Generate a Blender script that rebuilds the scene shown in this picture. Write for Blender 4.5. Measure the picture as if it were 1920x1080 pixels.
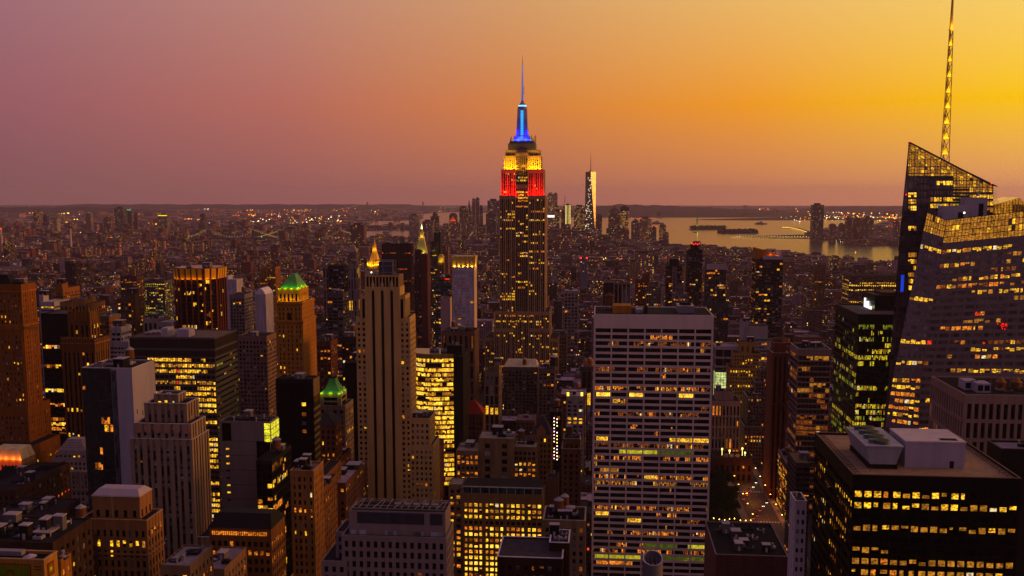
import bpy, math, random
import numpy as np
from mathutils import Vector
for o in list(bpy.data.objects): bpy.data.objects.remove(o)
SC = bpy.context.scene; COL = SC.collection
RNG = random.Random(11)
# ------------------------------------------------------------------ camera (on the observation deck, 259 m up, looking down the avenues)
F, CX, CY, PITCH, YAW, CAMZ = 1850.0, 960.0, 594.0, math.radians(7.0), math.radians(5.1), 259.0
cam = bpy.data.cameras.new("camera"); camo = bpy.data.objects.new("camera", cam); COL.objects.link(camo)
camo.location = (0, 0, CAMZ); camo.rotation_euler = (math.pi/2-PITCH, 0, YAW)
cam.sensor_width = 36; cam.lens = 36*F/1920; cam.shift_y = (CY-540)/1920; cam.clip_start = 1; cam.clip_end = 80000
SC.camera = camo; SC.render.resolution_x = 1024; SC.render.resolution_y = 576
SC.view_settings.view_transform = 'Standard'; SC.view_settings.look = 'None'; SC.view_settings.exposure = 0.0; SC.view_settings.gamma = 1
SC.cycles.max_bounces = 5; SC.cycles.diffuse_bounces = 2; SC.cycles.glossy_bounces = 2; SC.cycles.volume_bounces = 0
SC.cycles.use_denoising = True; SC.cycles.sample_clamp_indirect = 2.0
def lin(r, g=None, b=None, s=1.0):
    if g is None: r, g, b = r
    return tuple((((c/255)/12.92 if c/255 <= .04045 else ((c/255+.055)/1.055)**2.4)*s) for c in (r, g, b))
# ------------------------------------------------------------------ dusk sky: colour by compass direction and height
W = bpy.data.worlds.new("World"); SC.world = W; W.use_nodes = True
class NT:
    def __init__(s, t): s.t = t
    def n(s, k, **kw):
        x = s.t.nodes.new(k)
        for a, v in kw.items(): setattr(x, a, v)
        return x
    def l(s, a, b): s.t.links.new(a, b)
    def put(s, sock, v):
        if isinstance(v, (int, float)): sock.default_value = v
        elif isinstance(v, tuple): sock.default_value = v if len(sock.default_value) == len(v) else (*v, 1)
        else: s.l(v, sock)
    def m(s, op, a, b=0.0, c=None):
        x = s.n("ShaderNodeMath", operation=op); s.put(x.inputs[0], a); s.put(x.inputs[1], b)
        if c is not None: s.put(x.inputs[2], c)
        return x.outputs[0]
    def vm(s, op, a, b):
        x = s.n("ShaderNodeVectorMath", operation=op); s.put(x.inputs[0], a); s.put(x.inputs[1], b); return x.outputs[0]
    def mix(s, f, a, b, bl='MIX'):
        x = s.n("ShaderNodeMix", data_type='RGBA', blend_type=bl); s.put(x.inputs[0], f); s.put(x.inputs[6], a); s.put(x.inputs[7], b); return x.outputs[2]
    def rng(s, v, a, b, c, d):
        x = s.n("ShaderNodeMapRange"); s.put(x.inputs[0], v)
        for i, q in enumerate((a, b, c, d)): x.inputs[i+1].default_value = q
        return x.outputs[0]
    def ramp(s, v, stops):
        x = s.n("ShaderNodeValToRGB"); e = x.color_ramp.elements
        while len(e) > 1: e.remove(e[0])
        e[0].position = stops[0][0]; e[0].color = (*stops[0][1], 1)
        for p, c in stops[1:]: q = e.new(p); q.color = (*c, 1)
        s.l(v, x.inputs[0]); return x.outputs[0]
    def noise(s, v, sc, det=2.0, out=0):
        x = s.n("ShaderNodeTexNoise"); s.put(x.inputs['Vector'], v); x.inputs['Scale'].default_value = sc; x.inputs['Detail'].default_value = det; return x.outputs[out]
w = NT(W.node_tree); bg = W.node_tree.nodes['Background']
tc = w.n("ShaderNodeTexCoord"); sp = w.n("ShaderNodeSeparateXYZ"); w.l(tc.outputs['Generated'], sp.inputs[0])
az = w.m('MULTIPLY', w.m('ARCTAN2', sp.outputs[0], sp.outputs[1]), 180/math.pi)
el = w.m('MULTIPLY', w.m('ARCSINE', sp.outputs[2]), 180/math.pi)
a01 = w.rng(az, -180, 180, 0, 1)
def azr(lst): return w.ramp(a01, [((a+180)/360, lin(*c)) for a, c in lst])
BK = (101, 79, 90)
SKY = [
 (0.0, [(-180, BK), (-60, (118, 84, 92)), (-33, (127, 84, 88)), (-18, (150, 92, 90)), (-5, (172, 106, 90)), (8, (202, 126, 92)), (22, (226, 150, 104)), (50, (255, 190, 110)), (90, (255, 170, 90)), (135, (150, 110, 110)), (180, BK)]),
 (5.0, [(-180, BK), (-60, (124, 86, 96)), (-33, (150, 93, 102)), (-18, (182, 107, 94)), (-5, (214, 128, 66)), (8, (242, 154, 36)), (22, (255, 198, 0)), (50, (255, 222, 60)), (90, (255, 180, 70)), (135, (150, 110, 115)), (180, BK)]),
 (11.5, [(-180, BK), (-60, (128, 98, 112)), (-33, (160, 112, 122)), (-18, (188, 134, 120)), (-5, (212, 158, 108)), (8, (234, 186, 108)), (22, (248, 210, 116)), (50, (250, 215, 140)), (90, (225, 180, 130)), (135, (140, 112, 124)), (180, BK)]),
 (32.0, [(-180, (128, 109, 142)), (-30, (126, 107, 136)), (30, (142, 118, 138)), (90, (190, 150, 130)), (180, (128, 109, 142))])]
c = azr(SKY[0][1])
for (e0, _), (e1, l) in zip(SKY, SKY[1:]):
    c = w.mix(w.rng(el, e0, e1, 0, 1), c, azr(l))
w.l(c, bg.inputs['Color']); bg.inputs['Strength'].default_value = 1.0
# ------------------------------------------------------------------ afterglow: one low, soft, warm sun in the west
sd = bpy.data.lights.new("sun", 'SUN'); so = bpy.data.objects.new("sun", sd); COL.objects.link(so)
sd.energy = 2.6; sd.angle = math.radians(20); sd.color = (1.0, .42, .09)
SAZ, SEL = math.radians(84), math.radians(6)
so.rotation_euler = Vector((math.sin(SAZ)*math.cos(SEL), math.cos(SAZ)*math.cos(SEL), math.sin(SEL))).to_track_quat('Z', 'Y').to_euler()
# ------------------------------------------------------------------ pixel of the survey photo <-> place in the city
_r = Vector((math.cos(YAW), math.sin(YAW), 0)); _f = Vector((-math.sin(YAW)*math.cos(PITCH), math.cos(YAW)*math.cos(PITCH), -math.sin(PITCH)))
_u = Vector((-math.sin(YAW)*math.sin(PITCH), math.cos(YAW)*math.sin(PITCH), math.cos(PITCH)))
def ray(u, v): return _r*((u-CX)/F)+_u*((CY-v)/F)+_f
def at(u, v, Y):
    d = ray(u, v); k = Y/d.y; return Vector((d.x*k, Y, CAMZ+d.z*k))
def gnd(u, v, z=0.0):
    d = ray(u, v); k = (z-CAMZ)/d.z; return Vector((d.x*k, d.y*k, z))
def proj(x, y, z):
    p = Vector((x, y, z-CAMZ)); w_ = p.dot(_f); return (CX+F*p.dot(_r)/w_, CY-F*p.dot(_u)/w_) if w_ > 1 else (1e6, 1e6)
# ------------------------------------------------------------------ materials
def newmat(name):
    m = bpy.data.materials.new(name); m.use_nodes = True; t = NT(m.node_tree); b = m.node_tree.nodes['Principled BSDF']
    return m, t, b
_mc = {}
def wall(rgb, rough=.85, var=.45, key=None, metal=0.0, bump=.15):
    dk = max(rgb) < 60
    k = ('w', rgb, rough, var, metal)
    if k in _mc: return _mc[k]
    m, t, b = newmat("wall_paint" if metal == 0 else "metal_sheet"); c = lin(*rgb); L_ = .3*c[0]+.55*c[1]+.15*c[2]; sat = 1.22 if rgb[0] > rgb[2]+12 else 1.0; c = tuple(max(.0015, (L_+(q-L_)*sat)*(.88 if sat > 1 else 1)) for q in c)
    g = t.n("ShaderNodeNewGeometry").outputs['Position']
    st = t.vm('MULTIPLY', g, (1.0, 1.0, .12))
    n1 = t.noise(st, .35, 4); n2 = t.noise(g, .05, 3); n3 = t.noise(g, 2.3, 2)
    f = t.m('ADD', t.m('MULTIPLY', n1, .5), t.m('ADD', t.m('MULTIPLY', n2, .3), t.m('MULTIPLY', n3, .2)))
    f = t.rng(f, .3, .7, 1-var, 1+var)
    t.l(t.mix(1.0, tuple(c), f, 'MULTIPLY'), b.inputs['Base Color'])
    b.inputs['Roughness'].default_value = rough; b.inputs['Metallic'].default_value = metal; b.inputs['Specular IOR Level'].default_value = .06 if dk else .22
    bp = t.n("ShaderNodeBump"); bp.inputs['Strength'].default_value = bump; bp.inputs['Distance'].default_value = .05; t.l(n3, bp.inputs['Height']); t.l(bp.outputs[0], b.inputs['Normal'])
    _mc[k] = m; return m
def glass(rgb, rough=.12, spec=.5, coat=0.0):
    k = ('g', rgb, rough, spec, coat)
    if k in _mc: return _mc[k]
    m, t, b = newmat("window_glass"); b.inputs['Metallic'].default_value = coat; b.inputs['Roughness'].default_value = rough; b.inputs['Specular IOR Level'].default_value = spec
    g = t.n("ShaderNodeNewGeometry").outputs['Position']
    cell = t.n("ShaderNodeTexWhiteNoise"); t.l(t.vm('FLOOR', t.vm('MULTIPLY', g, (.5, .5, .28)), (0, 0, 0)), cell.inputs[0])
    f = t.rng(cell.outputs[0], 0, 1, .35, 1.9)
    t.l(t.mix(1.0, tuple(lin(*rgb)), f, 'MULTIPLY'), b.inputs['Base Color'])
    bp = t.n("ShaderNodeBump"); bp.inputs['Strength'].default_value = .06; bp.inputs['Distance'].default_value = .3; t.l(t.noise(g, .5, 1), bp.inputs['Height']); t.l(bp.outputs[0], b.inputs['Normal'])
    _mc[k] = m; return m
def lit(rgb, s, contrast=1.0, name="lit_glass"):
    k = ('l', rgb, s, contrast)
    if k in _mc: return _mc[k]
    m, t, b = newmat(name); b.inputs['Base Color'].default_value = (.02, .015, .01, 1); b.inputs['Roughness'].default_value = .2
    g = t.n("ShaderNodeNewGeometry").outputs['Position']
    n = t.noise(t.vm('MULTIPLY', g, (1.0, 1.0, 1.5)), 1.1, 2)
    cell = t.n("ShaderNodeTexWhiteNoise"); t.l(t.vm('FLOOR', t.vm('MULTIPLY', g, (.55, .55, .29)), (0, 0, 0)), cell.inputs[0])
    f = t.m('MULTIPLY', t.rng(n, .36, .62, 1-.85*contrast, 1+.6*contrast), t.rng(cell.outputs[0], 0, 1, .55, 1.3))
    t.put(b.inputs['Emission Color'], (*lin(*rgb), 1)); t.l(t.m('MULTIPLY', f, s), b.inputs['Emission Strength'])
    m.cycles.emission_sampling = 'NONE'; _mc[k] = m; return m
def glow(rgb, s, name="lamp_glow"):
    k = ('e', rgb, s)
    if k in _mc: return _mc[k]
    m, t, b = newmat(name); b.inputs['Base Color'].default_value = (.05, .05, .05, 1)
    b.inputs['Emission Color'].default_value = (*lin(*rgb), 1); b.inputs['Emission Strength'].default_value = s
    m.cycles.emission_sampling = 'NONE'; _mc[k] = m; return m
LIT = {'Y': lit((255, 184, 40), 1.1), 'O': lit((255, 142, 36), .75), 'D': lit((205, 105, 25), .3), 'R': lit((255, 60, 20), .7), 'W': lit((255, 240, 200), 1.3, .6), 'C': lit((255, 226, 165), .8, .8),
       'G': lit((190, 190, 50), .38, .5), 'B': lit((40, 90, 255), .5), 'Z': lit((255, 194, 56), 1.6, .7), 'A': lit((225, 145, 40), .55, .75),
       'p': glass((74, 72, 86), .25, .7), 'q': glass((120, 116, 124), .3, .6), 'V': lit((214, 226, 140), 1.0, .5), 's': glass((132, 140, 200), .35, .5)}
GL = glass((12, 10, 13), .12, .3); GB = glass((5, 4, 6), .16, .16)
METAL = wall((120, 112, 122), .45, .25, metal=.3); DARK = wall((26, 22, 26), .8); TAR = wall((38, 33, 38), .95, .6); ROOFG = wall((84, 74, 80), .95, .6); PALE = wall((150, 138, 146), .8, .3)
GEARD = wall((64, 56, 62), .6, .4); SPAN = wall((34, 26, 26), .7); WOOD = wall((96, 62, 42), .9); ZINC = wall((128, 122, 132), .6, .3)
# ------------------------------------------------------------------ meshes
ORG = {}
class MB:
    def __init__(s): s.v = []; s.f = []; s.m = []
    def hexa(s, p, m=0):
        k = len(s.v); s.v += [tuple(q) for q in p]
        s.f += [(k, k+3, k+2, k+1), (k+4, k+5, k+6, k+7), (k, k+1, k+5, k+4), (k+1, k+2, k+6, k+5), (k+2, k+3, k+7, k+6), (k+3, k, k+4, k+7)]; s.m += [m]*6
    def box(s, x0, x1, y0, y1, z0, z1, m=0):
        s.hexa([(x0, y0, z0), (x1, y0, z0), (x1, y1, z0), (x0, y1, z0), (x0, y0, z1), (x1, y0, z1), (x1, y1, z1), (x0, y1, z1)], m)
    def frus(s, a, z0, b, z1, m=0):
        s.hexa([(a[0], a[2], z0), (a[1], a[2], z0), (a[1], a[3], z0), (a[0], a[3], z0), (b[0], b[2], z1), (b[1], b[2], z1), (b[1], b[3], z1), (b[0], b[3], z1)], m)
    def poly(s, pts, m=0):
        k = len(s.v); s.v += [tuple(q) for q in pts]; s.f.append(tuple(range(k, k+len(pts)))); s.m.append(m)
    def prism(s, xy, z0, z1, m=0, top=None):
        n = len(xy); k = len(s.v); t = top or xy
        s.v += [(x, y, z0) for x, y in xy]+[(x, y, z1) for x, y in t]
        s.f += [(k+i, k+(i+1) % n, k+n+(i+1) % n, k+n+i) for i in range(n)]+[tuple(range(k+n-1, k-1, -1)), tuple(range(k+n, k+2*n))]; s.m += [m]*(n+2)
    def cyl(s, x, y, r, z0, z1, n=12, m=0, r2=None):
        r2 = r if r2 is None else max(r2, .01)
        a = [(x+r*math.cos(2*math.pi*i/n), y+r*math.sin(2*math.pi*i/n)) for i in range(n)]
        b = [(x+r2*math.cos(2*math.pi*i/n), y+r2*math.sin(2*math.pi*i/n)) for i in range(n)]
        s.prism(a, z0, z1, m, b)
    def bar(s, p, q, w, m=0, h=None):
        p, q = Vector(p), Vector(q); d = (q-p).normalized(); a = d.cross(Vector((0, 0, 1)) if abs(d.z) < .95 else Vector((1, 0, 0))).normalized()*w/2; b = d.cross(a).normalized()*(h or w)/2
        s.hexa([p-a-b, p+a-b, p+a+b, p-a+b, q-a-b, q+a-b, q+a+b, q-a+b], m)
    def slab(s, p4, n, t, m=0): s.hexa([*p4, *[q+n*t for q in p4]], m)
    def build(s, name, mats, parent=None, kind=None):
        if not s.v: return None
        me = bpy.data.meshes.new(name); o0 = ORG.get(parent.name, (0, 0, 0)) if parent else (0, 0, 0)
        v = np.array(s.v, 'f')-np.array(o0, 'f'); me.from_pydata(v.tolist(), [], s.f)
        for x in (mats if isinstance(mats, (list, tuple)) else [mats]): me.materials.append(x)
        me.polygons.foreach_set('material_index', s.m); me.update()
        o = bpy.data.objects.new(name, me); COL.objects.link(o)
        if parent: o.parent = parent; ORG[o.name] = o0
        if kind: o['kind'] = kind
        return o
LAND = []   # landmarks: pixel centre and a short name, for labels
FOOT = []   # footprints taken by named buildings
OCC = []    # what they cover in the picture
def thing(name, label, cat, loc, group=None):
    o = bpy.data.objects.new(name, None); COL.objects.link(o); o.location = loc; ORG[o.name] = tuple(loc)
    o.empty_display_size = 5; o['label'] = label; o['category'] = cat
    if group: o['group'] = group
    return o
def tag(o, label=None, cat=None, group=None, kind=None):
    for k, v in (('label', label), ('category', cat), ('group', group), ('kind', kind)):
        if v: o[k] = v
    return o
def lamp(pos, rgb, watts, rad=.4, spot=None, aim=None):
    l = bpy.data.lights.new("floodlight", 'SPOT' if spot else 'POINT'); l.energy = watts; l.color = lin(*rgb); l.shadow_soft_size = rad
    o = bpy.data.objects.new("floodlight", l); COL.objects.link(o); o.location = pos
    if spot: l.spot_size = math.radians(spot); l.spot_blend = .6; o.rotation_euler = (Vector(aim)-Vector(pos)).to_track_quat('-Z', 'Y').to_euler()
    return o
# ------------------------------------------------------------------ facades: piers and floor bands stand proud of the glass, windows sit between them
def sty(bay=3.2, fl=3.6, pw=.4, sh=.45, dep=.4, pd=1.0, sd=.8, top=2.5, bot=0, rowp=.2, hi=.5, lo=.06, mix='YYOD', keep=.4, pale=0.0, sub=1, big=0, bigw=1.6, blank=False, sp=0, bl=1.0, pc='pq', rows=None):
    return dict(locals())
def patch(q, s0, s1, t0, t1):
    f = lambda s, t: (q[0]*(1-s)+q[1]*s)*(1-t)+(q[3]*(1-s)+q[2]*s)*t
    return [f(s0, t0), f(s1, t0), f(s1, t1), f(s0, t1)]
def facade(clad, wins, q, st, rng, ext=0.0):
    q = [Vector(p) for p in q]; Wd = (q[1]-q[0]).length; H = ((q[3]-q[0]).length+(q[2]-q[1]).length)/2
    n = (q[1]-q[0]).cross(q[3]-q[0]).normalized(); e = ext/Wd; dep = st['dep']
    if st['blank'] or H < 2.5:
        clad.slab(patch(q, -e, 1+e, 0, 1), n, dep); return
    nb = max(1, round(Wd/st['bay'])); hh = max(1.0, H-st['top']-st['bot']); nf = max(1, round(hh/st['fl'])); t0 = st['bot']/H; dt = hh/H/nf
    pw = st['pw']/nb/2; sh = st['sh']*dt/2
    for i in range(nb+1):
        k = st['bigw'] if st['big'] and i % st['big'] == 0 else 1
        a, b_ = (i/nb-pw*k, i/nb+pw*k)
        if i == 0: a = -e
        if i == nb: b_ = 1+e
        clad.slab(patch(q, a, b_, 0, 1-.002), n, dep*st['pd'])
    for j in range(nf+1):
        a, b_ = t0+j*dt-sh, t0+j*dt+sh
        if j == 0: a = 0
        if j == nf: b_ = 1
        if b_-a < 1e-5: continue
        clad.slab(patch(q, -e, 1+e, a, b_), n, dep*st['sd'], st['sp'] if 0 < j < nf else 0)
    S = st['sub']
    for j in range(nf):
        hot = rng.random() < st['rowp']; p = st['hi'] if hot else st['lo']; cr = rng.choice(st['mix'].replace('R', '') or 'R'); on = rng.random() < p
        if st['rows']: p = st['rows'].get(nf-1-j, p); on = rng.random() < p
        for i in range(nb):
            for s in range(S):
                if rng.random() > st['keep']: on = rng.random() < p
                c = None
                if on: c = cr if rng.random() < .72 else rng.choice(st['mix'])
                elif rng.random() < st['pale']: c = st['pc'][0 if rng.random() < .7 else -1]
                if c:
                    a = (i+s/S)/nb+(pw if s == 0 else .002); b_ = (i+(s+1)/S)/nb-(pw if s == S-1 else .002)
                    tb, tt = t0+j*dt+sh, t0+(j+1)*dt-sh; rr = rng.random()/max(st['bl'], .01)   # blinds drawn part way, half-lit rooms
                    if on and rr < .22: tb += (tt-tb)*rng.uniform(.25, .6)
                    elif on and rr < .4: tt -= (tt-tb)*rng.uniform(.2, .5)
                    if on and rng.random() < .12*st['bl']: b_ = a+(b_-a)*rng.uniform(.35, .8)
                    if on and rng.random() < .04*st['bl']: c = 'C'
                    if c == 'R' and rng.random() < .6: c = 'O'
                    if on and c in 'YZO' and rng.random() < .2: c = {'Y': 'A', 'Z': 'Y', 'O': 'D'}[c]
                    wins.append(([x+n*.07 for x in patch(q, a, b_, tb, tt)], c))
def put_windows(root, wins, limit=100):
    """The windows that show largest become parts of their own; the rest of a facade's lit panes are one part."""
    sc = []
    for w_, c in wins:
        m = (w_[0]+w_[2])/2; u, v = proj(*m)
        ok = -10 < u < 1930 and -10 < v < 1090
        a = proj(*w_[0]); b_ = proj(*w_[2]); sc.append((abs((a[0]-b_[0])*(a[1]-b_[1])) if ok else 0, w_, c))
    sc.sort(key=lambda t: -t[0]); rest = MB(); names = []; cnt = 0
    o0 = Vector(ORG[root.name])
    for area, w_, c in sc:
        if cnt < limit and area > 9 and c not in 'pqs':
            k = 'w'+c; me = bpy.data.meshes.new("window"); me.from_pydata([tuple(p-o0) for p in w_], [], [(0, 1, 2, 3)]); me.materials.append(LIT[c])
            o = bpy.data.objects.new("window", me); COL.objects.link(o); o.parent = root; cnt += 1
        else:
            if c not in names: names.append(c)
            rest.poly(w_, names.index(c))
    if rest.v: rest.build("window", [LIT[c] for c in names], root, 'stuff')
def zfloor(Y): return max(0.0, CAMZ-740*Y/F-25)
def rect(u0, u1, v, Y, dep):
    a, b_ = at(u0, v, Y), at(u1, v, Y); return [a.x, b_.x, Y, Y+dep, (a.z+b_.z)/2]
def gear(root, x0, x1, y0, y1, z, n, rng, tank=True, big=1.0):
    """Roof plant: each piece a part of its building."""
    for _ in range(n):
        k = rng.random(); w_ = max(x1-x0, 3); d_ = max(y1-y0, 3); x = rng.uniform(x0+w_*.12, x1-w_*.12); y = rng.uniform(y0+d_*.15, y1-d_*.15); mb = MB()
        if k < .3:
            a, b_, h = rng.uniform(1.5, 3.5)*big, rng.uniform(1.5, 3)*big, rng.uniform(1.2, 2.6)*big; mb.box(x-a, x+a, y-b_, y+b_, z+.3, z+h); mb.cyl(x, y, min(a, b_)*.7, z+h, z+h+.35, 12, 1); mb.box(x-a*.9, x+a*.9, y-b_*.9, y+b_*.9, z, z+.3, 1)
            mb.build("cooling_unit", [rng.choice((METAL, ZINC, DARK, GEARD)), DARK], root)
        elif k < .5:
            a, b_, h = rng.uniform(2, 4)*big, rng.uniform(2, 4)*big, rng.uniform(2.5, 5); mb.box(x-a, x+a, y-b_, y+b_, z, z+h); mb.box(x-a-.2, x+a+.2, y-b_-.2, y+b_+.2, z+h, z+h+.3, 1); mb.box(x-.5, x+.5, y-b_-.06, y-b_, z+.1, z+2.1, 1)
            mb.build("bulkhead", [rng.choice((DARK, wall((70, 52, 46)), wall((92, 84, 88)), TAR)), PALE], root)
        elif k < .68:
            mb.cyl(x, y, .35, z, z+1.8, 8); mb.cyl(x, y, .55, z+1.8, z+2.2, 8); mb.build("vent_pipe", ZINC, root)
        elif k < .85:
            L = rng.uniform(.2, .45)*w_; mb.bar((x-L/2, y, z+.8), (x+L/2, y, z+.8), .8); mb.bar((x+L/2, y, z+.8), (x+L/2, y+d_*.2, z+.8), .8); mb.bar((x-L/2, y, z), (x-L/2, y, z+.8), .5); mb.build("duct", rng.choice((METAL, GEARD, DARK)), root)
        elif tank:
            tank_mesh(mb, x, y, z, rng.uniform(1.7, 2.4)); mb.build("water_tank", [WOOD, ZINC, DARK], root)
        else:
            mb.box(x-1.5, x+1.5, y-1, y+1, z, z+.5); mb.frus((x-1.4, x+1.4, y-.9, y+.9), z+.5, (x-.1, x+.1, y-.7, y+.7), z+1.1, 1); mb.build("skylight", [DARK, LIT['p']], root)
def tank_mesh(mb, x, y, z, r):
    for sx in (-1, 1):
        for sy in (-1, 1): mb.bar((x+sx*r*.6, y+sy*r*.6, z), (x+sx*r*.6, y+sy*r*.6, z+3), .25, 2)
    mb.box(x-r*.8, x+r*.8, y-r*.8, y+r*.8, z+3, z+3.25, 2); mb.cyl(x, y, r, z+3.25, z+3.25+r*2.1, 14, 0, r*.94); mb.cyl(x, y, r*1.1, z+3.25+r*2.1, z+3.25+r*2.1+r*.75, 14, 1, .05)
def tower(name, label, tiers, wl, st, gl=None, roof=None, eq=6, seed=0, short=None, cat="building", side=None, cope=None, limit=100, tank=True, wl2=None, tops=None):
    """tiers: (u0, u1, v_top, Y, depth[, own style]) from the top one down; an upper tier starts on the roof of the wider one under it."""
    rng = random.Random(hash(name) % 1 + seed*7919+5); gl = gl or GL; R_ = [rect(*t[:5]) for t in tiers]
    X0 = min(r[0] for r in R_); X1 = max(r[1] for r in R_); Y0 = min(r[2] for r in R_); Y1 = max(r[3] for r in R_)
    root = thing(name, label, cat, ((X0+X1)/2, (Y0+Y1)/2, 0)); clad, core, wins = MB(), MB(), []
    root_info = []; roofs = []
    for i, (t, r) in enumerate(zip(tiers, R_)):
        x0, x1, y0, y1, z1 = r; b0 = 0.0
        for r2 in R_[i+1:]:
            if r2[0]-.6 <= x0 and r2[1]+.6 >= x1 and r2[2]-.6 <= y0 and r2[4] < z1: b0 = max(b0, r2[4]-1.2)
        s_ = t[5] if len(t) > 5 and t[5] else st; d = s_['dep']; lo = max(b0, zfloor(y0)) if b0 == 0 else b0
        core.box(x0+d, x1-d, y0+d, y1-d, b0, z1-.9)
        zz = lambda x, y: (Vector((x, y, lo)), Vector((x, y, z1)))
        a, b_, c_, e_ = (x0+d, y0+d), (x1-d, y0+d), (x1-d, y1-d), (x0+d, y1-d)
        for (p, q_), ext, sss in (((a, b_), d, s_), ((b_, c_), 0, side or s_), ((e_, a), 0, side or s_), ((c_, e_), d, None)):
            Q = [Vector((*p, lo)), Vector((*q_, lo)), Vector((*q_, z1)), Vector((*p, z1))]
            if sss is None: clad.slab(patch(Q, -ext/(x1-x0), 1+ext/(x1-x0), 0, 1), (Q[1]-Q[0]).cross(Q[3]-Q[0]).normalized(), d)
            else: facade(clad, wins, Q, sss, rng, ext)
        rm = MB(); rm.box(x0+d+.02, x1-d-.02, y0+d+.02, y1-d-.02, z1-.9, z1-.6); roofs.append(rm.build("roof", roof or TAR, root))
        if cope:
            cm = MB(); k = .12
            for bx in ((x0-k, x1+k, y0-k, y0+d+k), (x0-k, x1+k, y1-d-k, y1+k), (x0-k, x0+d+k, y0+d+k, y1-d-k), (x1-d-k, x1+k, y0+d+k, y1-d-k)): cm.box(*bx, z1, z1+.3)
            cm.build("coping", cope, roofs[-1])
        u = t[0]; OCC.append((t[0], t[1], t[2], min(1080, proj(x0, y0, b0)[1]), y0)); root_info.append(r)
    core.build("glazing", gl, root); clad.build("wall_cladding", [wl, wl2 or SPAN], root); put_windows(root, wins, limit)
    FOOT.append((X0, X1, Y0, Y1))
    k = max(range(len(R_)), key=lambda i: R_[i][4]); x0, x1, y0, y1, z1 = R_[k]
    if eq: gear(roofs[k], x0+.8, x1-.8, y0+.8, y1-.8, z1-.6, eq, rng, tank, .6 if y0 < 480 else 1.0)
    for i in (tops or []):
        x0, x1, y0, y1, z1 = R_[i]; gear(roofs[i], x0+.8, x1-.8, y0+.8, y1-.8, z1-.6, 5, rng, tank, .6 if y0 < 500 else 1.0)
    tt = tiers[k]; LAND.append(((tt[0]+tt[1])/2, tt[2]+20, short or label, Y0))
    return root, R_
# ------------------------------------------------------------------ named towers, near and middle distance
B = {}
TAN = wall((150, 120, 84)); BRICK = wall((92, 52, 34)); BROWN = wall((84, 56, 40)); LIME = wall((140, 124, 116)); GREYW = wall((112, 100, 100)); BLK = wall((20, 17, 20), .5, .2)
WHITE = wall((176, 160, 166), .7, .2); LAV = wall((150, 138, 158), .6, .18); PINKW = wall((168, 146, 146), .7, .15); SAND = wall((122, 92, 60)); OCHRE = wall((160, 108, 56)); RUST = wall((96, 44, 26), .6)
MAS = sty(bay=3.4, fl=3.6, pw=.55, sh=.5, dep=.35, sd=.8, rowp=.12, hi=.55, lo=.06, mix='YOD', pale=.25)
def sq(x0, x1, y0, y1, z0, z1): return (x0, x1, y0, y1, z0, z1)

# the broad white slab with seven bays of ribbon windows
r, R_ = tower("office_slab", "wide pale stone office slab with seven bays of dark ribbon windows and blank top band", [(1113.5, 1338.5, 590, 556, 42)], wall((204, 182, 178), .7, .16),
    sty(bay=9.7, fl=3.72, pw=.085, sh=.36, dep=.7, pd=1.0, sd=.85, top=7.4, rowp=.2, hi=.6, lo=.045, mix='YOADOD', keep=.66, sub=9), glass((8, 7, 9)), TAR, 0, 1, "white seven-bay slab", limit=100)
x0, x1, y0, y1, z1 = R_[0]
for nm, a, b_, c_, d_, h, m in (("bulkhead", .16, .32, .25, .6, 4.2, OCHRE), ("bulkhead", .43, .455, .2, .3, 4.5, DARK), ("cooling_unit", .72, .86, .35, .75, 4, METAL), ("bulkhead", .36, .42, .3, .55, 2, PALE)):
    mb = MB(); mb.box(x0+a*(x1-x0), x0+b_*(x1-x0), y0+c_*(y1-y0), y0+d_*(y1-y0), z1-.6, z1-.6+h)
    if nm == "cooling_unit": mb.cyl(x0+.79*(x1-x0), y0+.55*(y1-y0), 3.4, z1-.6+h, z1+h+.6, 16, 1)
    mb.build(nm, [m, DARK], r)
mb = MB(); tank_mesh(mb, x0+.13*(x1-x0), y0+24, z1-.6, 2.6); mb.build("water_tank", [WOOD, RUST, DARK], r)
mb = MB()
for k in range(6): mb.bar((x0+2+k*5, y0+20+k % 3*3, z1-.2), (x0+7+k*5, y0+24+k % 2*4, z1-.2), .35)
mb.build("duct", DARK, r)
fl_ = 0; H_ = z1-zfloor(556); nf_ = round((H_-7.4)/3.72); dz_ = (H_-7.4)/nf_
for v, ua, ub, c in ((847, 1161, 1232, 'S'), (847, 1232, 1302, 'T'), (1022, 1205, 1270, 'T'), (1022, 1290, 1326, 'S'), (1046, 1115, 1202, 'S'), (1046, 1244, 1328, 'T'), (746, 1118, 1145, 'Z'), (746, 1180, 1206, 'Z'), (746, 1273, 1300, 'Z'), (822, 1118, 1140, 'Y'), (822, 1256, 1330, 'Y'), (884, 1125, 1160, 'A'), (899, 1208, 1232, 'Y'), (960, 1117, 1142, 'Y'), (973, 1176, 1202, 'Y'), (1058, 1118, 1186, 'O')):
    j = round((at(1225, v, 556).z-zfloor(556))/dz_-.5); za = zfloor(556)+j*dz_+dz_*.2; a_ = at(ua, v, 556).x; b2 = at(ub, v, 556).x; mb = MB(); n_ = max(1, int((b2-a_)/1.1))
    for i in range(n_):
        X = a_+(b2-a_)*i/n_; mb.poly([(X, 556.6, za), (X+(b2-a_)/n_*.94, 556.6, za), (X+(b2-a_)/n_*.94, 556.6, za+dz_*.6), (X, 556.6, za+dz_*.6)])
    mb.build("lit_strip_window", lit((205, 190, 40), .75, .5) if c == 'S' else lit((110, 130, 30), .3, .5) if c == 'T' else LIT[c], r)
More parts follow.
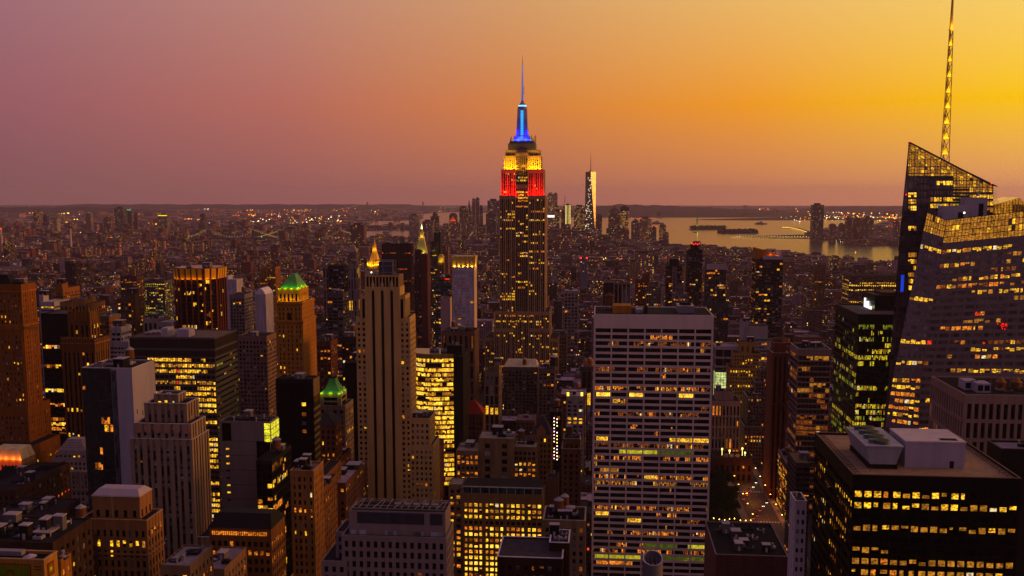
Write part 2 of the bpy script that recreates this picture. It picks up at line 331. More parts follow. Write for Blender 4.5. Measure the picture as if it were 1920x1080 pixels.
# limestone tower with three black window stripes
S5 = sty(bay=3.0, fl=3.55, pw=.52, sh=.48, dep=.35, sd=.9, rowp=.04, hi=.4, lo=.07, mix='YYO', pale=.3, top=3)
BLANK = sty(blank=True, dep=.35)
Y5 = 610
def sh5(u0, u1): a = rect(u0, u1, 537.8, Y5, 15); return a
r, R_ = tower("stone_tower", "tall tan stone tower with three full-height black window stripes and set back shoulders",
    [(684.5, 748.5, 515.5, 610.9, 13, sty(bay=2.1, fl=30, pw=.3, sh=.05, dep=.5, sd=.3, top=1, blank=False, lo=0, rowp=0)), (683.5, 749.5, 537.8, 609.5, 15, BLANK), (675, 759.5, 553, 610.6, 16, sty(bay=4.2, fl=40, pw=.4, sh=.02, dep=.4, lo=0, rowp=0)), (667, 768.5, 593.5, 611, 19, S5), (768.5, 806, 784, 612, 20, S5), (768.5, 812, 834, 611.6, 25, S5)], wall((184, 150, 106), .85, .25), S5, GB, TAR, 3, 2, "tan tower with black stripes", limit=100, tops=[4, 5], tank=False)
a = R_[1]; st_ = MB(); sp_ = MB()
for uc in (699.5, 716.7, 734.4):
    X = at(uc, 547, 609.5).x; z = at(uc, 547, 609.5).z; st_.box(X-.85, X+.85, 609.36, 609.47, 60, z); st_.prism([(X-.85, 609.36), (X+.85, 609.36), (X+.85, 609.47), (X-.85, 609.47)], z, z+1.3, 0, [(X-.05, 609.36), (X+.05, 609.36), (X+.05, 609.47), (X-.05, 609.47)])
    sp_.box(X-.9, X+.9, 609.2, 609.5, z+1.4, z+4.2); sp_.frus((X-1.1, X+1.1, 609.15, 609.6), z+4.2, (X-.1, X+.1, 609.3, 609.6), z+7.4)
st_.build("window_stripe", glass((4, 3, 4), .3, .3), r); sp_.build("stone_finial", wall((176, 150, 124)), r)
x0, x1, y0, y1, z1 = R_[0]; mb = MB()
for zz in (z1+1.5, z1+5.5, z1+9):
    for y in (y0+2, y0+9): mb.bar((x0+5, y, zz), (x1-4, y, zz), .35)
for xx in (x0+5, x0+11, x1-4):
    for y in (y0+2, y0+9): mb.bar((xx, y, z1-.6), (xx, y, z1+9.2), .35)
mb.build("roof_rigging", METAL, r); mb = MB(); mb.box(x0+8, x1-5, y0+3.5, y0+8, z1-.6, z1+8.2); mb.build("water_tank", wall((62, 62, 84), .5), r)
mb = MB(); mb.box(x0+.6, x0+3.4, y0+.4, y0+3, z1-.6, z1+2); mb.build("cooling_unit", PALE, r)
mb = MB(); mb.cyl(x0+3.9, y0+1, .3, z1+1.2, z1+1.8, 8); mb.build("roof_lamp", glow((255, 245, 220), 6), r)
# the great spired skyscraper
YE = 1290.0
SE = sty(bl=.5, bay=2.45, fl=3.75, pw=.34, sh=.42, dep=.55, pd=1.0, sd=.25, sp=1, big=3, bigw=2.1, rowp=.2, hi=.72, lo=.05, mix='YYYO', keep=.25, top=4)
SEL_ = dict(SE, rowp=.22, hi=.5, lo=.1, keep=.3); SER = dict(SE, rowp=.1, hi=.3, lo=.05)
SEC = dict(SE, sd=.2, bay=2.6, big=0, pw=.3)
r, R_ = tower("spired_skyscraper", "tallest skyscraper with yellow and red floodlit crown and blue lit mast", [
    (947.5, 1011.5, 281, 1301.5, 34, dict(SE, rowp=0, lo=.02)), (945, 966.5, 292, 1300, 36, dict(SE, lo=0, rowp=0, pw=.6, big=0)), (991, 1014, 292, 1300, 36, dict(SE, lo=0, rowp=0, pw=.6, big=0)),
    (939.3, 966.8, 317.5, 1293, 44, SER), (990.2, 1019, 317.5, 1293, 44, SER), (966.8, 990.2, 286, 1299.5, 38, SEC),
    (936.2, 966.5, 366.5, 1284, 56, SE), (990.6, 1022.3, 366.5, 1284, 56, SE), (966.5, 990.6, 346, 1286.5, 50, SEC),
    (928, 1030, 584, 1281, 60, SEL_), (926, 966, 616, 1278, 64, SEL_), (990.6, 1030.4, 616, 1278, 64, SEL_), (909, 1047, 634, 1287, 60, SEL_)],
    wall((156, 126, 98), .8, .2), SE, GB, TAR, 0, 3, "red and yellow crowned skyscraper", side=None)
x0, x1, y0, y1, z1 = R_[0]; cx, cyy = at(979.5, 270, 1316).x, 1316.0
def zv(v, Y=1316.0): return at(980, v, Y).z
mb = MB(); hw = lambda px: px/2*1316/F
for a, b_, c_, d_ in ((281.5, 270, 50, 50), (270, 265.5, 46, 44)): mb.frus((cx-hw(c_), cx+hw(c_), cyy-hw(c_)*.8, cyy+hw(c_)*.8), zv(a), (cx-hw(d_), cx+hw(d_), cyy-hw(d_)*.8, cyy+hw(d_)*.8), zv(b_))
mb.build("observation_deck", wall((70, 60, 74), .6), r)
mb = MB()
for v0, k in ((267.5, 41), (263.5, 33)): mb.box(cx-hw(k), cx+hw(k), cyy-hw(k)*.8, cyy+hw(k)*.8, zv(v0), zv(v0-1.1))
mb.build("light_band", glow((20, 150, 255), 1.3), r)
mb = MB(); mb.box(cx-hw(30), cx+hw(30), cyy-hw(26), cyy+hw(26), zv(266), zv(256)); mb.frus((cx-hw(21), cx+hw(21), cyy-hw(21), cyy+hw(21)), zv(258), (cx-hw(17), cx+hw(17), cyy-hw(17), cyy+hw(17)), zv(204))
for s in (-1, 1):
    for y in (-1, 1): mb.frus((cx+s*hw(17)-2, cx+s*hw(17)+2, cyy+y*hw(17)-2, cyy+y*hw(17)+2), zv(258), (cx+s*hw(14)-.8, cx+s*hw(14)+.8, cyy+y*hw(14)-.8, cyy+y*hw(14)+.8), zv(214))
mb.cyl(cx, cyy, hw(17), zv(204), zv(200), 16); mb.cyl(cx, cyy, hw(14), zv(197.5), zv(190.5), 16, 0, hw(4)); mast = mb.build("mooring_mast", wall((120, 116, 140), .4, .15), r)
mb = MB(); mb.cyl(cx, cyy, hw(14.5), zv(200), zv(197.5), 16); mb.build("light_ring", glow((90, 190, 255), 3.0), r)
mb = MB()
for k in range(13): z = zv(254-k*3.6); mb.box(cx-hw(4.6), cx+hw(4.6), cyy-hw(21)-.4, cyy-hw(17), z, z+1.9)
mb.build("mast_window", glow((10, 160, 255), 1.6), r, )
mb = MB()
for a, b_, k0, k1 in ((190.5, 170, 4.4, 3.6), (170, 140, 3.4, 2.4), (140, 116, 2.0, 1.3), (116, 103, .8, .3)): mb.cyl(cx, cyy, hw(k0), zv(a), zv(b_), 8, 0, hw(k1))
mb.box(cx+hw(5), cx+hw(6.2), cyy-.5, cyy+.5, zv(176), zv(163)); mb.bar((cx, cyy, zv(164)), (cx+hw(6), cyy, zv(164)), .5); mb.bar((cx, cyy, zv(175)), (cx+hw(6), cyy, zv(175)), .5)
mb.build("antenna", wall((90, 80, 110), .5), r)
mb = MB()
for k in range(19): v0 = 188-k*3.75; mb.cyl(cx, cyy, hw(4.8-k*.16), zv(v0), zv(v0-1.5), 8)
mb.build("antenna_light", glow((110, 150, 255), .8), r)
mb = MB()
for k in range(26): a = RNG.uniform(0, 6.28); rr = RNG.uniform(hw(34), hw(50)); z = zv(270-RNG.uniform(0, 6)); mb.bar((cx+rr*math.cos(a), cyy+rr*.8*math.sin(a), z-4), (cx+rr*math.cos(a), cyy+rr*.8*math.sin(a), z+RNG.uniform(3, 10)), .45)
mb.build("aerial", DARK, r)
for u in (941.5, 947, 953, 959, 965, 993, 999, 1005, 1011, 1017):
    p = at(u, 366.5, 1284); lamp((p.x, 1285.6, p.z+.8), (255, 12, 4), 10500, .6); lamp((p.x, 1285.4, p.z+1.5), (255, 10, 3), 26000, .6, 46, (p.x, 1293, p.z+27))
for y in (1297, 1308, 1322): lamp((at(1021.5, 366, 1284).x, y, at(1000, 366.5, 1284).z+.8), (255, 12, 4), 1500, .5)
for u in (943, 949, 955, 961, 965, 993, 997, 1003, 1009, 1014):
    p = at(u, 317.5, 1293); lamp((p.x, 1294.2, p.z+.8), (255, 205, 16), 8000, .5); lamp((p.x, 1294.0, p.z+1.0), (255, 205, 16), 15000, .5, 50, (p.x, 1300, p.z+13))
for s in (-1, 1):
    lamp((cx+s*hw(13), cyy-hw(30), zv(263)), (25, 40, 255), 15000, 1); lamp((cx+s*hw(24), cyy-hw(24), zv(250)), (20, 30, 255), 9000, 1)
lamp((cx, cyy-hw(32), zv(259)), (40, 60, 255), 9000, 1)
# bronze octagon with gilded crown
def octa(name, label, u0, u1, v, Y, cham, wl, gl, st, short, seed, mats):
    x0, x1, _, _, z1 = rect(u0, u1, v, Y, 1); d = x1-x0; y0, y1 = Y, Y+d
    xy = [(x0+cham, y0), (x1-cham, y0), (x1, y0+cham), (x1, y1-cham), (x1-cham, y1), (x0+cham, y1), (x0, y1-cham), (x0, y0+cham)]
    root = thing(name, label, "building", ((x0+x1)/2, (y0+y1)/2, 0)); core, clad, wins = MB(), MB(), []; rng = random.Random(seed); lo = zfloor(Y)
    core.prism(xy, 0, z1)
    for i in range(8):
        p, q = xy[i], xy[(i+1) % 8]; facade(clad, wins, [Vector((*p, lo)), Vector((*q, lo)), Vector((*q, z1)), Vector((*p, z1))], st, rng, 0)
    core.build("glazing", gl, root); clad.build("wall_cladding", wl, root); put_windows(root, wins, 60)
    FOOT.append((x0, x1, y0, y1)); OCC.append((u0, u1, v, 1080, Y)); LAND.append(((u0+u1)/2, v+20, short, Y)); return root, xy, z1
r, xy, z1 = octa("bronze_tower", "dark bronze glass tower with rust piers and gilded lit crown panels", 319.5, 398, 503, 900, 9, RUST, GB, sty(bay=5.6, fl=3.6, pw=.22, sh=.04, dep=1.0, sd=.15, top=11, rowp=.15, hi=.35, lo=.06, mix='YYD', sub=3), "gilded bronze tower", 5, None)
mb = MB()
for i in (7, 0, 1, 2):
    p, q = Vector((*xy[i], z1-10.5)), Vector((*xy[(i+1) % 8], z1-10.5)); n = (q-p).cross(Vector((0, 0, 1))).normalized(); nb = max(1, round((q-p).length/5.6))
    for k in range(nb):
        a, b_ = p.lerp(q, (k+.14)/nb), p.lerp(q, (k+.86)/nb); mb.slab([a+n*1.0, b_+n*1.0, b_+n*1.9+Vector((0, 0, 10)), a+n*1.9+Vector((0, 0, 10))], n, .15)
        if i != 2: lamp(((a+b_)/2+n*2.6+Vector((0, 0, -.6))), (255, 170, 30), 260 if i else 330, .3)
mb.build("gilded_panel", wall((200, 150, 60), .5), r); gear(r, xy[6][0]+6, xy[2][0]-6, 906, 930, z1, 8, random.Random(2), False)
# left-hand group
r, R_ = tower("brick_tower", "huge brown brick tower with arcaded top filling the edge of the picture", [(-12, 39, 533, 620, 17, None), (-45, 40.5, 610, 619.4, 20), (-60, 52, 762, 618, 27), (-70, 50, 840, 600, 40)], wall((120, 74, 36), .9, .3),
    sty(bay=2.7, fl=3.5, pw=.5, sh=.5, dep=.4, pd=1.0, sd=.6, big=3, bigw=1.7, rowp=.1, hi=.5, lo=.05, mix='YYO', pale=.5, top=6), GB, TAR, 5, 7, "brown brick tower", side=sty(bay=2.7, fl=3.5, pw=.58, sh=.5, dep=.4, sd=.6, big=3, bigw=1.6, rowp=.08, hi=.4, lo=.07, mix='YO', pale=.5, top=6), tops=[2])
x0, x1, y0, y1, z1 = R_[0]; mb = MB(); mb.frus((x0-4, x0+11, y0+2, y1-2), z1, (x0-1, x0+6, y0+6, y1-6), z1+6); mb.build("hipped_roof", BLK, r)
mb = MB(); mb.box(x0-.6, x1+.6, y0-.6, y1+.6, z1-5.2, z1-4.4); mb.box(x0-.5, x1+.5, y0-.5, y1+.5, z1-28, z1-27.2)
for k in range(22): mb.box(x1+.36, x1+.85, y0+k*.8, y0+k*.8+.4, z1-30, z1-28); mb.box(x0+k*1.4, x0+k*1.4+.6, y0-.85, y0-.36, z1-30, z1-28)
mb.build("cornice", wall((140, 92, 50)), r)
tower("glass_block", "black glass office block with glowing floor strips between two brown towers", [(76, 126, 588, 700, 30)], BLK, sty(bay=2.2, fl=3.7, pw=.08, sh=.3, dep=.25, rowp=.42, hi=.9, lo=.01, mix='OODZ', keep=.8, top=16), GB, BLK, 0, 8, "black glass block")
r, R_ = tower("gothic_tower", "dark gothic tower with a crown of stone pinnacles and golden flank", [(126, 168, 585, 655, 13), (114, 177, 636, 650, 21)], wall((98, 66, 36), .9, .3), sty(bay=3.4, fl=3.6, pw=.42, sh=.3, dep=.6, pd=1.0, sd=.3, sp=1, rowp=.1, hi=.5, lo=.06, mix='YYO', top=9, big=2, bigw=1.5), GB, DARK, 0, 9, "pinnacled gothic tower")
x0, x1, y0, y1, z1 = R_[0]; mb = MB()
for k in range(7):
    for y in (y0+.6, y1-.6):
        X = x0+.8+k*(x1-x0-1.6)/6; mb.box(X-.55, X+.55, y-.55, y+.55, z1-6, z1+1.2); mb.cyl(X, y, .62, z1+1.2, z1+5.0, 6, 0, .08)
for k in range(1, 4): X = x1-.6; y = y0+.6+k*(y1-y0-1.2)/4; mb.box(X-.5, X+.5, y-.5, y+.5, z1-6, z1+1.2); mb.cyl(X, y, .6, z1+1.2, z1+4.6, 6, 0, .08)
mb.build("pinnacle", wall((120, 84, 46)), r); mb = MB(); mb.frus((x0+2, x1-2, y0+2, y1-2), z1, (x0+5, x1-5, y0+4, y1-4), z1+3.5); mb.build("hipped_roof", DARK, r)
x0, x1, y0, y1, z1 = R_[1]; mb = MB(); mb.box(x0-.4, x1+.4, y0-.4, y1+.4, z1-3.4, z1-2.6)
for k in range(12): X = x0+k*(x1-x0)/12; mb.box(X, X+.9, y0-.3, y0+.3, z1, z1+1.4)
mb.build("cornice", wall((128, 88, 48)), r)
# pale blank-walled block with a glass front
r, R_ = tower("pale_block", "white blank-walled block with a dark glass front and open roof well", [(154, 247, 690.5, 480, 26, BLANK)], LAV, BLANK, GB, DARK, 3, 10, "white block with glass front", side=BLANK, cope=WHITE)
x0, x1, y0, y1, z1 = R_[0]; Xg = at(208, 700, 480).x; Xn = at(218, 700, 480).x; g, c_, ws = MB(), MB(), []
Q = [Vector((x0-.05, y0-.1, 40)), Vector((Xg, y0-.1, 40)), Vector((Xg, y0-.1, z1)), Vector((x0-.05, y0-.1, z1))]; g.slab(Q, Vector((0, -1, 0)), .3)
facade(c_, ws, [q+Vector((0, -.3, 0)) for q in Q], sty(bay=1.6, fl=4.0, pw=.08, sh=.1, dep=.1, sd=.9, top=1, rowp=.16, hi=.4, lo=.03, mix='YOD', keep=.3), random.Random(3)); g.build("glass_front", glass((22, 26, 30), .08, .8), r); c_.build("mullion", wall((40, 44, 48), .4), r); put_windows(r, ws, 30)
mb = MB(); mb.box(Xg+.3, Xn, y0-.2, y0, 40, z1-1); mb.build("corner_glass", glass((52, 52, 62), .1, .8), r)
mb = MB()
for k, (a, z) in enumerate([(.15, 22), (.38, 24), (.62, 26), (.2, 34), (.55, 35), (.85, 36), (.3, 47), (.8, 48), (.25, 58), (.6, 60), (.3, 75), (.7, 78)]): y = y0+a*26; mb.box(x1-.1, x1+.04, y-.35, y+.35, z1-z-2.4, z1-z)
mb.build("slit_window", GB, r)
mb = MB(); mb.bar((x0+5, y0+8, z1+.4), (x1-6, y0+17, z1+.4), 1.0); mb.cyl(x1-8, y0+15, 1.4, z1-.5, z1+1.5, 10); mb.build("window_cleaning_rig", PALE, r)
# lit office with long rows
r, R_ = tower("office_block", "big dark office block with long rows of yellow lit windows and white bands", [(243, 402, 632, 560, 36)], wall((84, 74, 70), .6, .2), sty(bay=2.9, fl=3.42, pw=.1, sh=.4, dep=.3, pd=1.0, sd=.9, bl=.5, rowp=.75, hi=.88, lo=.25, mix='YYYYYYYYZZAR', keep=.86, top=12, sub=2), GL, wall((104, 84, 74)), 0, 12, "office block with yellow rows", side=sty(bay=36, fl=3.42, pw=.0, sh=.62, dep=.35, sd=1.0, rowp=.1, hi=.5, lo=.12, mix='DDG', keep=.4, sub=18, top=12))
x0, x1, y0, y1, z1 = R_[0]; mb = MB(); mb.box(x0-.1, x1+.1, y0-.35, y0-.05, z1-6.5, z1-1.0); mb.box(x0-.1, x1+.1, y0-.35, y0-.05, z1-11.5, z1-8.0); mb.box(x1+.05, x1+.3, y0, y1, z1-6.5, z1-1); mb.box(x1+.05, x1+.3, y0, y1, z1-11.5, z1-8); mb.build("plant_louvre", wall((44, 34, 34), .7), r)
for a, b_, h in ((.33, .41, 4.5), (.52, .66, 4)): mb = MB(); mb.box(x0+a*(x1-x0), x0+b_*(x1-x0), y0+5, y0+14, z1-.6, z1+h); mb.build("bulkhead", LAV, r)
mb = MB()
for k in range(7): mb.box(x0+4+k*2.3, x0+5.6+k*2.3, y0+10+k*1.5, y0+24+k, z1-.5, z1+.9)
mb.build("cooling_unit", METAL, r)
# art deco tower
SD = sty(bay=3.2, fl=3.55, pw=.42, sh=.34, dep=.7, pd=1.0, sd=.2, sp=1, big=2, bigw=1.6, rowp=.07, hi=.3, lo=.03, mix='YYOR', pale=.6, top=2.5)
r, R_ = tower("deco_tower", "grey art deco tower with octagonal ornaments and tiered top above pale windows", [(288, 334, 740, 441, 9), (270, 350, 757, 436, 14), (250, 358, 795, 430, 17), (243, 360, 824, 429, 20), (238, 363, 1060, 428, 23), (363, 408, 1008, 430, 22), (408, 441, 1050, 431, 20)], wall((132, 112, 98), .85, .25), SD, GB, TAR, 2, 14, "grey art deco tower", tank=False, tops=[5], cope=wall((150, 136, 140)))
x0, x1, y0, y1, z1 = R_[2]; mb = MB()
for k in range(6): X = x0+2.2+k*(x1-x0-4.4)/5; mb.hexa([(X-1.6, y0-.3, z1-3.4), (X+1.6, y0-.3, z1-3.4), (X+1.6, y0, z1-3.4), (X-1.6, y0, z1-3.4), (X-1.6, y0-.3, z1-.6), (X+1.6, y0-.3, z1-.6), (X+1.6, y0, z1-.6), (X-1.6, y0, z1-.6)]); mb.hexa([(X-.8, y0-.3, z1-4.3), (X+.8, y0-.3, z1-4.3), (X+.8, y0, z1-4.3), (X-.8, y0, z1-4.3), (X-1.6, y0-.3, z1-3.4), (X+1.6, y0-.3, z1-3.4), (X+1.6, y0, z1-3.4), (X-1.6, y0, z1-3.4)]); mb.hexa([(X-1.6, y0-.3, z1-.6), (X+1.6, y0-.3, z1-.6), (X+1.6, y0, z1-.6), (X-1.6, y0, z1-.6), (X-.8, y0-.3, z1+.3), (X+.8, y0-.3, z1+.3), (X+.8, y0, z1+.3), (X-.8, y0, z1+.3)])
mb.build("octagon_ornament", wall((150, 116, 106)), r)
# corner tower, tan top on brick
r, R_ = tower("corner_tower", "tan stone topped brick corner tower with a hipped lead roof near the bottom edge", [(172, 261, 931, 333, 10, sty(bay=3.6, fl=4.6, pw=.6, sh=.45, dep=.35, lo=.05, rowp=0, mix='Y', top=4)), (151, 275, 975, 330, 13)], wall((132, 94, 66), .9, .28), sty(bay=2.4, fl=3.7, pw=.5, sh=.36, dep=.4, sd=.6, rowp=.2, hi=.6, lo=.08, mix='YOO', pale=.12, top=3.2), GB, TAR, 2, 15, "tan and brick corner tower", tank=False, cope=wall((150, 120, 92)))
x0, x1, y0, y1, z1 = R_[0]; mb = MB(); mb.frus((x0-.3, x1+.3, y0-.3, y1+.3), z1, (x0+1.6, x1-1.6, y0+2.4, y1-2.4), z1+2.2); mb.build("lead_roof", wall((150, 134, 146), .6, .2), r)
mb = MB(); mb.bar((x0+8, y0-.8, z1-12), (x0+8, y0-.8, z1+1), .12); mb.build("flagpole", PALE, r); x0, x1, y0, y1, z1 = R_[1]
mb = MB(); mb.box(x0-.4, x1+.4, y0-.4, y0+.2, z1-13, z1-12.3); mb.box(x1-.2, x1+.4, y0+.2, y1, z1-13, z1-12.3); mb.build("cornice", wall((140, 104, 76)), r)
# block with the coloured tile panel
r, R_ = tower("tiled_block", "ornate tan block with green and red glazed tile panel below its roof", [(-40, 82, 1049, 240, 6.5, BLANK)], wall((148, 108, 62)), BLANK, GB, DARK, 0, 16, "tile panelled block", side=BLANK, cope=wall((160, 130, 100)))
x0, x1, y0, y1, z1 = R_[0]; f_ = MB(); p_ = MB(); o_ = MB(); xa, xb = at(-40, 1060, 240).x, at(58, 1060, 240).x
f_.box(xa, xb, y0-.08, y0, z1-5.6, z1-1.05); p_.box(xa, xb-.32, y0-.14, y0-.08, z1-4.9, z1-1.5); cxp = at(20, 1070, 240).x
for k in range(9): a = math.pi*k/8; o_.bar((cxp+1.0*math.cos(a), y0-.2, z1-3.9+1.1*math.sin(a)), (cxp+1.0*math.cos(a+.39), y0-.2, z1-3.9+1.1*math.sin(a+.39)), .3, 0) if k < 8 else None
f_.box(x1, x1+.06, y0+1.3, y0+4.6, z1-5.2, z1-1.5); p_.box(x1+.06, x1+.1, y0+1.8, y0+4.1, z1-4.7, z1-2.0); o_.box(x1+.1, x1+.14, y0+2.4, y0+3.5, z1-3.8, z1-2.9, 1)
for k in range(12): o_.box(xb-.3-k*.9, xb-.15-k*.9, y0-.12, y0-.08, z1-1.35, z1-1.2, 1)
for k in range(2): f_.box(xb+.9, xb+2.9, y0-.06, y0, z1-1.9-k*.75, z1-1.6-k*.75)
f_.build("tile_border", wall((110, 26, 22), .4), r); p_.build("tile_panel", wall((96, 104, 34), .35, .7), r); o_.build("tile_ornament", [wall((120, 34, 26), .4), wall((220, 160, 60), .4)], r)
mb = MB(); mb.cyl(at(55, 1040, 243).x, 243.2, 1.6, z1-1, z1-.2, 20); mb.cyl(at(55, 1040, 243).x, 243.2, 1.75, z1-.2, z1+.5, 20, 1, .1); mb.build("water_tank", [WOOD, wall((160, 146, 166), .6)], r)
mb = MB(); mb.box(x0, at(38, 1040, 243).x, 243.5, 245.5, z1-.4, z1+.9); mb.build("duct", METAL, r)
tower("loft_building", "dark flat-roofed loft building with roof cooling plant behind the tile panelled block", [(-60, 98, 1015, 285, 24)], wall((58, 42, 36)), MAS, GB, TAR, 18, 17, "loft with roof cooling plant", tank=False)
mb = MB(); r = bpy.data.objects["loft_building"]; p = at(78, 1012, 292); mb.box(p.x-3, p.x+3, 292, 304, p.z-1.5, p.z+2.2); mb.box(p.x-3.2, p.x+3.2, 291.8, 304.2, p.z+2.2, p.z+2.5, 1)
for sx in (-3.2, 3.2):
    for y in (291.8, 298, 304.2): mb.bar((p.x+sx, y, p.z-2), (p.x+sx, y, p.z+3), .3, 1)
mb.build("cooling_tower", [wall((30, 24, 26)), wall((150, 136, 140), .5)], r); mb = MB()
for k in range(9): mb.bar((p.x-16+k*1.2, 289+k*1.6, p.z-1.7), (p.x-4+k*.5, 290+k*1.6, p.z-1.2), .22)
mb.build("pipe_run", METAL, r)
tower("loft_building", "slim brown loft flank with orange lit windows next to the tile panelled block", [(99, 113, 1050, 262, 6)], wall((140, 92, 52)), dict(MAS, rowp=.35, mix='OO', bay=2.4), GB, DARK, 2, 18, "slim brown loft flank", tank=False)
tower("loft_building", "low dark loft with dusky lead roof between the tile panelled block and the corner tower", [(98, 150, 1022, 318, 18)], wall((58, 42, 38)), dict(MAS, rowp=.3, mix='O'), GB, wall((70, 64, 70)), 10, 95, "low dark loft with dusky roof", tank=False)
tower("loft_building", "low dark building with a slate blue flat roof behind the brown loft", [(104, 152, 1012, 352, 20)], wall((70, 50, 44)), MAS, GB, wall((70, 66, 84)), 6, 19, "blue roofed loft", tank=False)
tower("loft_building", "pale roofed low building between the classical block and the tan corner tower", [(118, 160, 985, 392, 14)], wall((60, 44, 40)), MAS, GB, PALE, 2, 20, "pale roofed loft")
# classical block with stepped attic
r, R_ = tower("classical_block", "pale classical block with a stepped pyramid attic and tall pilasters", [(108, 161, 845, 606, 14), (98, 162, 858, 603, 18), (92, 166, 882, 600, 22)], wall((150, 132, 128), .85, .2), sty(bay=3, fl=3.8, pw=.5, sh=.45, dep=.4, sd=.7, rowp=.25, hi=.4, lo=.08, mix='YY', pale=.1), GB, TAR, 0, 21, "stepped attic block")
x0, x1, y0, y1, z1 = R_[0]; mb = MB()
for k in range(5): i = .6+k*1.0; mb.box(x0+i, x1-i, y0+i*.8, y1-i*.8, z1-.6+k*1.5, z1-.6+(k+1)*1.5)
mb.build("stepped_attic", wall((160, 144, 144), .8, .2), r); x0, x1, y0, y1, z1 = R_[2]; mb = MB(); mb.box(x0-.7, x1+.7, y0-.7, y1+.7, z1-1, z1-.3)
for k in range(13): X = x0+.8+k*(x1-x0-1.6)/12; mb.cyl(X, y0-.5, .45, z1-12, z1-1, 8)
mb.box(x0-.6, x1+.6, y0-.8, y1+.6, z1-13, z1-12); mb.build("pilaster", wall((150, 130, 118)), r)
# floodlit mansard at the left edge
r, R_ = tower("mansard_building", "small mansard roofed building floodlit orange beside the huge brick tower", [(-20, 40, 862, 560, 15)], wall((150, 110, 84)), sty(bay=2.2, fl=4, pw=.45, sh=.4, dep=.3, lo=.1, rowp=0, mix='O'), GB, TAR, 0, 22, "orange floodlit mansard")
x0, x1, y0, y1, z1 = R_[0]; mb = MB(); mb.frus((x0, x1, y0, y1), z1, (x0+1.6, x1-1.6, y0+1.6, y1-1.6), z1+6.4); mb.build("mansard_roof", wall((200, 176, 140)), r)
for k in range(5): lamp((x0+1+k*(x1-x0)/4.6, y0-1.6, z1-6), (255, 66, 10), 430, .4); lamp((x0+2+k*(x1-x0)/4.6, y0-1.2, z1+.6), (255, 130, 14), 520, .4)
tower("gabled_building", "low dark building with a steep black roof below the floodlit mansard", [(-30, 42, 922, 505, 18)], wall((58, 40, 36)), MAS, GB, DARK, 0, 23, "black roofed building"); x0, x1, y0, y1, z1 = rect(-30, 42, 922, 505, 18)
mb = MB(); mb.frus((x0-.5, x1+.5, y0-.5, y1+.5), z1, (x0+7, x1-5, y0+8.5, y1-8.5), z1+12); mb.build("steep_roof", BLK, bpy.data.objects["gabled_building"])
tower("warehouse", "long dark brick warehouse with red lit windows and a pale flank", [(-40, 28, 918, 462, 52)], wall((64, 40, 30)), dict(MAS, rowp=.2, mix='R'), GB, TAR, 14, 24, "long dark warehouse", tank=False)
tower("warehouse", "black flat-roofed warehouse with a small white ziggurat skylight", [(-60, 62, 985, 400, 40)], wall((46, 34, 32)), MAS, GB, TAR, 16, 25, "black roofed warehouse", tank=False)
# grey panelled slab with the lit corner, and its glass wing
r, R_ = tower("panelled_slab", "grey blank panelled slab with bright lit glass corner at its top", [(411, 506, 790, 470, 13, BLANK)], wall((112, 98, 100), .7, .16), BLANK, GB, TAR, 10, 26, "grey slab with lit corner", side=sty(bay=2.3, fl=3.8, pw=.1, sh=.14, dep=.3, rowp=.3, hi=.5, lo=.1, mix='YDD', top=.6), tank=False)
x0, x1, y0, y1, z1 = R_[0]; Xb = at(481, 830, 470).x; Xl = at(495.5, 800, 470).x; mb = MB(); mb.box(Xb, x1-.2, y0-.1, y0+.3, 30, z1-10); mb.box(at(416, 800, 470).x, at(433, 800, 470).x, y0-.06, y0+.2, z1-10, z1-1); mb.build("dark_glass_strip", GB, r)
mb = MB()
for k in range(3): mb.box(Xl, x1+.04, y0-.14, y0-.1, z1-10.2+k*3.25, z1-7.3+k*3.25); mb.box(x1+.35, x1+.4, y0+.3, y1-.5, z1-10.2+k*3.25, z1-7.3+k*3.25)
mb.build("lit_corner_window", lit((225, 214, 50), 1.1, .6), r)
for k in range(1, 9):
    mb = MB(); z = z1-11-k*3.75; mb.box(at(424, 850, 470).x, at(430, 850, 470).x, y0-.08, y0, z, z+.8); mb.build("slit_window", LIT['Y'] if k in (1, 2, 3, 6, 7) else GB, r)
mb = MB()
for k in range(9): mb.box(x0, Xb, y0-.03, y0+.01, z1-10.2-k*7.5, z1-10.05-k*7.5)
mb.build("panel_joint", DARK, r)
tower("glass_wing", "low black glass wing with glowing floors beside the grey panelled slab", [(480, 510, 863, 452, 30)], wall((30, 30, 30), .4), sty(bay=2.2, fl=4, pw=.08, sh=.16, dep=.2, rowp=.35, hi=.6, lo=.08, mix='OYD', top=2), GB, DARK, 4, 27, "black glass wing")
# black tower with striped flank
r, R_ = tower("striped_tower", "flat black tower with pale stripes down its narrow flank", [(517, 587, 710.5, 590, 13, sty(bay=9, fl=3.9, pw=.02, sh=.06, dep=.2, lo=.0, rowp=0))], BLK, BLANK, GB, DARK, 8, 28, "black tower with striped flank", side=sty(bay=20, fl=4.3, pw=.0, sh=.85, dep=.4, sd=1, lo=0, rowp=0, top=14), tank=False)
x0, x1, y0, y1, z1 = R_[0]; mb = MB()
for k in range(26): z = z1-20-k*4.3; mb.box(x1, x1+.5, y0-.2, y1+.2, z, z+1.7)
mb.box(x1-.1, x1+.3, y0, y1, z1-11, z1); mb.build("flank_stripe", wall((160, 128, 92)), r); mb = MB(); mb.box(x1+.05, x1+.2, y0+.5, y1-.5, z1-15.2, z1-11.2); mb.build("flank_window", LIT['D'], r)
X = at(570, 760, 590).x
for k, c in ((3, 'Z'), (4.6, 'D'), (6, 'p'), (7.3, 'D'), (13.5, 'p'), (15, 'Y'), (11, 'q')):
    mb = MB(); z = z1-5-k*4.0; mb.box(X-1.3, X+1.3, y0-.3, y0-.22, z, z+2.2); mb.build("window", LIT[c], r)
